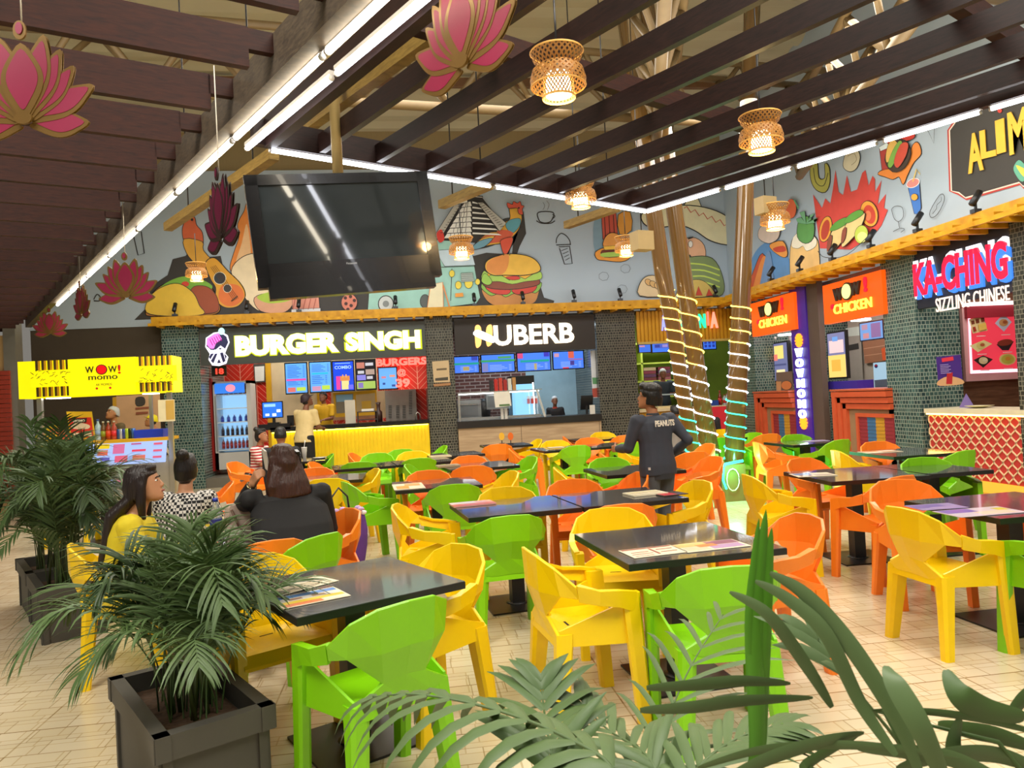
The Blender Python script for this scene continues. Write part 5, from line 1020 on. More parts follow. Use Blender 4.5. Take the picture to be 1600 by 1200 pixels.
L_ = [
('G',710,757,92,'at the small table with the orange reflection, seen from behind'),('Y',790,761,268,'behind the left end of the long middle table'),('O',894,749,268,'behind the centre of the long middle table'),
('O',669,735,268,'behind the small table with the orange reflection'),('O',738,728,88,'seen from behind, right of the orange reflection table'),('O',731,712,272,'behind the small table with brown papers'),
('Y',804,736,192,'facing left at the right side of the orange reflection table'),('G',833,713,195,'facing left at the right of the paper strewn table'),('O',778,694,90,'seen from behind near the wood fronted counter'),
('O',796,701,352,'with its back to the left, before the second shop'),('G',902,696,100,'seen from behind at the left end of the double table'),('Y',866,688,270,'behind the left end of the double table'),
('O',880,682,350,'with its back to the left before the second shop, farther one'),('O',919,684,270,'behind the right half of the double table'),('Y',940,675,270,'nearest the wide mosaic pillar'),
('Y',843,686,190,'facing left, right of the table with two table cards'),('G',985,691,80,'behind the standing boy, partly hidden'),('Y',966,699,350,'just left of the standing boy'),
('O',938,708,352,'with its arm below the yellow one left of the boy'),('G',949,715,268,'behind the dark table left of the boy'),('O',978,680,90,'seen from behind, left of the boy at shoulder side'),
('Y',866,731,352,'with its back to the left, behind the long middle table'),('O',1004,738,186,'at the near side of the dark table, behind the boy'),('O',1085,706,100,'seen from behind right of the boy'),
('O',1110,693,184,'farthest of the three right of the boy'),('O',1119,713,188,'facing left, nearest of the three right of the boy'),('Y',1098,751,190,'at the right end of the long middle table, facing left'),
('G',1128,684,265,'between the leaning trunks and the upright trunk'),('Y',1128,671,268,'behind the trunks, below the red cloth'),('O',1202,678,95,'far right of the upright trunk, seen from behind'),
('O',1181,691,352,'right of the upright trunk, back lit green'),('G',1240,679,270,'below the purple column, facing the camera'),('G',1315,687,108,'seen from behind before the striped counter panel'),
('O',1368,690,268,'behind the dark table before the mosaic pillar'),('Y',1305,704,350,'left of the dark table before the mosaic pillar'),('O',1250,716,285,'behind the pale reflecting table right of the trunk'),
('G',1440,715,262,'behind the right part of the pale reflecting table'),('G',1510,704,108,'seen from behind before the red lattice'),
('O',485,722,350,'with its back to the left beside the woman in black hair'),('O',493,731,268,'behind the pale table right of the woman in black'),('G',520,709,192,'facing left before the glowing yellow counter'),
('G',560,722,92,'seen from behind at the long far left table, left one'),('O',547,708,350,'with its back to the left before the glowing yellow counter'),('G',589,708,270,'behind the long far table, left one'),
('Y',645,705,270,'behind the long far table, right one'),('G',628,702,268,'farthest back before the yellow counter'),('G',655,716,92,'seen from behind at the long far left table, right one'),
('G',634,726,350,'with its back to the left, left of the brown papers table'),('G',696,696,192,'facing left before the grey mosaic pillar'),('Y',510,748,88,'seen from behind just right of the woman in black'),
('Y',590,732,196,'facing left at the pale table right of the woman in black'),('O',552,795,208,'holding the purple bag beside the woman in black'),
('O',362,722,342,'under the woman in the striped top'),('O',364,752,196,'facing left behind the woman in the checked top'),('Y',302,803,98,'behind the leaf tips at the women\'s table, below the bottle'),
('Y',125,746,270,'beside the kiosk behind the palm leaves'),('O',425,845,112,'under the woman in black'),('G',1180,676,200,'far behind the upright trunk, facing left')]
for a in L_: cpx(*a)
m_top = P('39373a', .17, var=.3, scale=9, coat=1.0, name='black_laminate'); m_edge = P('151516', .4)
m_top.node_tree.nodes['Principled BSDF'].inputs['Coat Roughness'].default_value = .06; m_top.node_tree.nodes['Principled BSDF'].inputs['Roughness'].default_value = .24
TP = {}
def table(x, y, w_, d_, deg, lab, z=.75):
    t = thing('pedestal_table', lab, 'table', (x, y, 0), R(deg), 'black topped pedestal tables')
    k = (w_, d_)
    if k not in TP:
        f = MB(); f.box((-w_/2, -d_/2, z-.035), (w_/2, d_/2, z-.003), m_edge); f.box((-w_/2+.002, -d_/2+.002, z-.003), (w_/2-.002, d_/2-.002, z), m_top); a = f.build('table_top', None, t)
        f = MB(); f.box((-.05, -.05, .01), (.05, .05, z-.05), m_edge); f.box((-.2, -.03, z-.06), (.2, .03, z-.035), m_edge); f.box((-.03, -.2, z-.06), (.03, .2, z-.035), m_edge); b = f.build('column', None, t)
        f = MB(); f.box((-.25, -.25, 0), (.25, .25, .012), m_edge); f.lathe([(.09, .012), (.07, .02)], (0, 0, 0), m_edge, 16); c = f.build('base_plate', None, t)
        TP[k] = (a, b, c)
    else:
        for q in TP[k]: c = q.copy(); COL.objects.link(c); c.parent = t
    return t
T = [(-.33,3.66,.80,.80,28,'square table in the left foreground reflecting yellow'),(1.40,4.02,.86,.88,5,'square table in the right foreground with red and cream menus'),
(.74,5.74,.85,.78,7,'left half of the long middle table, with red papers'),(1.60,5.84,.85,.78,7,'right half of the long middle table, beside the boy'),
(.21,7.64,.84,.80,4,'small table reflecting orange, left of centre'),(-1.36,5.15,.85,.80,28,'table of the three seated women'),
(-1.0,8.95,.85,.80,0,'pale reflecting table right of the woman in black'),(-.68,10.4,.8,.75,8,'left third of the long far table'),(.12,10.55,.8,.75,8,'middle third of the long far table'),(.62,11.5,.8,.75,8,'far small table with cream papers before the pillar'),
(.80,9.35,.85,.80,8,'far table with brown papers at its left end'),(2.3,11.35,.85,.80,6,'left half of the far double table'),(3.15,11.45,.85,.80,6,'right half of the far double table'),(3.2,13.1,.8,.75,5,'farthest table before the wide mosaic pillar'),
(2.3,7.72,.85,.80,4,'dark table left of the boy'),(1.6,12.9,.8,.75,4,'far table holding two small table cards'),(5.35,9.7,.8,.78,2,'far right table reflecting green and blue'),(5.4,7.65,.84,.80,0,'dark table before the mosaic pillar'),
(3.86,6.2,.88,.86,-2,'table reflecting pale light right of the trunk'),(4.62,6.22,.6,.80,0,'narrow end table joined right of the pale reflecting table'),(3.72,4.3,.86,.80,2,'table cut by the right edge with violet reflection'),(5.2,11.6,.9,.8,3,'dark table behind the upright trunk'),
(-1.75,12.2,.8,.75,0,'small table with white cup behind the woman in black'),(-3.95,10.3,.8,.75,0,'table beside the kiosk behind the palms')]
for a in T: table(*a)
# ---- papers and small things on tables
def sheet(px, py, w_, d_, deg, cols, lab, name='menu_sheet', cat='menu', z=.752, th=.003, g='menus on the tables', base='e6dcc0'):
    p = atZ(px, py, z) if py is not None else V(px); t = thing(name, lab, cat, (p.x, p.y, z), R(deg), g)
    f = MB(); f.box((-w_/2, -d_/2, 0), (w_/2, d_/2, th), P(base, .35, coat=.3)); f.build('sheet', None, t)
    f = MB()
    for i, (u0, v0, u1, v1, c) in enumerate(cols): f.box((-w_/2+w_*u0, -d_/2+d_*v0, th), (-w_/2+w_*u1, -d_/2+d_*v1, th+.0004+.0002*i), P(c, .35, coat=.3))
    if cols: f.build('print', None, t)
    return t
sheet(468,914,.30,.21,40,[(.05,.1,.9,.14,'b09a70'),(.05,.22,.8,.26,'b09a70'),(.05,.34,.85,.38,'b09a70'),(.05,.46,.7,.5,'b09a70'),(.02,.86,.98,.97,'7a2418')],'cream text menu on the near left table')
sheet(484,934,.30,.21,26,[(.03,.72,.97,.95,'3a7fc8'),(.03,.45,.97,.68,'d8d4cc'),(.2,.5,.4,.64,'9a6a4a'),(.55,.5,.75,.64,'b08a5a'),(.03,.24,.97,.42,'e8c820'),(.03,.04,.6,.22,'e07a40'),(.62,.04,.97,.22,'e0d8c0')],'menu with blue and yellow bands on the near left table')
sheet(1020,862,.30,.20,8,[(.03,.86,.97,.97,'8a2a20'),(.06,.1,.4,.14,'9a3a2a'),(.06,.3,.45,.34,'9a3a2a'),(.5,.15,.54,.8,'9a3a2a'),(.1,.5,.42,.54,'9a3a2a'),(.6,.3,.9,.34,'9a3a2a'),(.6,.6,.9,.64,'9a3a2a')],'cream menu with dark red border on the near right table')
sheet(1110,853,.36,.20,6,[(.02,.55,.5,.97,'e0b070'),(.5,.55,.98,.97,'8a4a6a'),(.05,.1,.4,.5,'d8c0a0'),(.45,.1,.95,.5,'b08ab8'),(.3,.4,.6,.7,'d08040')],'colourful folded menu at the right of the near right table')
sheet(1008,772,.30,.21,10,[(.05,.1,.9,.14,'a08a6a'),(.05,.3,.9,.34,'a08a6a'),(.05,.5,.9,.54,'a08a6a'),(.05,.7,.9,.74,'c8b820')],'stack of cream menus near the boy', th=.012)
sheet(1046,772,.22,.20,14,[(.05,.1,.6,.9,'c02838')],'red and dark menu near the boy at the table end', base='40302c', th=.006)
sheet(738,788,.34,.22,8,[(.0,.5,.6,1,'d8c8c8'),(.0,.0,1,.45,'c85a54')],'red and pale papers on the left end of the long table', th=.01, base='d8a098')
sheet(638,760,.3,.5,4,[(.1,.1,.5,.6,'e09a30'),(.4,.5,.9,.9,'d8a860')],'cream paper on the orange reflecting table')
sheet(700,729,.28,.24,6,[(.1,.1,.8,.4,'7a6a5a')],'stack of brown papers on the far table', base='b09a7c', th=.02)
sheet(688,714,.3,.24,6,[(.1,.1,.8,.4,'b8a88c')],'stack of cream papers on the far small table', base='d8c8a4', th=.02)
sheet(560,726,.34,.2,6,[(.1,.1,.8,.4,'c8b48c')],'cream papers on the left of the long far table', base='dccfa8')
sheet(868,699,.24,.18,4,[(.1,.1,.8,.4,'c8a48c')],'small pale paper on the far double table')
sheet(1270,742,.34,.26,-10,[(.05,.5,.5,.95,'5a7ab0'),(.5,.1,.95,.5,'b8a898'),(.1,.1,.4,.4,'8a6a5a')],'blue printed menu on the pale reflecting table')
sheet(1375,706,.4,.24,-6,[(.05,.5,.5,.95,'c88a4a'),(.5,.1,.95,.5,'b08a60')],'orange brown menu on the dark table before the pillar')
sheet(1530,800,.44,.24,0,[(.03,.5,.5,.97,'7a62b0'),(.4,.1,.9,.5,'d8c8b0'),(.8,.5,.97,.8,'c8c020')],'cream and violet menu on the right edge table', base='c8bcc8')
sheet(1462,792,.3,.2,-4,[(.03,.3,.7,.9,'7460a8'),(.3,.1,.9,.4,'a08ab8')],'violet menu at the left corner of the right edge table', base='9a88b8')
sheet(1275,689,.3,.2,0,[(.1,.1,.8,.4,'7a68a8')],'violet paper on the far right table', base='b8a8c8')
for i, x in enumerate((786, 800)):
    p = atZ(x, 694, .75); t = thing('table_card', '%s of two small upright table cards far back' % ('yellow left', 'orange right')[i], 'table card', (p.x, p.y+.15, .75)); f = MB(); f.tube([(0, 0, 0), (0, 0, .1)], .008, m_blk, 6); f.lathe([(.05, .0), (.05, .01)], (0, 0, 0), m_blk, 10); f.build('foot', None, t)
    f = MB(); f.prism([V((.05*math.cos(q), 0, .13+.07*math.sin(q))) for q in [k*math.pi/6 for k in range(12)]], (0, -1, 0), .01, P(('e8b030', 'e06a20')[i], .4)); f.build('card', None, t)
p = atZ(476, 716, .75); t = thing('paper_cup', 'white paper cup with straw on the small far table', 'cup', (p.x, p.y, .75)); f = MB(); f.lathe([(.028, 0), (.045, .16), (.047, .165)], (0, 0, 0), P('e8e4dc', .5), 14); f.build('cup_body', None, t); f = MB(); f.lathe([(.048, .165), (.048, .18), (.0, .182)], (0, 0, 0), m_wht, 14); f.build('lid', None, t); f = MB(); f.tube([(0, 0, .18), (.02, 0, .29)], .005, P('f0f0f0', .4), 6); f.build('straw', None, t)
f = MB(); p = atZ(490, 717, .75); f.lathe([(.07, 0), (.11, .015), (.115, .02)], (p.x+.1, p.y, .75), P('dcd8cc', .5), 16); tag(f.build('paper_plate'), 'white paper plate beside the straw cup', 'plate')
# women's table items
p = atD(337, 800, 4.85); bt = thing('water_bottle', 'clear water bottle with blue cap and blue label on the women\'s table', 'bottle', (p.x, p.y, .75))
f = MB(); f.lathe([(.036, 0), (.038, .01), (.036, .05), (.038, .08), (.036, .11), (.038, .17), (.036, .2), (.016, .25), (.014, .265)], (0, 0, 0), P('dcecf4', .08, trans=.8, alpha=.55, var=0), 16); f.build('body', None, bt)
f = MB(); f.lathe([(.0165, .262), (.0165, .285), (0, .286)], (0, 0, 0), P('1f3aa8', .4), 14); f.build('cap', None, bt); f = MB(); f.lathe([(.0392, .085), (.0392, .15)], (0, 0, 0), P('20479a', .4), 16, caps=False); f.lathe([(.0396, .125), (.0396, .15)], (0, 0, 0), P('2a2f7a', .4), 16, caps=False); f.build('paper_label', None, bt)
# ================================================================ PERGOLAS
PZ = 3.2
U = V((math.cos(R(30.2)), math.sin(R(30.2)), 0)); W = V((-U.y, U.x, 0))
m_slat = wood('dark_slat_wood', '240e08', '3a180b', .6, (2, 2, 14)); m_slat2 = wood('shade_toned_slat_wood', '180d0b', '2a1814', .42, (2, 2, 14)); m_slat3 = wood('tan_slat', '6d5526', '8d7236', .5, (2, 2, 14))  # one slat wood in two tones, the differing light put into the colour
Q0 = atZ(585, 0, PZ); Q1 = atZ(75, 487, PZ); D1 = (Q1-Q0).normalized()
# left pergola
t = thing('pergola', 'left pergola of dark red-brown slats with a grey edge beam', 'pergola', (Q0+Q1)/2); TPL = t; f = MB(); s_ = V((D1.y, -D1.x, 0)); 
f.beam(Q0-D1*4-s_*.05+ZA*.09, Q1+D1*2.2-s_*.05+ZA*.09, .09, .20); f.build('edge_beam', wood('grey_beam', '3e362f', '5a4e40', .5, (3, 3, 12)), t, True)
m_tube = E('fff2d8', 14.0); m_tube2 = E('f4f6ff', 13.0)
sega = [(-4.0,-2.75),(-2.70,-1.5),(-1.45,-.25)]
tt = -4.0; k = 0; LT = (Q1-Q0).length
labs = ['nearest the camera', 'second from the camera', 'third', 'fourth', 'fifth', 'sixth', 'seventh', 'eighth', 'ninth', 'tenth', 'eleventh', 'last and smallest']
def led(p, q, lab, grp, mat, r=.017):
    t = thing('led_tube', lab, 'tube light', (p+q)/2, 0, grp); d = (q-p).normalized()
    f = MB(); f.tube([p+d*.012, q-d*.012], r, mat, 8); f.build('glowing_tube', None, t, True)
    f = MB(); f.beam(p+ZA*.026, q+ZA*.026, .026, .02, m_wht); f.tube([p, p+d*.012], r*1.05, m_wht, 8); f.tube([q-d*.012, q], r*1.05, m_wht, 8); f.build('batten', None, t, True)
s0 = (atZ(500, 77, PZ)-Q0).length
starts = [s0-2*1.27+i*1.27 for i in range(11)]
for i, a in enumerate(starts):
    if a+1.2 > LT+.2: break
    led(Q0+D1*a-ZA*.03, Q0+D1*(a+1.22)-ZA*.03, 'white tube light under the left pergola edge beam, %s' % labs[min(i, 11)], 'tube lights of the left edge beam', m_tube)
# left slats (run sideways, slightly skew)
SA = R(24.5); SD = V((-math.cos(SA), -math.sin(SA), 0))
for i in range(-4, 22):
    e = atZ(395, 110, PZ)+D1*(.60*i)+ZA*.0
    if (e-Q0).dot(D1) < -3.5: continue
    p = e-D1*.0; f = MB(); L = 6.5
    f.beam(p+ZA*.10+SD*.02, p+SD*L+ZA*.10, .045, .19, m_slat); n = i+5
    # rounded end piece
    f.beam(p+ZA*.14-SD*.10, p+ZA*.14+SD*.03, .045, .10, m_slat)
    f.build('slat', None, TPL, True)
# right pergola frame
A0 = atZ(420, 230, PZ); B0 = atZ(1010, 328, PZ); C0 = atZ(1600, 150, PZ); DF = (B0-A0).normalized(); DR = (C0-B0).normalized(); LF = (B0-A0).length
t = thing('pergola', 'right pergola of dark shade-toned slats inside a lit rim', 'pergola', (A0+B0)/2); TPR = t
f = MB(); f.beam(A0+ZA*.08-DF*.1, B0+ZA*.08, .06, .16); f.build('far_rim', m_slat2, t, True)
f = MB(); f.beam(B0+ZA*.08, B0+DR*9+ZA*.08, .06, .16); f.build('right_rim', m_slat2, t, True)
f = MB(); f.beam(A0+ZA*.08, A0+DR*7+ZA*.08, .06, .18); f.build('left_rim', m_slat2, t, True)
px_ = [(420,230),(522,248),(528,249),(662,267),(668,268),(764,289),(769,290),(883,307),(889,308),(1009,328)]
for i in range(5):
    a = A0+DF*((atZ(*px_[2*i], PZ)-A0).dot(DF)); b = A0+DF*((atZ(*px_[2*i+1], PZ)-A0).dot(DF)); o = V((DF.y, -DF.x, 0))*.0
    led(a-ZA*.02, b-ZA*.02, 'white tube light on the far rim of the right pergola, %s from the left' % ('first', 'second', 'third', 'fourth', 'fifth')[i], 'tube lights of the far rim', m_tube2, .012)
a = B0.copy(); k = 0
for L in (.8, .6, .6, .6, .6, .6, .6, .6):
    k += 1; led(a-ZA*.02, a+DR*L-ZA*.02, 'white tube light on the right rim of the right pergola, %s from its corner' % ('first', 'second', 'third', 'fourth', 'fifth', 'sixth', 'seventh', 'eighth')[k-1], 'tube lights of the right rim', m_tube2, .012); a = a+DR*(L+.04)
M0 = atZ(385, 225, PZ+.02); M1 = atZ(649, 0, PZ+.02); DM = (M1-M0).normalized(); a = M0.copy()
for k in range(5):
    led(a-ZA*.03, a+DM*1.2-ZA*.03, 'white tube light on the left rim of the right pergola, %s from the far end' % ('first', 'second', 'third', 'fourth', 'fifth')[k], 'tube lights of the left rim', m_tube2, .015); a = a+DM*1.25
names = ['first','second','third','fourth','fifth','sixth','seventh','eighth','ninth']
for i, x in enumerate((500, 588, 667, 740, 808, 871, 930, 982)):
    s = (atZ(x, 230+(x-420)*98/590, PZ)-A0).dot(DF); p = A0+DF*s; f = MB(); f.beam(p+ZA*.065, p+DR*7.5+ZA*.065, .04, .118, m_slat2)
    f.build('slat', None, TPR, True)
for i, s in enumerate((1.4, 3.0, 4.6)):
    f = MB(); f.beam(A0+DR*s+ZA*.24, B0+DR*s+ZA*.24, .07, .12, m_slat); f.build('cross_beam', None, TPR, True)
for i, (a, b, z, lb) in enumerate((((262,355),(428,241),3.25,'short tan beam hanging above the guitar mural'),((690,320),(765,288),3.25,'short tan beam hanging above the pyramid mural'),((885,352),(965,324),3.25,'short tan beam hanging left of the totem mural'),((457,215),(676,55),3.5,'long yellowish beam hanging right of the tube lights'))):
    p = atZ(*a, z); q = atZ(*b, z); t = thing('hanging_beam', lb, 'beam', (p+q)/2); f = MB(); f.beam(p, q, .07, .07); f.build('beam', m_slat3, t, True); f = MB()
    for s in (.25, .85): c = p+(q-p)*s; f.tube([c, c+ZA*3.5], .006, m_blk, 5)
    f.build('wire_pair', None, t, True)
# ---------------------------------------------------------------- TV on its pole
_y, _t, _r = R(13), R(-3.5), R(4.6); n0 = V((math.sin(_y), -math.cos(_y), 0)); u0 = V((math.cos(_y), math.sin(_y), 0)); v0 = ZA*math.cos(_t)+n0*math.sin(_t)
tu = u0*math.cos(_r)+v0*math.sin(_r); tv = v0*math.cos(_r)-u0*math.sin(_r); tn = tu.cross(tv)
tn = tn if tn.dot(EYE-V((-.3, 4.29, 2.58))) > 0 else -tn; tc = V((-.316, 4.384, 2.615)); tw, th = .5255, .318
t = thing('television', 'large black flat television hanging from a tan pole', 'television', tc)
f = MB(); f.obox(tc-tn*.03, tu*tw, tv*th, tn*.025, m_gblk); 
for sx in (-1, 1): f.obox(tc+tu*(tw-.035)*sx, tu*.035, tv*th, tn*.012, m_gblk)
f.obox(tc+tv*(th-.03), tu*tw, tv*.03, tn*.012, m_gblk); f.obox(tc-tv*(th-.065), tu*tw, tv*.065, tn*.012, m_gblk); f.obox(tc-tn*.05, tu*tw*.7, tv*th*.7, tn*.04, m_blk); f.build('housing', None, t, True)
f = MB(); f.obox(tc+tv*.035, tu*(tw-.07), tv*(th-.095), tn*.003); f.build('screen', P('2f3436', .07, var=.15, scale=4, coat=.6), t, True)
text('Panasonic', 'maker_name', P('c8c8c8', .3, .5), tc-tv*(th-.10)-tu*.03+tn*.0125, tu, tv, tn, .06, .012, t, .0, .001)
f = MB(); f.obox(tc-tv*(th+.035)+tn*.0, tu*tw*.9, tv*.035, tn*.03); f.build('speaker_bar', m_gblk, t, True)
p = atD(530, 300, 4.52); q = atD(514, 60, 4.52); t = thing('television_pole', 'tan metal pole holding the television', 'pole', p); f = MB(); f.tube([p-ZA*.2, V((q.x, q.y, q.z+1.9))], .032, P('a8905c', .4, .2), 12); f.build('tube', None, t, True); f = MB(); f.obox(tc-tn*.11, tu*.15, tv*.1, tn*.02, m_blk); f.build('mounting_plate', None, t, True)
# ---------------------------------------------------------------- pendants
def weave(name, c, emit):
    m, nt, b = nodes(name); tc_ = nt.nodes.new('ShaderNodeTexCoord'); 
    sp = nt.nodes.new('ShaderNodeSeparateXYZ'); nt.links.new(tc_.outputs['Object'], sp.inputs[0])
    at = nt.nodes.new('ShaderNodeMath'); at.operation = 'ARCTAN2'; nt.links.new(sp.outputs[0], at.inputs[0]); nt.links.new(sp.outputs[1], at.inputs[1])
    outs = []
    for sg in (1, -1):
        a = nt.nodes.new('ShaderNodeMath'); a.operation = 'MULTIPLY_ADD'; nt.links.new(at.outputs[0], a.inputs[0]); a.inputs[1].default_value = 4.456*sg
        z = nt.nodes.new('ShaderNodeMath'); z.operation = 'MULTIPLY'; nt.links.new(sp.outputs[2], z.inputs[0]); z.inputs[1].default_value = 38; nt.links.new(z.outputs[0], a.inputs[2])
        fr = nt.nodes.new('ShaderNodeMath'); fr.operation = 'FRACT'; nt.links.new(a.outputs[0], fr.inputs[0])
        lt = nt.nodes.new('ShaderNodeMath'); lt.operation = 'LESS_THAN'; lt.inputs[1].default_value = .46; nt.links.new(fr.outputs[0], lt.inputs[0]); outs.append(lt)
    mx = nt.nodes.new('ShaderNodeMath'); mx.operation = 'MAXIMUM'; nt.links.new(outs[0].outputs[0], mx.inputs[0]); nt.links.new(outs[1].outputs[0], mx.inputs[1])
    nt.links.new(mx.outputs[0], b.inputs['Alpha']); b.inputs['Base Color'].default_value = (*lin(c), 1); b.inputs['Roughness'].default_value = .6
    b.inputs['Subsurface Weight'].default_value = .0
    return m
m_wv = weave('woven_cane', 'a87432', 0); m_bulb = E('fff0c0', 14); m_inner = P('e8b058', .6, name='cane_lining')
def pendant(px, py, D, lab, first=[None]):
    p = atD(px, py, D); g = 'woven cane pendant lamps'
    if first[0] is None:
        t = thing('pendant_lamp', lab, 'pendant lamp', p, 0, g); f = MB()
        f.lathe([(.122, .128), (.112, .095), (.085, .065)], (0, 0, 0), m_wv, 28, caps=False); f.lathe([(.122, .123), (.126, .128), (.122, .133)], (0, 0, 0), m_inner, 28, caps=False); f.build('upper_basket', None, t)
        f = MB(); f.lathe([(.085, .07), (.118, .045), (.130, .0), (.126, -.03)], (0, 0, 0), m_wv, 28, caps=False); f.lathe([(.126, -.026), (.13, -.03), (.126, -.034)], (0, 0, 0), m_inner, 28, caps=False); f.build('middle_basket', None, t)
        f = MB(); f.lathe([(.070, .06), (.072, -.03), (.076, -.08)], (0, 0, 0), m_wv, 24, caps=False); f.lathe([(.076, -.076), (.079, -.082), (.076, -.088)], (0, 0, 0), m_inner, 24, caps=False); f.build('lower_basket', None, t)
        f = MB(); f.lathe([(.05, .03), (.058, -.02), (.060, -.072), (.0, -.074)], (0, 0, 0), m_bulb, 16); f.build('lamp_glow', None, t)
        f = MB(); f.tube([(0, 0, .05), (0, 0, .5)], .005, m_blk, 5); f.build('cable', None, t); first[0] = t
    else: t = dup(first[0], p, random.uniform(0, 1), lab)
    l = bpy.data.lights.new('pendant_glow', 'POINT'); l.energy = 7; l.color = (1, .66, .28); l.shadow_soft_size = .03; o = bpy.data.objects.new('pendant_glow', l); COL.objects.link(o); o.location = p-ZA*.11
for a in ((872,125,3.45,'woven cane pendant lamp, largest, top centre'),(1189,215,4.47,'woven cane pendant lamp at upper right under the slats'),(907,308,6.08,'woven cane pendant lamp at the far rim of the pergola'),(1211,343,6.6,'woven cane pendant lamp right of the upright trunk'),(721,391,7.6,'woven cane pendant lamp before the food van mural'),(978,388,8.45,'woven cane pendant lamp before the totem mural'),(307,428,9.2,'woven cane pendant lamp before the taco mural')): pendant(*a)
for (x, y, D, s, lb) in ((1196, 322, 6.6, .075, 'beige box speaker hanging right of the upright trunk'), (1003, 377, 8.0, .10, 'beige tilted box hanging left of the leaning trunks')):
    p = atD(x, y, D); t = thing('box_speaker', lb, 'speaker', p); f = MB(); f.obox(p, V((1, .3, 0)).normalized()*s, V((-.3, 1, 0)).normalized()*s*.8, ZA*s, P('b09868', .5)); f.build('casing', None, t, True); f = MB(); f.tube([p, p+ZA*2.5], .005, m_blk, 5); f.build('cable', None, t, True)
# ---------------------------------------------------------------- lotus cut-outs
m_gold = P('7c5e2c', .35, .4, var=.25); 
def lotus(px, py, D, yaw, sc, lab, pink, gold=None):
    p = atD(px, py, D); t = thing('lotus_ornament', lab, 'ornament', p, R(yaw), 'hanging lotus ornaments'); gold = gold or m_gold
    w_ = .225*sc
    def pet(bx, bz, tx, tz, wd):  # petal from base to tip, local x,z
        dx, dz = tx-bx, tz-bz; L = math.hypot(dx, dz); nx, nz = -dz/L, dx/L; o = []
        prof = [(0, 0), (.15, .45), (.4, .95), (.6, 1), (.8, .65), (1, 0)]
        for s, q in prof: o.append((bx+dx*s+nx*wd*q/2, bz+dz*s+nz*wd*q/2))
        for s, q in prof[-2:0:-1]: o.append((bx+dx*s-nx*wd*q/2, bz+dz*s-nz*wd*q/2))
        return cr(o, 3)
    petals = [(0,-.10,0,.14,.105),(.01,-.10,.075,.165,.072),(.02,-.10,.125,.115,.062),(.035,-.10,.165,.06,.055),(.03,-.105,.225,-.005,.066),(.015,-.115,.205,-.125,.066)]
    f = MB(); g = MB()
    for i, (bx, bz, tx, tz, wd) in enumerate(petals):
        for sx in ((1, -1) if i else (1,)):
            q = pet(sx*bx*.8, bz-.012, sx*tx*1.03, tz*1.03+.004, wd*1.32); g0 = [(x*sc, z*sc) for x, z in q]
            bxx, bzz, txx, tzz = sx*bx, bz, sx*tx, tz; dx, dz = txx-bxx, tzz-bzz
            q2 = pet(bxx+dx*.10, bzz+dz*.10, bxx+dx*.95, bzz+dz*.95, wd*.98)
            f.prism([V((x, .004-.0022*(5-i)-(.0008 if sx > 0 else 0), z)) for x, z in g0], (0, -1, 0), .004, gold)
            f.prism([V((x, .004+.0007*i, z)) for x, z in g0], (0, 1, 0), .003, gold)
            g.prism([V((x*sc, .004-.0022*(5-i)-(.0008 if sx > 0 else 0)-.004, z*sc)) for x, z in q2], (0, -1, 0), .0012, pink); g.prism([V((x*sc, .0085, z*sc)) for x, z in q2], (0, 1, 0), .0012, pink)
    g.prism([V((x*sc, -.0165, z*sc)) for x, z in ell(0, .195, .012, .02)], (0, -1, 0), .003, pink)
    f.prism([V((x*sc, -.008, z*sc)) for x, z in ell(0, .19, .022, .032)], (0, -1, 0), .008, gold); f.prism([V((x*sc, -.008, z*sc)) for x, z in ell(0, -.105, .03, .02)], (0, -1, 0), .01, gold)
    f.build('gold_frame', None, t); g.build('pink_petals', None, t)
    f = MB(); f.tube([(0, 0, .2*sc), (0, 0, .2*sc+max(.25, PZ-p.z))], .003, P('d8d0c0', .5), 5); f.build('string', None, t)
mp_ = P('8e0c3e', .45, var=.1); mp2 = P('5a1030', .45, var=.15); m_dk = P('2a1a16', .5)
lotus(38, 138, 2.8, -8, 1.12, 'large magenta lotus ornament at the upper left edge', mp_)
lotus(722, 45, 2.8, -52, 1.2, 'large magenta lotus ornament hanging edge-on at top centre', mp_)
lotus(345, 335, 3.95, -58, 1.12, 'dark maroon lotus ornament left of the television', mp2, m_dk)
lotus(197, 440, 6.0, -5, 1.05, 'pink lotus ornament above the kiosk, facing the camera', mp_)
lotus(127, 473, 8.2, -50, 1.08, 'small maroon lotus ornament between two pink ones', P('8a2038', .5))
lotus(78, 507, 10.5, -5, 1.05, 'small pink lotus ornament nearest the cream wall', P('942840', .5))
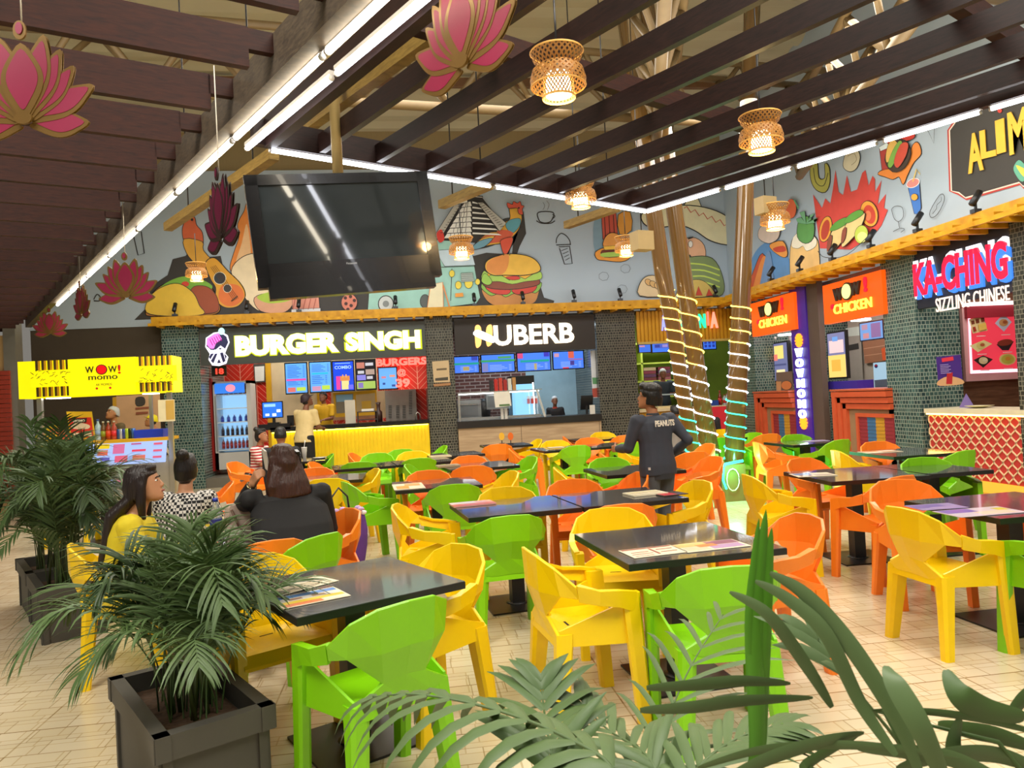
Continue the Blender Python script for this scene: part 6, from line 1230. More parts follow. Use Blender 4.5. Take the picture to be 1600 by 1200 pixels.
# ---------------------------------------------------------------- light-wrapped trunks
m_trunk = P('684b24', .18, var=.25, scale=5, coat=.6, stretch=(1, 1, .3), name='film_wrapped_trunk'); m_rope = {'y': E('ffd858', 5), 'w': E('f4f8ff', 7), 'g': E('30ffb0', 5)}
def trunk(lab, pts, rs, Yp, turns, zc, phase=0):
    """pts: (px, py) centres top to bottom on plane Y"""
    P_ = [atY(x, y, Yp) for x, y in pts]
    top = P_[0]+(P_[0]-P_[1]).normalized()*3.6; bot = P_[-1]; d = (P_[-1]-P_[-2]).normalized(); bot = P_[-1]+d*max(0, (P_[-1].z)/max(.2, -d.z)); path = [top]+P_+[bot]
    t = thing('light_wrapped_trunk', lab, 'trunk', (bot.x, bot.y, 0)); f = MB(); rr = [rs[0]]+rs+[rs[-1]]; f.tube(path, rr, None, 20); f.build('trunk', m_trunk, t, True)
    # arc-length lookup by height
    def pt(z):
        for i in range(len(path)-1):
            if path[i].z >= z >= path[i+1].z: s = (path[i].z-z)/(path[i].z-path[i+1].z); return path[i].lerp(path[i+1], s), rr[i]+(rr[i+1]-rr[i])*s
        return path[-1], rr[-1]
    segs = {}
    z = turns[0]; prev = None; ang = phase; dz = .012
    tp = {'y': [], 'w': [], 'g': []}
    while z > turns[1]:
        c, r = pt(z); q = c+V((math.cos(ang)*(r+.012), math.sin(ang)*(r+.012), 0)); k = 'y' if z > zc[0] else ('w' if z > zc[1] else 'g')
        if prev is not None and k != prev: tp[prev].append(q); segs.setdefault(prev, []).append(tp[prev]); tp[prev] = []
        tp[k].append(q); prev = k; z -= dz; ang += dz/turns[2]*2*math.pi
    if tp[prev]: segs.setdefault(prev, []).append(tp[prev])
    for k, ls in segs.items():
        f = MB()
        for l in ls:
            if len(l) > 1: f.tube(l, .0085, m_rope[k], 6)
        o = f.build('light_rope', None, t, True); o['label'] = {'y': 'yellow glowing rope', 'w': 'white glowing rope', 'g': 'green glowing rope'}[k]
    return t
TY = 10.0
trunk('leaning tan trunk wrapped in spiralling light rope, left of the pair', [(1022,335),(1036,430),(1052,510),(1068,620),(1083,703)], [.115,.115,.105,.10,.095], TY, (2.95, .55, .155), (1.95, 1.25))
trunk('leaning tan trunk with widely spaced light rope, right of the pair', [(1053,322),(1068,430),(1085,550),(1095,620),(1108,697)], [.118,.12,.122,.125,.135], TY+.35, (2.95, .5, .24), (1.9, .2), 2)
tr = trunk('upright tan trunk with yellow, white and green light rope', [(1165,290),(1160,430),(1155,550),(1150,640),(1147,728)], [.115,.125,.135,.135,.13], TY, (2.75, .55, .165), (2.15, 1.42), 1)
bx = atY(1138, 756, TY-.1); f = MB(); f.box((bx.x-.17, TY-.28, 0), (bx.x+.18, TY+.2, .50)); f2 = tag(f.build('trunk_base_box', P('8a6a3c', .4, var=.15)), 'tan box at the foot of the upright trunk', 'box')
f = MB(); c = V((bx.x-.02, TY-.3, .3)); f.tube([c+V((.09*math.cos(a), -.01, .15*math.sin(a))) for a in [k*.5 for k in range(14)]], .008, P('e8e8d0', .5), 6); f.tube([c+V((-.12, 0, .2)), c+V((-.14, -.01, 0)), c+V((-.1, -.01, -.12))], .014, m_rope['g'], 6); f.tube([c+V((-.22, 0, .12)), c+V((-.1, -.02, .22)), c+V((.15, -.02, .25))], .02, m_rope['g'], 6); tag(f.build('rope_tail'), 'loose loop of green glowing rope hanging on the tan box', 'light rope')
l = bpy.data.lights.new('green_glow', 'POINT'); l.energy = 26; l.color = (.1, 1, .45); l.shadow_soft_size = .08; o = bpy.data.objects.new('green_glow', l); COL.objects.link(o); o.location = (bx.x-.1, TY-.5, .55)
# ================================================================ PEOPLE
def rotz(p, a): c, s = math.cos(a), math.sin(a); return V((p[0]*c-p[1]*s, p[0]*s+p[1]*c, p[2]))
def ik(a, b, l1, l2, hint):
    d = b-a; L = min(d.length, (l1+l2)*.999); d.normalize(); b = a+d*L
    x = (l1*l1-l2*l2+L*L)/(2*L); h = math.sqrt(max(0, l1*l1-x*x)); o = V(hint)-d*V(hint).dot(d)
    o = o.normalized() if o.length > 1e-4 else V((0, 0, -1)); return a+d*x+o*h, b
def ring(c, rx, ry, fx, fy, n=16, k=1): return [c+fx*rx*math.cos(2*math.pi*i/n)+fy*ry*math.sin(2*math.pi*i/n) for i in range(n)]
SKIN = P('a8704c', .55, var=.06, scale=20, name='skin'); SKIN2 = P('c08a66', .5, var=.05, scale=20, name='fair_skin'); SKIN3 = P('7a4c34', .55, var=.06, name='dark_skin')
def person(lab, loc, hd, Hh=1.65, sit=False, lean=0, hyaw=0, hpitch=0, hands=None, skin=SKIN, top='888888', topm=None, bottom='222228', hair='1a1412', style='short', sleeve='short', vox=.012, shoes='1a1a1a', extra=None, twist=0, seat=.45, wide=1.0, hroll=0, collar=None):
    s = Hh/1.68; t = thing('person', lab, 'person', loc, R(hd-90))
    hz = (seat+.085) if sit else .93*s
    Ph = V((0, -.02, hz)); le = R(lean); up = V((0, math.sin(le), math.cos(le))); fw = V((0, math.cos(le), -math.sin(le)))
    X = V((math.cos(R(twist)), math.sin(R(twist)), 0)); fwt = rotz(fw, R(twist)) if twist else fw
    N = Ph+up*.50*s; Sh = Ph+up*.445*s; S = {1: Sh+X*.172*s*wide, -1: Sh-X*.172*s*wide}
    HR = Euler((R(-hpitch), R(hroll), R(hyaw+twist))).to_matrix(); neck = N+up*.03; HC = neck+(up*.6+ZA*.6).normalized()*.135*s+HR@V((0, .025, 0))
    # legs
    K = {}; A_ = {}; HP = {}
    for sx in (1, -1):
        HP[sx] = Ph+V((sx*.095*s, 0, -.02))
        if sit: K[sx] = V((sx*.12*s, .40*s, seat+.07)); A_[sx] = V((sx*.12*s, .40*s+.03, .08))
        else: K[sx] = V((sx*.10*s, .02+.02*sx, .49*s)); A_[sx] = V((sx*.105*s, -.03+.03*sx, .08))
    # arms
    if hands is None: hands = ({1: (.20, .02, hz-.08*s), -1: (-.20, .02, hz-.08*s)})
    El = {}; Wr = {}; hint = {1: (.4, -.5, -1), -1: (-.4, -.5, -1)}
    for sx in (1, -1):
        tgt = V(hands[sx][:3]); El[sx], Wr[sx] = ik(S[sx], tgt, .275*s, .245*s, hint[sx])
    b = MB(); n = 12
    # torso as one loft from crotch to neck
    prof = [(-.06, .145, .095), (0, .16*wide, .115), (.10, .145*wide, .105), (.22, .14*wide, .10), (.34, .158*wide, .108), (.42, .16*wide, .095), (.47, .115, .075), (.50, .055, .055), (.56, .05, .052)]
    b.loft([ring(Ph+up*h*s, rx*s, ry*s, X, fwt) for h, rx, ry in prof], None, True, True)
    b.tube([N-up*.02, HC-ZA*.04*s], [.052*s, .046*s], None, n)
    for sx in (1, -1):
        b.tube([S[sx]-X*sx*.07*s, S[sx], S[sx].lerp(El[sx], .5), El[sx], El[sx].lerp(Wr[sx], .35), Wr[sx]], [.055*s, .055*s, .045*s, .038*s, .038*s, .025*s], None, n)
        b.blob(S[sx], .055*s); b.blob(El[sx], .037*s)
        b.tube([HP[sx]+ZA*.03, HP[sx].lerp(K[sx], .5), K[sx], K[sx].lerp(A_[sx], .35), A_[sx]], [.095*s, .08*s, .056*s, .052*s, .036*s], None, n); b.blob(HP[sx], .095*s); b.blob(K[sx], .056*s)
        b.tube([A_[sx], A_[sx]+V((0, .06, -.045)), A_[sx]+V((0, .15, -.055))], [.036, .034, .026], None, 8)
    # head
    hs = s*1.0
    def hp(x, y, z): return HC+HR@V((x*hs, y*hs, z*hs))
    b.loft([[hp(rx*math.cos(q), cy+ry*math.sin(q), z) for q in [2*math.pi*i/16 for i in range(16)]] for z, rx, ry, cy in [(-.118, .022, .022, .055), (-.10, .045, .055, .035), (-.07, .060, .075, .015), (-.03, .068, .088, .003), (.01, .073, .094, 0), (.05, .074, .094, -.003), (.085, .062, .080, -.006), (.108, .038, .050, -.008), (.118, .01, .014, -.008)]], None, True, True)
    b.tube([hp(0, .088, .012), hp(0, .098, -.018), hp(0, .104, -.030)], [.007*hs, .010*hs, .010*hs], None, 8); b.blob(hp(0, .098, -.034), (.016*hs, .012*hs, .009*hs), rot=HR)
    b.blob(hp(0, .082, -.066), (.024*hs, .014*hs, .009*hs), rot=HR); b.blob(hp(0, .070, -.100), (.024*hs, .02*hs, .016*hs), rot=HR)
    for sx in (1, -1): b.blob(hp(sx*.074, -.006, -.006), (.011*hs, .02*hs, .031*hs), rot=HR)
    # hands: palm, four fingers, thumb
    for sx in (1, -1):
        d = (Wr[sx]-El[sx]).normalized(); h4 = hands[sx]; curl = h4[3] if len(h4) > 3 else .5; pn = V(h4[4]) if len(h4) > 4 else V((-sx, 0, 0)); pn = (pn-d*pn.dot(d)).normalized(); sd = d.cross(pn)*1.0
        if sd.dot(V((0, 1, .2))) < 0: sd = -sd      # thumb side
        w0 = Wr[sx]; c = w0+d*.045*s
        b.obox(c, d*.045*s, sd*.036*s, pn*.013*s); b.blob(w0+d*.005, .024*s)
        for i, ln in enumerate((.072, .08, .074, .058)):
            o = c+d*.04*s+sd*(.027-.018*i)*s; p1 = o+(d*math.cos(curl*.6)+pn*math.sin(curl*.6))*ln*.45*s; p2 = p1+(d*math.cos(curl*1.6)+pn*math.sin(curl*1.6))*ln*.32*s; p3 = p2+(d*math.cos(curl*2.3)+pn*math.sin(curl*2.3))*ln*.23*s
            b.tube([o, p1, p2, p3], [.0092*s, .0085*s, .0078*s, .0066*s], None, 7)
        o = w0+d*.025*s+sd*.025*s; p1 = o+(sd*.75+d*.5+pn*.35).normalized()*.038*s; b.tube([o, p1, p1+(d*.8+sd*.3+pn*.4).normalized()*.03*s], [.012*s, .0102*s, .008*s], None, 7)
    o = b.build('body', skin, t); bake(o, [('REMESH', {'mode': 'VOXEL', 'voxel_size': min(vox, .008), 'use_smooth_shade': True}), ('SMOOTH', {'factor': .5, 'iterations': 2})])
    # eyes, brows, lips
    e = MB()
    for sx in (1, -1):
        e.blob(hp(sx*.031, .078, .006), (.012*hs, .009*hs, .006*hs), P('e8e2da', .3), 10, 6, HR); e.blob(hp(sx*.031, .0852, .006), (.0055*hs, .0035*hs, .0055*hs), P('1c120c', .2), 8, 6, HR)
    e.build('eyes', None, t)
    e = MB()
    for sx in (1, -1): e.tube([hp(sx*.016, .096, .022), hp(sx*.032, .094, .028), hp(sx*.048, .084, .022)], .0035*hs, None, 6)
    e.build('eyebrows', P(hair, .7), t)
    e = MB(); e.tube([hp(-.02, .090, -.066), hp(0, .098, -.064), hp(.02, .090, -.066)], [.003, .0065, .003], None, 7); e.build('lips', P('9a4a42', .5), t)
    # shirt
    m = MB(); g = .016*s
    lo = -.10 if not sit else -.05
    pr = [(lo, .175*wide, .128)]+[(h, rx+.018, ry+.018) for h, rx, ry in prof[1:7]]+[(.49, .075, .07)]
    m.loft([ring(Ph+up*h*s, rx*s, ry*s, X, fwt) for h, rx, ry in pr], None, True, True)
    for sx in (1, -1):
        if sleeve == 'long': m.tube([S[sx]-X*sx*.08*s, S[sx], S[sx].lerp(El[sx], .5), El[sx], El[sx].lerp(Wr[sx], .5), El[sx].lerp(Wr[sx], .93)], [.068*s, .074*s, .062*s, .056*s, .050*s, .038*s], None, n); m.blob(El[sx], .056*s)
        else: m.tube([S[sx]-X*sx*.08*s, S[sx], S[sx].lerp(El[sx], .45), S[sx].lerp(El[sx], .85)], [.068*s, .072*s, .062*s, .060*s], None, n)
        m.blob(S[sx], .070*s)
    o = m.build('shirt', topm or P(top, .75, bump=.15, scale=14), t); bake(o, [('REMESH', {'mode': 'VOXEL', 'voxel_size': vox, 'use_smooth_shade': True}), ('SMOOTH', {'factor': .5, 'iterations': 3})])
    if collar: m = MB(); m.lathe([(.062*s, 0), (.068*s, .02), (.058*s, .035)], N-up*.02, P(collar, .7), 14, caps=False); m.build('collar', None, t)
    # trousers
    m = MB(); m.loft([ring(Ph+up*h*s, rx*s, ry*s, X, fwt) for h, rx, ry in [(-.08, .155, .11), (0, .172*wide, .128), (.06, .160*wide, .118)]], None, True, True)
    for sx in (1, -1):
        m.tube([HP[sx]+ZA*.02, HP[sx].lerp(K[sx], .5), K[sx], K[sx].lerp(A_[sx], .4), K[sx].lerp(A_[sx], .93)], [.108*s, .094*s, .072*s, .066*s, .055*s], None, n); m.blob(HP[sx], .108*s); m.blob(K[sx], .073*s)
    o = m.build('trousers', P(bottom, .8, bump=.15, scale=14), t); bake(o, [('REMESH', {'mode': 'VOXEL', 'voxel_size': vox, 'use_smooth_shade': True}), ('SMOOTH', {'factor': .5, 'iterations': 3})])
    for sx in (1, -1):
        m = MB(); a = A_[sx]; m.loft([[V((a.x+x*w_, a.y+y, z)) for x, y in ((-.042, -.055), (.042, -.055), (.048, .06), (.035, .19), (-.035, .19), (-.048, .06))] for z, w_ in ((0, 1), (.03, 1), (.075, .75))], None); o = m.build('shoe', P(shoes, .5), t); bake(o, [('BEVEL', {'width': .012, 'segments': 2})])
    # hair
    m = MB()
    def cap(zlow=-.02, th=.012, front=.045):
        rings = []
        for z, rx, ry, cy in [(.118+th, .012, .014, -.01), (.108+th, .045, .058, -.010), (.085+th*.8, .068, .086, -.008), (.05, .078+th*.5, .098+th*.3, -.008), (.015, .077+th*.6, .092+th, -.018), (zlow, .074+th*.5, .078+th, -.032)]:
            r_ = []
            for i in range(20):
                q = 2*math.pi*i/20; x, y = rx*math.cos(q), cy+ry*math.sin(q)
                if z < front and y > -.0: y = y*.25-.004
                r_.append(hp(x, y, z))
            rings.append(r_)
        m.loft(rings, None, True, True)
    if style == 'short': cap(-.035, .014); m.blob(hp(0, .055, .095), (.058*hs, .04*hs, .026*hs), rot=HR)
    elif style == 'boy':
        cap(-.07, .032); m.blob(hp(0, .06, .105), (.074*hs, .055*hs, .042*hs), rot=HR); m.blob(hp(0, -.015, .085), (.094*hs, .112*hs, .072*hs), rot=HR); m.blob(hp(0, -.045, .02), (.096*hs, .088*hs, .105*hs), rot=HR)
        for sx in (1, -1): m.blob(hp(sx*.068, .03, .04), (.016*hs, .03*hs, .04*hs), rot=HR)
    elif style == 'bun':
        cap(-.06, .014); m.blob(hp(0, .05, .09), (.06*hs, .045*hs, .03*hs), rot=HR); m.blob(hp(0, -.065, .135), (.05*hs, .048*hs, .046*hs), rot=HR); m.blob(hp(0, -.07, -.05), (.055*hs, .04*hs, .05*hs), rot=HR)
    elif style in ('long', 'mid'):
        cap(-.06, .018); m.blob(hp(0, .052, .092), (.062*hs, .048*hs, .034*hs), rot=HR)
        ln = .62 if style == 'long' else .30
        back = Ph+up*.40*s-fwt*.125*s
        tail = back-up*(ln-.25)*s-fwt*.01
        if style == 'long': m.tube([hp(0, -.05, .04), hp(0, -.085, -.06), back+up*.06, back-up*.12, tail], [.085*hs, .085*hs, .085, .06, .02], None, 14, flat=.55)
        else: 
            m.tube([hp(0, -.02, .05), hp(0, -.045, -.04), hp(0, -.07, -.13), hp(.01, -.09, -.21), hp(.01, -.09, -.27)], [.098*hs, .120*hs, .145*hs, .150*hs, .06*hs], None, 18, flat=.62)
            for k in range(9): a = -1.2+k*.3; m.tube([hp(math.sin(a)*.09, -.05-math.cos(a)*.05, -.02), hp(math.sin(a)*.135, -.07-math.cos(a)*.055, -.14), hp(math.sin(a+.1)*.135, -.08-math.cos(a)*.045, -.25-.02*(k%3))], [.02, .026, .012], None, 7)
        for sx in (1, -1): m.tube([hp(sx*.055, .03, .07), hp(sx*.078, .0, -.01), hp(sx*.082, -.03, -.10), hp(sx*.07, -.05, -.20)], [.03*hs, .026*hs, .03*hs, .02*hs], None, 8)
    if style == 'net':
        cap(-.02, .016); o = m.build('hair_net', P('b8bcc0', .6, var=.15), t)
    elif style == 'cap':
        cap(.0, .016); m.loft([[hp(x, y, z) for x, y in ((-.06, .06), (.06, .06), (.05, .15), (-.05, .15))] for z in (.045, .053)], None); o = m.build('cap', P(hair, .6), t)
        m = MB(); m.blob(hp(0, -.045, -.02), (.07*hs, .05*hs, .04*hs), rot=HR); m.build('hair', P('1a1412', .7), t)
    else:
        o = m.build('hair', P(hair, .40, var=.6, scale=26, stretch=(3, 3, .22), bump=.8), t)
    bake(o, [('REMESH', {'mode': 'VOXEL', 'voxel_size': .008, 'use_smooth_shade': True}), ('SMOOTH', {'factor': .5, 'iterations': 3})])
    if extra: extra(t, hp, hs, Ph, up, fwt, X, s, Wr, El, S, HR)
    return t
def stripes(name, c1, c2, freq, axis=2, duty=.5, check=False, thick=None):
    m, nt, b = nodes(name); tc_ = nt.nodes.new('ShaderNodeTexCoord'); b.inputs['Roughness'].default_value = .75
    if check:
        mp = nt.nodes.new('ShaderNodeTexChecker'); mp.inputs['Scale'].default_value = freq; mp.inputs[1].default_value = (*lin(c1), 1); mp.inputs[2].default_value = (*lin(c2), 1)
        rot = nt.nodes.new('ShaderNodeMapping'); rot.inputs['Rotation'].default_value = (R(8), R(3), R(20)); nt.links.new(tc_.outputs['Object'], rot.inputs[0]); nt.links.new(rot.outputs[0], mp.inputs[0]); nt.links.new(mp.outputs[0], b.inputs['Base Color']); return m
    sp = nt.nodes.new('ShaderNodeSeparateXYZ'); nt.links.new(tc_.outputs['Object'], sp.inputs[0])
    mu = nt.nodes.new('ShaderNodeMath'); mu.operation = 'MULTIPLY'; mu.inputs[1].default_value = freq; nt.links.new(sp.outputs[axis], mu.inputs[0])
    fr = nt.nodes.new('ShaderNodeMath'); fr.operation = 'FRACT'; nt.links.new(mu.outputs[0], fr.inputs[0]); lt = nt.nodes.new('ShaderNodeMath'); lt.operation = 'LESS_THAN'; lt.inputs[1].default_value = duty; nt.links.new(fr.outputs[0], lt.inputs[0])
    mx = nt.nodes.new('ShaderNodeMix'); mx.data_type = 'RGBA'; nt.links.new(lt.outputs[0], mx.inputs[0]); mx.inputs[6].default_value = (*lin(c1), 1); mx.inputs[7].default_value = (*lin(c2), 1); nt.links.new(mx.outputs[2], b.inputs['Base Color']); return m
# --- seated woman in black with phone
def ex_black(t, hp, hs, Ph, up, fw, X, s, Wr, El, S, HR):
    f = MB(); f.obox(hp(.078, -.045, .045), HR@V((.012, .0, 0)), HR@V((0, .018, .006)), HR@V((0, -.005, .04))); 
    for k in range(5): f.tube([hp(.088, -.03-.008*k, .08-.015*k), hp(.098, -.055-.006*k, .07-.015*k), hp(.09, -.085, .06-.015*k)], .004, None, 5)
    f.build('hair_clip', m_gblk, t)
    f = MB(); f.loft([[Ph+up*h_*s+fw*cy_+X*rx_*math.cos(q)+fw*ry_*math.sin(q) for q in [2*math.pi*i/20 for i in range(20)]] for h_, rx_, ry_, cy_ in ((-.06,.27,.14,-.17),(.1,.27,.14,-.17),(.25,.27,.13,-.13),(.36,.26,.11,-.07),(.43,.2,.08,-.03))]); o = f.build('loose_back', P('0c0b0d', .8, bump=.3, scale=10), t); bake(o, [('REMESH', {'mode': 'VOXEL', 'voxel_size': .012, 'use_smooth_shade': True}), ('SMOOTH', {'factor': .5, 'iterations': 4})])
    f = MB(); c = El[-1].lerp(Wr[-1], .9); d = (Wr[-1]-El[-1]).normalized(); a = d.orthogonal().normalized(); b2 = d.cross(a)
    f.tube([c+(a*math.cos(q)+b2*math.sin(q))*.031 for q in [k*.45 for k in range(15)]], .006, None, 6); f.build('bracelet', P('d8c890', .3, .7), t)
pW = atD(442, 705, 5.15)
LOCB = (pW.x+.02, pW.y-.03, 0)
person('person in black long-sleeved top seated with back to us, phone at the ear', LOCB, 112, 1.72, True, 6, 10, -6, {1: (.24, .32, .76, .6, (0, 0, -1)), -1: (-.20, .12, 1.09, 1.1, (1, .3, 0))}, SKIN2, '0c0b0d', bottom='1a1a20', hair='3a1c10', style='mid', sleeve='long', vox=.010, extra=ex_black, wide=1.38, twist=0)
f = MB(); 
# --- seated woman in yellow, long dark hair
pY = atD(210, 730, 4.5)
person('person in yellow top with very long dark hair, seated in profile', (pY.x-.10, pY.y, 0), 8, 1.64, True, 14, -2, -14, {1: (.16, .40, .74, .7, (0, 0, -1)), -1: (-.12, .42, .76, .7, (0, 0, -1))}, SKIN2, 'd8c21e', bottom='c8b024', hair='1e1210', style='long', sleeve='long', vox=.010, wide=1.02)
# --- seated woman in checked top with bun
pC = atD(278, 735, 5.5)
person('person in black and white checked top with hair bun, seated with back to us', (pC.x+.02, pC.y-.02, 0), 78, 1.62, True, 10, 12, -12, {1: (.18, .34, .74, .7, (0, 0, -1)), -1: (-.18, .34, .74, .7, (0, 0, -1))}, SKIN2, topm=stripes('checked_cloth', 'e6e2dc', '16161a', 46, check=True), bottom='22222a', hair='17100e', style='bun', sleeve='short', vox=.010, wide=1.08)
# --- background seated pair
pS = atZ(401, 674, 1.24)
person('person in red and white striped top seated beside the drinks fridge', (pS.x, pS.y, 0), -20, 1.58, True, 8, 0, -14, {1: (.05, .34, .80, .8, (0, 0, -1)), -1: (-.05, .36, .80, .8, (0, 0, -1))}, SKIN, topm=stripes('striped_cloth', 'e4dcd4', 'b01c28', 22), bottom='20242c', hair='17100e', style='bun', vox=.014, collar='a01820')
pD = atZ(437, 672, 1.28)
person('person in dark jacket with black hair seated with back to us by the counter', (pD.x, pD.y, 0), 88, 1.68, True, 4, 0, 0, None, SKIN, '15151a', bottom='1a1a1e', hair='0e0c0c', style='short', sleeve='long', vox=.014, wide=1.15)
# --- customer at the counter and server
pK = atY(484, 640, 14.9)
person('person in cream shirt, black trousers and dark cap standing at the yellow counter', (pK.x-.12, 14.9, 0), 60, 1.80, False, 10, -20, -22, {1: (.14, .36, 1.16, .8, (0, 0, -1)), -1: (-.12, .38, 1.16, .8, (0, 0, -1))}, SKIN3, 'd8c088', bottom='141416', hair='2a1620', style='cap', sleeve='short', vox=.014, wide=1.1)
pV = atY(499, 640, YC+.95)
person('person in mustard polo shirt serving behind the yellow counter', (pV.x+.12, YC+.95, .2), 250, 1.66, False, 6, 0, -12, {1: (.10, .34, 1.08, .8, (0, 0, -1)), -1: (-.14, .34, 1.08, .8, (0, 0, -1))}, SKIN3, 'd0a010', bottom='20202a', hair='100c0a', style='short', vox=.014, wide=1.08, collar='c89a10')
# --- boy in navy sweatshirt
def ex_boy(t, hp, hs, Ph, up, fw, X, s, Wr, El, S, HR):
    f = MB(); 
    for sx in (1, -1):
        f.tube([hp(sx*.031+.020*math.cos(q), .101, .004+.016*math.sin(q)) for q in [k*.7 for k in range(10)]], .0022, None, 5); f.tube([hp(sx*.05, .101, .008), hp(sx*.074, .05, .008), hp(sx*.078, -.01, .005)], .0022, None, 5)
    f.tube([hp(-.012, .102, .008), hp(.012, .102, .008)], .0022, None, 5); f.build('spectacles', m_blk, t)
    u = X; a = Ph+up*.375*s-fw*.140*s-X*.10*s
    text('PEANUTS', 'back_print', P('e8e2d4', .7), a, u, up, -fw, .23, .058, t, .035, .003, world=False)
    text('SNOOPY', 'back_print_small', P('e8e2d4', .7), a+u*.10-up*.03, u, up, -fw, .07, .016, t, .01, .003) if False else None
    f = MB(); f.obox(Ph+up*(-.02)*s-X*.176*s-fw*.06, fw*.03, X*.003, up*.012); f.build('hem_patch', P('d8d8d8', .6), t)
    m = MB(); m.loft([ring(Ph+up*h*s, rx*s, ry*s, X, fw) for h, rx, ry in [(-.135, .160, .125), (-.08, .172, .132)]], P('2c3038', .8), False, True); m.build('hem_band', None, t)
pB = atY(1024, 700, 6.75)
person('person, a boy in navy sweatshirt with white lettering and spectacles, standing', (pB.x+.0, 6.75, 0), 112, 1.59, False, 4, 38, -10, {1: (.26, .06, .96, .7, (-1, 0, 0)), -1: (-.22, .30, 1.04, .9, (1, 0, 0))}, SKIN, '333845', bottom='4a5058', hair='120d0c', style='boy', sleeve='long', vox=.010, extra=ex_boy, wide=1.22, collar='2c3038')
# --- stall staff
p = atY(869, 655, 17.2)
person('person with grey cap and dark shirt working behind the black topped counter', (p.x, 17.2, .0), 250, 1.50, False, 14, 20, -16, None, SKIN3, '1c1a1e', bottom='222', hair='77777a', style='net', vox=.014, collar='b83028') if False else person('person with grey cap and dark shirt working behind the black topped counter', (p.x, 17.2, 0), 250, 1.50, False, 14, 20, -16, None, SKIN3, '1c1a1e', bottom='222222', hair='77777a', style='net', vox=.014, collar='b83028')
p = atY(1037, 640, 17.5)
person('person in dark shirt and hair net behind the mustard counter', (p.x+.0, 17.5, .32), 268, 1.70, False, 10, -8, -6, {1: (.22, .30, 1.05, .5, (0, 0, -1)), -1: (-.22, .30, 1.05, .5, (0, 0, -1))}, SKIN3, '24303c', bottom='222222', style='net', vox=.014, wide=1.1)
p = atY(160, 655, KY+.95)
person('person with white hair net looking down behind the yellow kiosk', (p.x, KY+1.5, 0), 235, 1.72, False, 4, 0, -24, None, SKIN, '6a5a40', bottom='222222', style='net', vox=.014)
p = atY(243, 665, KY+1.45)
person('person with yellow visor bending at the right end of the kiosk', (p.x+.06, KY+1.5, 0), 200, 1.56, False, 14, 10, -16, None, SKIN, 'b8a888', bottom='222222', hair='e0d010', style='cap', vox=.014)
p = atZ(1008, 650, 1.05)
person('person in grey top seated far behind the boy beside the trunks', (atY(1060, 690, 12.3).x, 12.3, 0), 100, 1.6, True, 6, 0, 0, None, SKIN, '8a8078', bottom='2a2a30', hair='120e0c', style='short', vox=.014, sleeve='long')
p = atY(1118, 690, 12.6)
person('person in black with dark hair seated behind the trunks near the red cloth', (p.x, 12.9, 0), 80, 1.6, True, 4, 0, 0, None, SKIN, '16181c', bottom='2a2a30', hair='120e0c', style='short', vox=.014, sleeve='long')
# --- phone, bags and table things
tb = [o for o in COL.objects if o.get('label', '').startswith('person in black long')][0]
def loc2w(p): return tb.location+rotz(V(p), tb.rotation_euler.z)
q = loc2w((-.115, .075, 1.245)); t = thing('mobile_phone', 'white mobile phone held to the ear of the woman in black', 'phone', q, tb.rotation_euler.z); f = MB(); f.obox((0, 0, 0), (.006, .003, 0), (-.005, .036, .01), (-.012, -.01, .072), P('d8d4cc', .2)); f.build('case', None, t)
f = MB()
for k in range(2): f.lathe([(.009, 0), (.009, .003), (.0, .003)], (0, 0, 0), m_blk, 10); f.v = [V((v.z*0-.0085-(v.z if False else 0), v.y, v.x)) if False else v for v in f.v]
f = MB(); f.blob((-.008, -.018, .055), (.002, .007, .007), m_blk, 8, 6); f.blob((-.008, -.002, .055), (.002, .007, .007), m_blk, 8, 6); f.build('camera_lens', None, t)
q = atZ(548, 830, .50); t = thing('purple_bag', 'purple cloth bag with white and red print on the orange armchair', 'bag', (q.x, q.y, .02), R(20)); f = MB()
f.loft([[V((x*w_, y*w_*.6, z)) for x, y in [(.14*math.cos(a), .14*math.sin(a)) for a in [2*math.pi*i/14 for i in range(14)]]] for z, w_ in ((.12, .55), (.2, .8), (.34, 1.0), (.48, 1.08), (.60, .95), (.66, .72))], P('5a3080', .8, var=.25, bump=.5, scale=12)); f.build('bag_body', None, t)
f = MB()
for k in range(16): a = k*.39; f.blob((.12*math.cos(a), .075*math.sin(a), .63+.02*(k % 3)), (.03, .022, .018), P(('e8e0dc', 'd86a3a', 'c8a8d8')[k % 3], .8), 8, 6)
f.build('printed_scarf', None, t); f = MB(); f.tube([(-.12, 0, .60), (-.15, .02, .78), (-.08, .03, .86), (-.01, .02, .78), (0, 0, .62)], .009, m_blk, 7); f.build('handle', None, t)
q = atD(381, 800, 5.2); t = thing('handbag', 'cream handbag on the women\'s table', 'bag', (q.x, q.y, .75), R(30)); f = MB(); f.loft([[V((x*w_, y, z)) for x, y in ((-.12, -.05), (.12, -.05), (.13, 0), (.12, .05), (-.12, .05), (-.13, 0))] for z, w_ in ((0, .95), (.1, 1), (.18, .95), (.2, .85))], P('cdb8a8', .45), smooth=False); f.build('bag_body', None, t); f = MB(); f.tube([(-.1, -.055, .17), (-.06, -.07, .05), (.02, -.07, .06), (.08, -.065, .16)], .008, P('6a4a3a', .5), 6); f.build('strap', None, t)
sheet(352, 822, .3, .2, 30, [(.05,.1,.9,.9,'e8c81c')], 'yellow paper on the women\'s table beside the bottle', 'paper_wrapper', 'wrapper', th=.02, g=None)
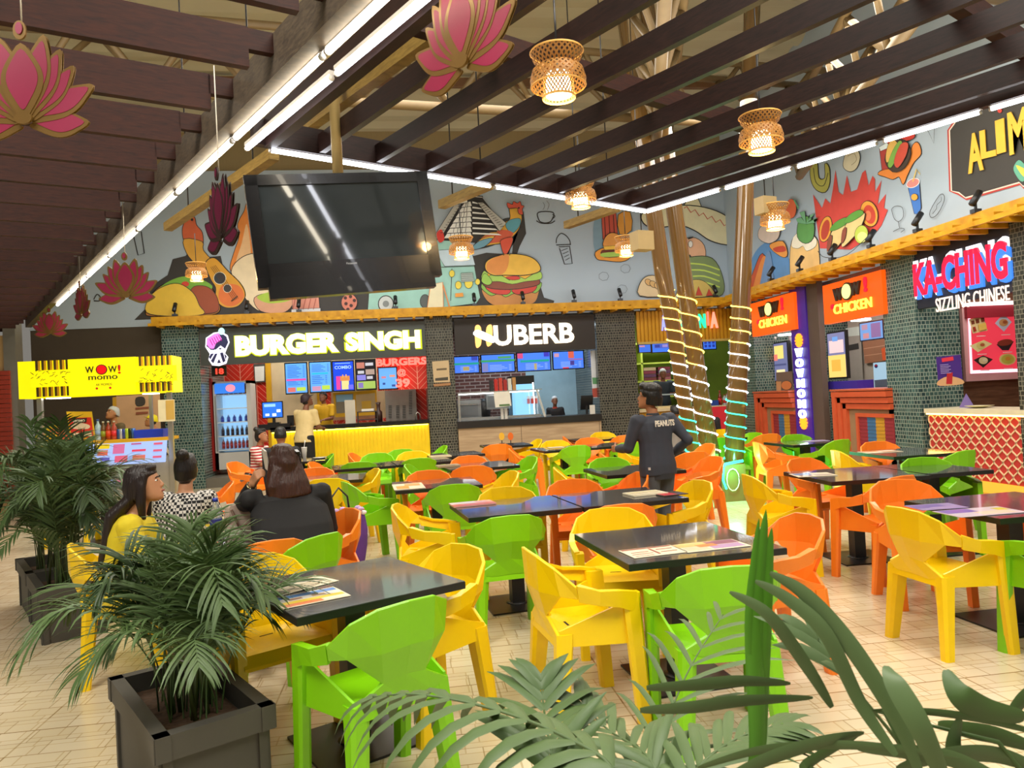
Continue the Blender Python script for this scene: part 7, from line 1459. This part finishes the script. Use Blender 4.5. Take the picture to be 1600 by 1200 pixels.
# ================================================================ PLANTERS AND PALMS
m_pl = P('4a4740', .6, var=.15, scale=5, bump=.1); m_soil = P('4a3420', .95, var=.5, scale=30, bump=.8)
V_ = V((math.cos(R(120.5)), math.sin(R(120.5)), 0)); U_ = V((V_.y, -V_.x, 0))
def planter(front, length, width, hgt, lab):
    """front = near right corner of the box"""
    f0 = V((front.x, front.y, 0)); c = f0+V_*length/2-U_*0+U_*width/2; t = thing('planter_box', lab, 'planter', (c.x, c.y, 0)); f = MB(); th = .035
    def side(a, b, z0, z1, w_): f.obox((a+b)/2+ZA*(z0+z1)/2, (b-a)/2, (b-a).normalized().cross(ZA)*w_/2, ZA*(z1-z0)/2)
    A_, B_, C_, D_ = c-V_*length/2-U_*width/2, c-V_*length/2+U_*width/2, c+V_*length/2+U_*width/2, c+V_*length/2-U_*width/2
    for a, b in ((A_, B_), (B_, C_), (C_, D_), (D_, A_)):
        o = (a+b)/2-c; o.normalize(); side(a-o*.03, b-o*.03, 0, hgt-.09, th); 
    f.build('box_wall', m_pl, t, True); f = MB()
    for a, b in ((A_, B_), (B_, C_), (C_, D_), (D_, A_)):
        o = (a+b)/2-c; o.normalize(); e = (b-a).normalized()*.02; side(a-o*.012-e, b-o*.012+e, hgt-.095, hgt, .055)
    f.build('rim', m_pl, t, True)
    f = MB(); f.obox(c+ZA*(hgt-.10), V_*(length/2-.05), U_*(width/2-.05), ZA*.02, m_soil); f.build('soil', None, t, True); return c
def leafmat(name, c1, c2):
    m, nt, b = nodes(name); n = nt.nodes.new('ShaderNodeTexNoise'); n.inputs['Scale'].default_value = 4; rp = nt.nodes.new('ShaderNodeMix'); rp.data_type = 'RGBA'
    tc_ = nt.nodes.new('ShaderNodeTexCoord'); nt.links.new(tc_.outputs['Object'], n.inputs['Vector']); nt.links.new(n.outputs['Fac'], rp.inputs[0]); rp.inputs[6].default_value = (*lin(c1), 1); rp.inputs[7].default_value = (*lin(c2), 1)
    nt.links.new(rp.outputs[2], b.inputs['Base Color']); b.inputs['Roughness'].default_value = .5; return m
m_lf = [leafmat('palm_leaf', '30481c', '55703a'), leafmat('palm_leaf_pale', '3c5428', '62784a'), leafmat('palm_leaf_dark', '203414', '3a5426')]
def frond(path, n, L, mat, wd=.011, droop=.5, up=.35, start=.18, tip=.5, stem=.004, rnd=random, flat=False, seg=5):
    """pinnate leaf: path = list of 3-D points, n leaflet pairs of length L"""
    f = MB(); path = [V(p) for p in crs([tuple(p) for p in path], 6)]; N = len(path)
    f.tube(path, [stem*(1-.7*i/N) for i in range(N)], mat, 5)
    for i in range(n):
        s = start+(1-start)*(i+.5)/n; k = s*(N-1); a = int(min(k, N-2)); p = path[a].lerp(path[a+1], k-a); d = (path[a+1]-path[a]).normalized()
        sd = d.cross(ZA); sd = sd.normalized() if sd.length > .05 else V((1, 0, 0)); un = sd.cross(d).normalized()
        ln = L*(.55+.45*math.sin(math.pi*min(1, (s-start)/(1-start)*.9+.12)))*rnd.uniform(.85, 1.1)*(1-tip*max(0, s-.7)/.3*.5)
        for sx in (1, -1):
            dr = (sd*sx*rnd.uniform(.75, 1)+d*rnd.uniform(.55, .85)*(1+.8*s)+un*up*rnd.uniform(.6, 1.3)).normalized(); q = p.copy(); vs = []; dd = dr.copy(); sidev = dd.cross(un).normalized()
            for j in range(seg+1):
                u = j/seg; w_ = wd*(math.sin(math.pi*min(1, u*.85+.15))**.7 if u < 1 else .04)
                vs += [q-sidev*w_, q+un*w_*.35, q+sidev*w_]; dd = (dd+V((0, 0, -droop*1.0/seg*(.4+u)))).normalized(); q = q+dd*ln/seg
            fs = []
            for j in range(seg): b = 3*j; fs += [(b, b+1, b+4, b+3), (b+1, b+2, b+5, b+4)]
            f.add(vs, fs, mat, True)
    return f
def palm(c, z0, n, Hs, spread, L, lab, seed, wd=.011, mats=(0, 0, 1, 2), nl=18, box=(.3, .15), droopy=.5):
    rd = random.Random(seed); t = thing('areca_palm', lab, 'palm', (c.x, c.y, z0))
    for i in range(n):
        a = 2*math.pi*i/n*2.4+rd.uniform(-.4, .4); rr = rd.uniform(.3, 1)
        o = V_*rd.uniform(-box[0], box[0])+U_*rd.uniform(-box[1], box[1]); h = Hs*rd.uniform(.6, 1.05); r = spread*(rr if i % 3 else rr*.35)
        dx = V((math.cos(a), math.sin(a), 0)); o = o*.7
        p0 = o; p1 = o+dx*r*.12+ZA*h*.45; p2 = o+dx*r*.42+ZA*h*.85; p3 = o+dx*r*.78+ZA*h*1.0; p4 = o+dx*r*1.1+ZA*h*(1.0-.25*r/spread)
        if i % 3 == 0: p3 = o+dx*r*.7+ZA*h*1.15; p4 = o+dx*r*1.0+ZA*h*1.28
        fr = frond([p0, p1, p2, p3, p4], nl, L*rd.uniform(.8, 1.1), m_lf[mats[i % len(mats)]], wd, droopy*rd.uniform(.7, 1.5), .3, .32, rnd=rd); fr.build('frond', None, t)
    f = MB()
    for i in range(9): o = V_*rd.uniform(-box[0], box[0])*.7+U_*rd.uniform(-box[1], box[1])*.7; f.tube([o, o+V((rd.uniform(-.03, .03), rd.uniform(-.03, .03), Hs*.35))], [.011, .007], P('3f4a1c', .5), 6)
    f.build('cane', None, t); return t
PHt = .40
c1 = planter(atZ(247, 1152, PHt), .84, .42, PHt, 'dark grey planter box in the left foreground')
c2 = planter(atZ(62, 921, PHt), .76, .42, PHt, 'dark grey planter box behind the front one, nearer of the rear pair')
c3 = planter(atZ(62, 921, PHt)+V_*.80, .76, .42, PHt, 'dark grey planter box at the left edge, farther of the rear pair')
palm(c1, PHt-.1, 38, .67, .54, .30, 'areca palm with long narrow leaves in the front planter', 3, .0068, (0, 1, 0, 2), nl=22, droopy=1.15)
palm(c2, PHt-.1, 38, .86, .60, .30, 'dense areca palm behind the front one, nearer of the rear pair', 5, .0085, (0, 2, 0, 1), nl=20, droopy=1.0)
palm(c3, PHt-.1, 44, .98, .68, .32, 'dense areca palm at the left edge, farther of the rear pair', 8, .009, (0, 2, 0, 1), nl=20, droopy=1.0)
# foreground palm leaves (rooted in planters just below the camera)
planter(V((.42, .42, 0)), .84, .42, .38, 'dark planter box just below the bottom centre of the picture')
planter(V((.95, .30, 0)), .7, .42, .38, 'dark planter box just below the bottom right corner of the picture')
rd = random.Random(11)
t = thing('foreground_palm', 'blurred palm fronds rising at the bottom centre of the picture', 'palm', (.35, .75, .40))
def P3(x, y, d): return atD(x, y, d)
def W2(o): return [p-o for p in o]
def fr_px(pts, n, L, mat, par, nm='frond', **k):
    f = frond([atD(*p) for p in pts], n, L, mat, rnd=rd, **k); s_ = atD(*pts[0]); f.tube([V((par.location.x+(s_.x-par.location.x)*.3, par.location.y+(s_.y-par.location.y)*.3, .33)), s_], [.007, .004], mat, 6); o = f.build(nm, None, par, True); return o
root = atD(900, 1330, 1.0)
fr_px([(930,1330,1.0),(960,1210,1.05),(880,1150,1.1),(760,1105,1.15),(650,1085,1.2),(575,1090,1.25)], 12, .21, m_lf[1], t, wd=.0125, droop=2.0, up=.1, start=.2, stem=.004)
fr_px([(900,1330,1.15),(980,1240,1.2),(1030,1150,1.3),(1080,1040,1.4),(1130,960,1.5)], 12, .22, m_lf[1], t, wd=.0055, droop=.7, up=.0, start=.15, stem=.003)
fr_px([(860,1330,1.1),(870,1240,1.15),(860,1170,1.2),(850,1110,1.3),(845,1060,1.35)], 10, .17, m_lf[0], t, wd=.010, droop=.7, up=.2, start=.3)
fr_px([(1080,1330,1.1),(1040,1240,1.15),(1010,1180,1.2),(950,1140,1.3),(900,1090,1.35)], 12, .17, m_lf[1], t, wd=.009, droop=.9, up=.2, start=.25)
fr_px([(1010,1330,1.0),(1060,1250,1.1),(1100,1190,1.15),(1160,1150,1.2),(1230,1130,1.2)], 12, .15, m_lf[1], t, wd=.009, droop=.9, up=.2, start=.25)
# upright unopened leaf
f = MB()
for k, (x0, x1, xt, w_) in enumerate(((1184,1180,1197,.012),(1178,1172,1186,.008),(1190,1196,1206,.009),(1184,1188,1180,.008))):
    pts = [V((.40, .85, .33)), atD(x0, 1330, 1.05+.005*k), atD(x0, 1150, 1.05+.005*k), atD(x1, 980, 1.05), atD((x1+xt)/2, 880, 1.05), atD(xt, 795+14*k, 1.05)]; pts = [V(p) for p in crs([tuple(p) for p in pts], 5)]; n_ = len(pts)
    vs = []; 
    for i, p in enumerate(pts): u = i/(n_-1); ww = w_*(.35 if u < .3 else math.sin(math.pi*min(1, (u-.25)/.75*.9+.12))**.6)*(1 if u < .98 else .1); vs += [p-CR*ww, p-CF*ww*.5, p+CR*ww]
    fs = []
    for i in range(n_-1): b = 3*i; fs += [(b, b+1, b+4, b+3), (b+1, b+2, b+5, b+4)]
    f.add(vs, fs, leafmat('spear_leaf', '3a7a10', '5fa020') if k == 0 else f.mats[0], True)
f.build('unopened_leaf', None, t, True)
t2 = thing('foreground_palm', 'blurred palm with broad leaflets in the bottom right corner', 'palm', (.95, .8, .40))
fr_px([(1330,1340,.95),(1400,1260,.95),(1420,1190,.95),(1340,1080,.95),(1270,990,.98)], 4, .14, m_lf[1], t2, wd=.012, droop=.6, up=.1, start=.7)
def blade(pts, w_, mat, par):
    pts = [atD(*p) for p in pts]; pts = [V(p) for p in crs([tuple(p) for p in pts], 7)]; n_ = len(pts); f = MB(); vs = []
    for i, p in enumerate(pts):
        u = i/(n_-1); d = (pts[min(i+1, n_-1)]-pts[max(i-1, 0)]).normalized(); sd = d.cross(CF).normalized(); ww = w_*.8*max(.03, math.sin(math.pi*min(1, u*.92+.06))**.6); vs += [p-sd*ww, p-CF*ww*.35, p+sd*ww]
    fs = []
    for i in range(n_-1): b = 3*i; fs += [(b, b+1, b+4, b+3), (b+1, b+2, b+5, b+4)]
    f.add(vs, fs, mat, True); f.build('leaflet', None, par, True)
for pts, w_, m_ in [([(1440,1215,.85),(1400,1120,.86),(1330,1010,.88),(1260,930,.9),(1203,895,.92)], .013, 1), ([(1400,1180,.85),(1345,1100,.87),(1290,990,.88),(1230,935,.9),(1180,908,.92)], .011, 1), ([(1300,1105,.9),(1260,1040,.9),(1200,960,.9),(1140,925,.92)], .010, 1), ([(1480,1230,.8),(1440,1140,.8),(1400,1070,.82),(1385,1040,.84)], .016, 1), ([(1100,1240,.85),(1190,1190,.85),(1280,1160,.86),(1350,1145,.88)], .010, 1), ([(1090,1200,.9),(1200,1170,.88),(1350,1165,.86),(1500,1185,.85)], .007, 1), ([(1000,1110,.9),(1080,1105,.9),(1160,1095,.92),(1270,1090,.93)], .010, 1), ([(1010,1075,.95),(1090,1070,.95),(1160,1064,.95),(1235,1068,.96)], .010, 1),
    ([(1600,1120,.9),(1540,1110,.9),(1500,1085,.9),(1478,1046,.92)], .020, 0), ([(1620,1170,.95),(1560,1150,.95),(1510,1140,.95),(1465,1130,.96)], .014, 0), ([(1640,1150,.9),(1540,1125,.9),(1450,1112,.9),(1360,1110,.92)], .006, 0), ([(1640,1210,.9),(1560,1180,.9),(1480,1180,.88),(1400,1200,.87)], .013, 1), ([(1600,1240,.85),(1500,1190,.86),(1420,1175,.87),(1340,1170,.88)], .012, 1), ([(1640,1060,1.0),(1600,1090,1.0),(1570,1130,1.0)], .012, 0), ([(1300,1240,.9),(1280,1215,.9),(1260,1195,.9),(1340,1150,.92)], .010, 0), ([(1560,1260,.9),(1520,1215,.9),(1490,1170,.9),(1500,1120,.9)], .014, 1)]:
    blade(pts, w_, m_lf[m_], t2)
f = MB(); f.tube([V((.90, .55, .33)), atD(1480, 1400, .9), atD(1440, 1220, .88), atD(1380, 1110, .88)], [.008, .006, .004, .002], m_lf[0], 6); f.tube([V((.95, .60, .33)), atD(1640, 1260, .9), atD(1560, 1160, .9), atD(1360, 1110, .92)], [.008, .005, .003, .001], m_lf[0], 6); f.build('leaf_stalk', None, t2, True)
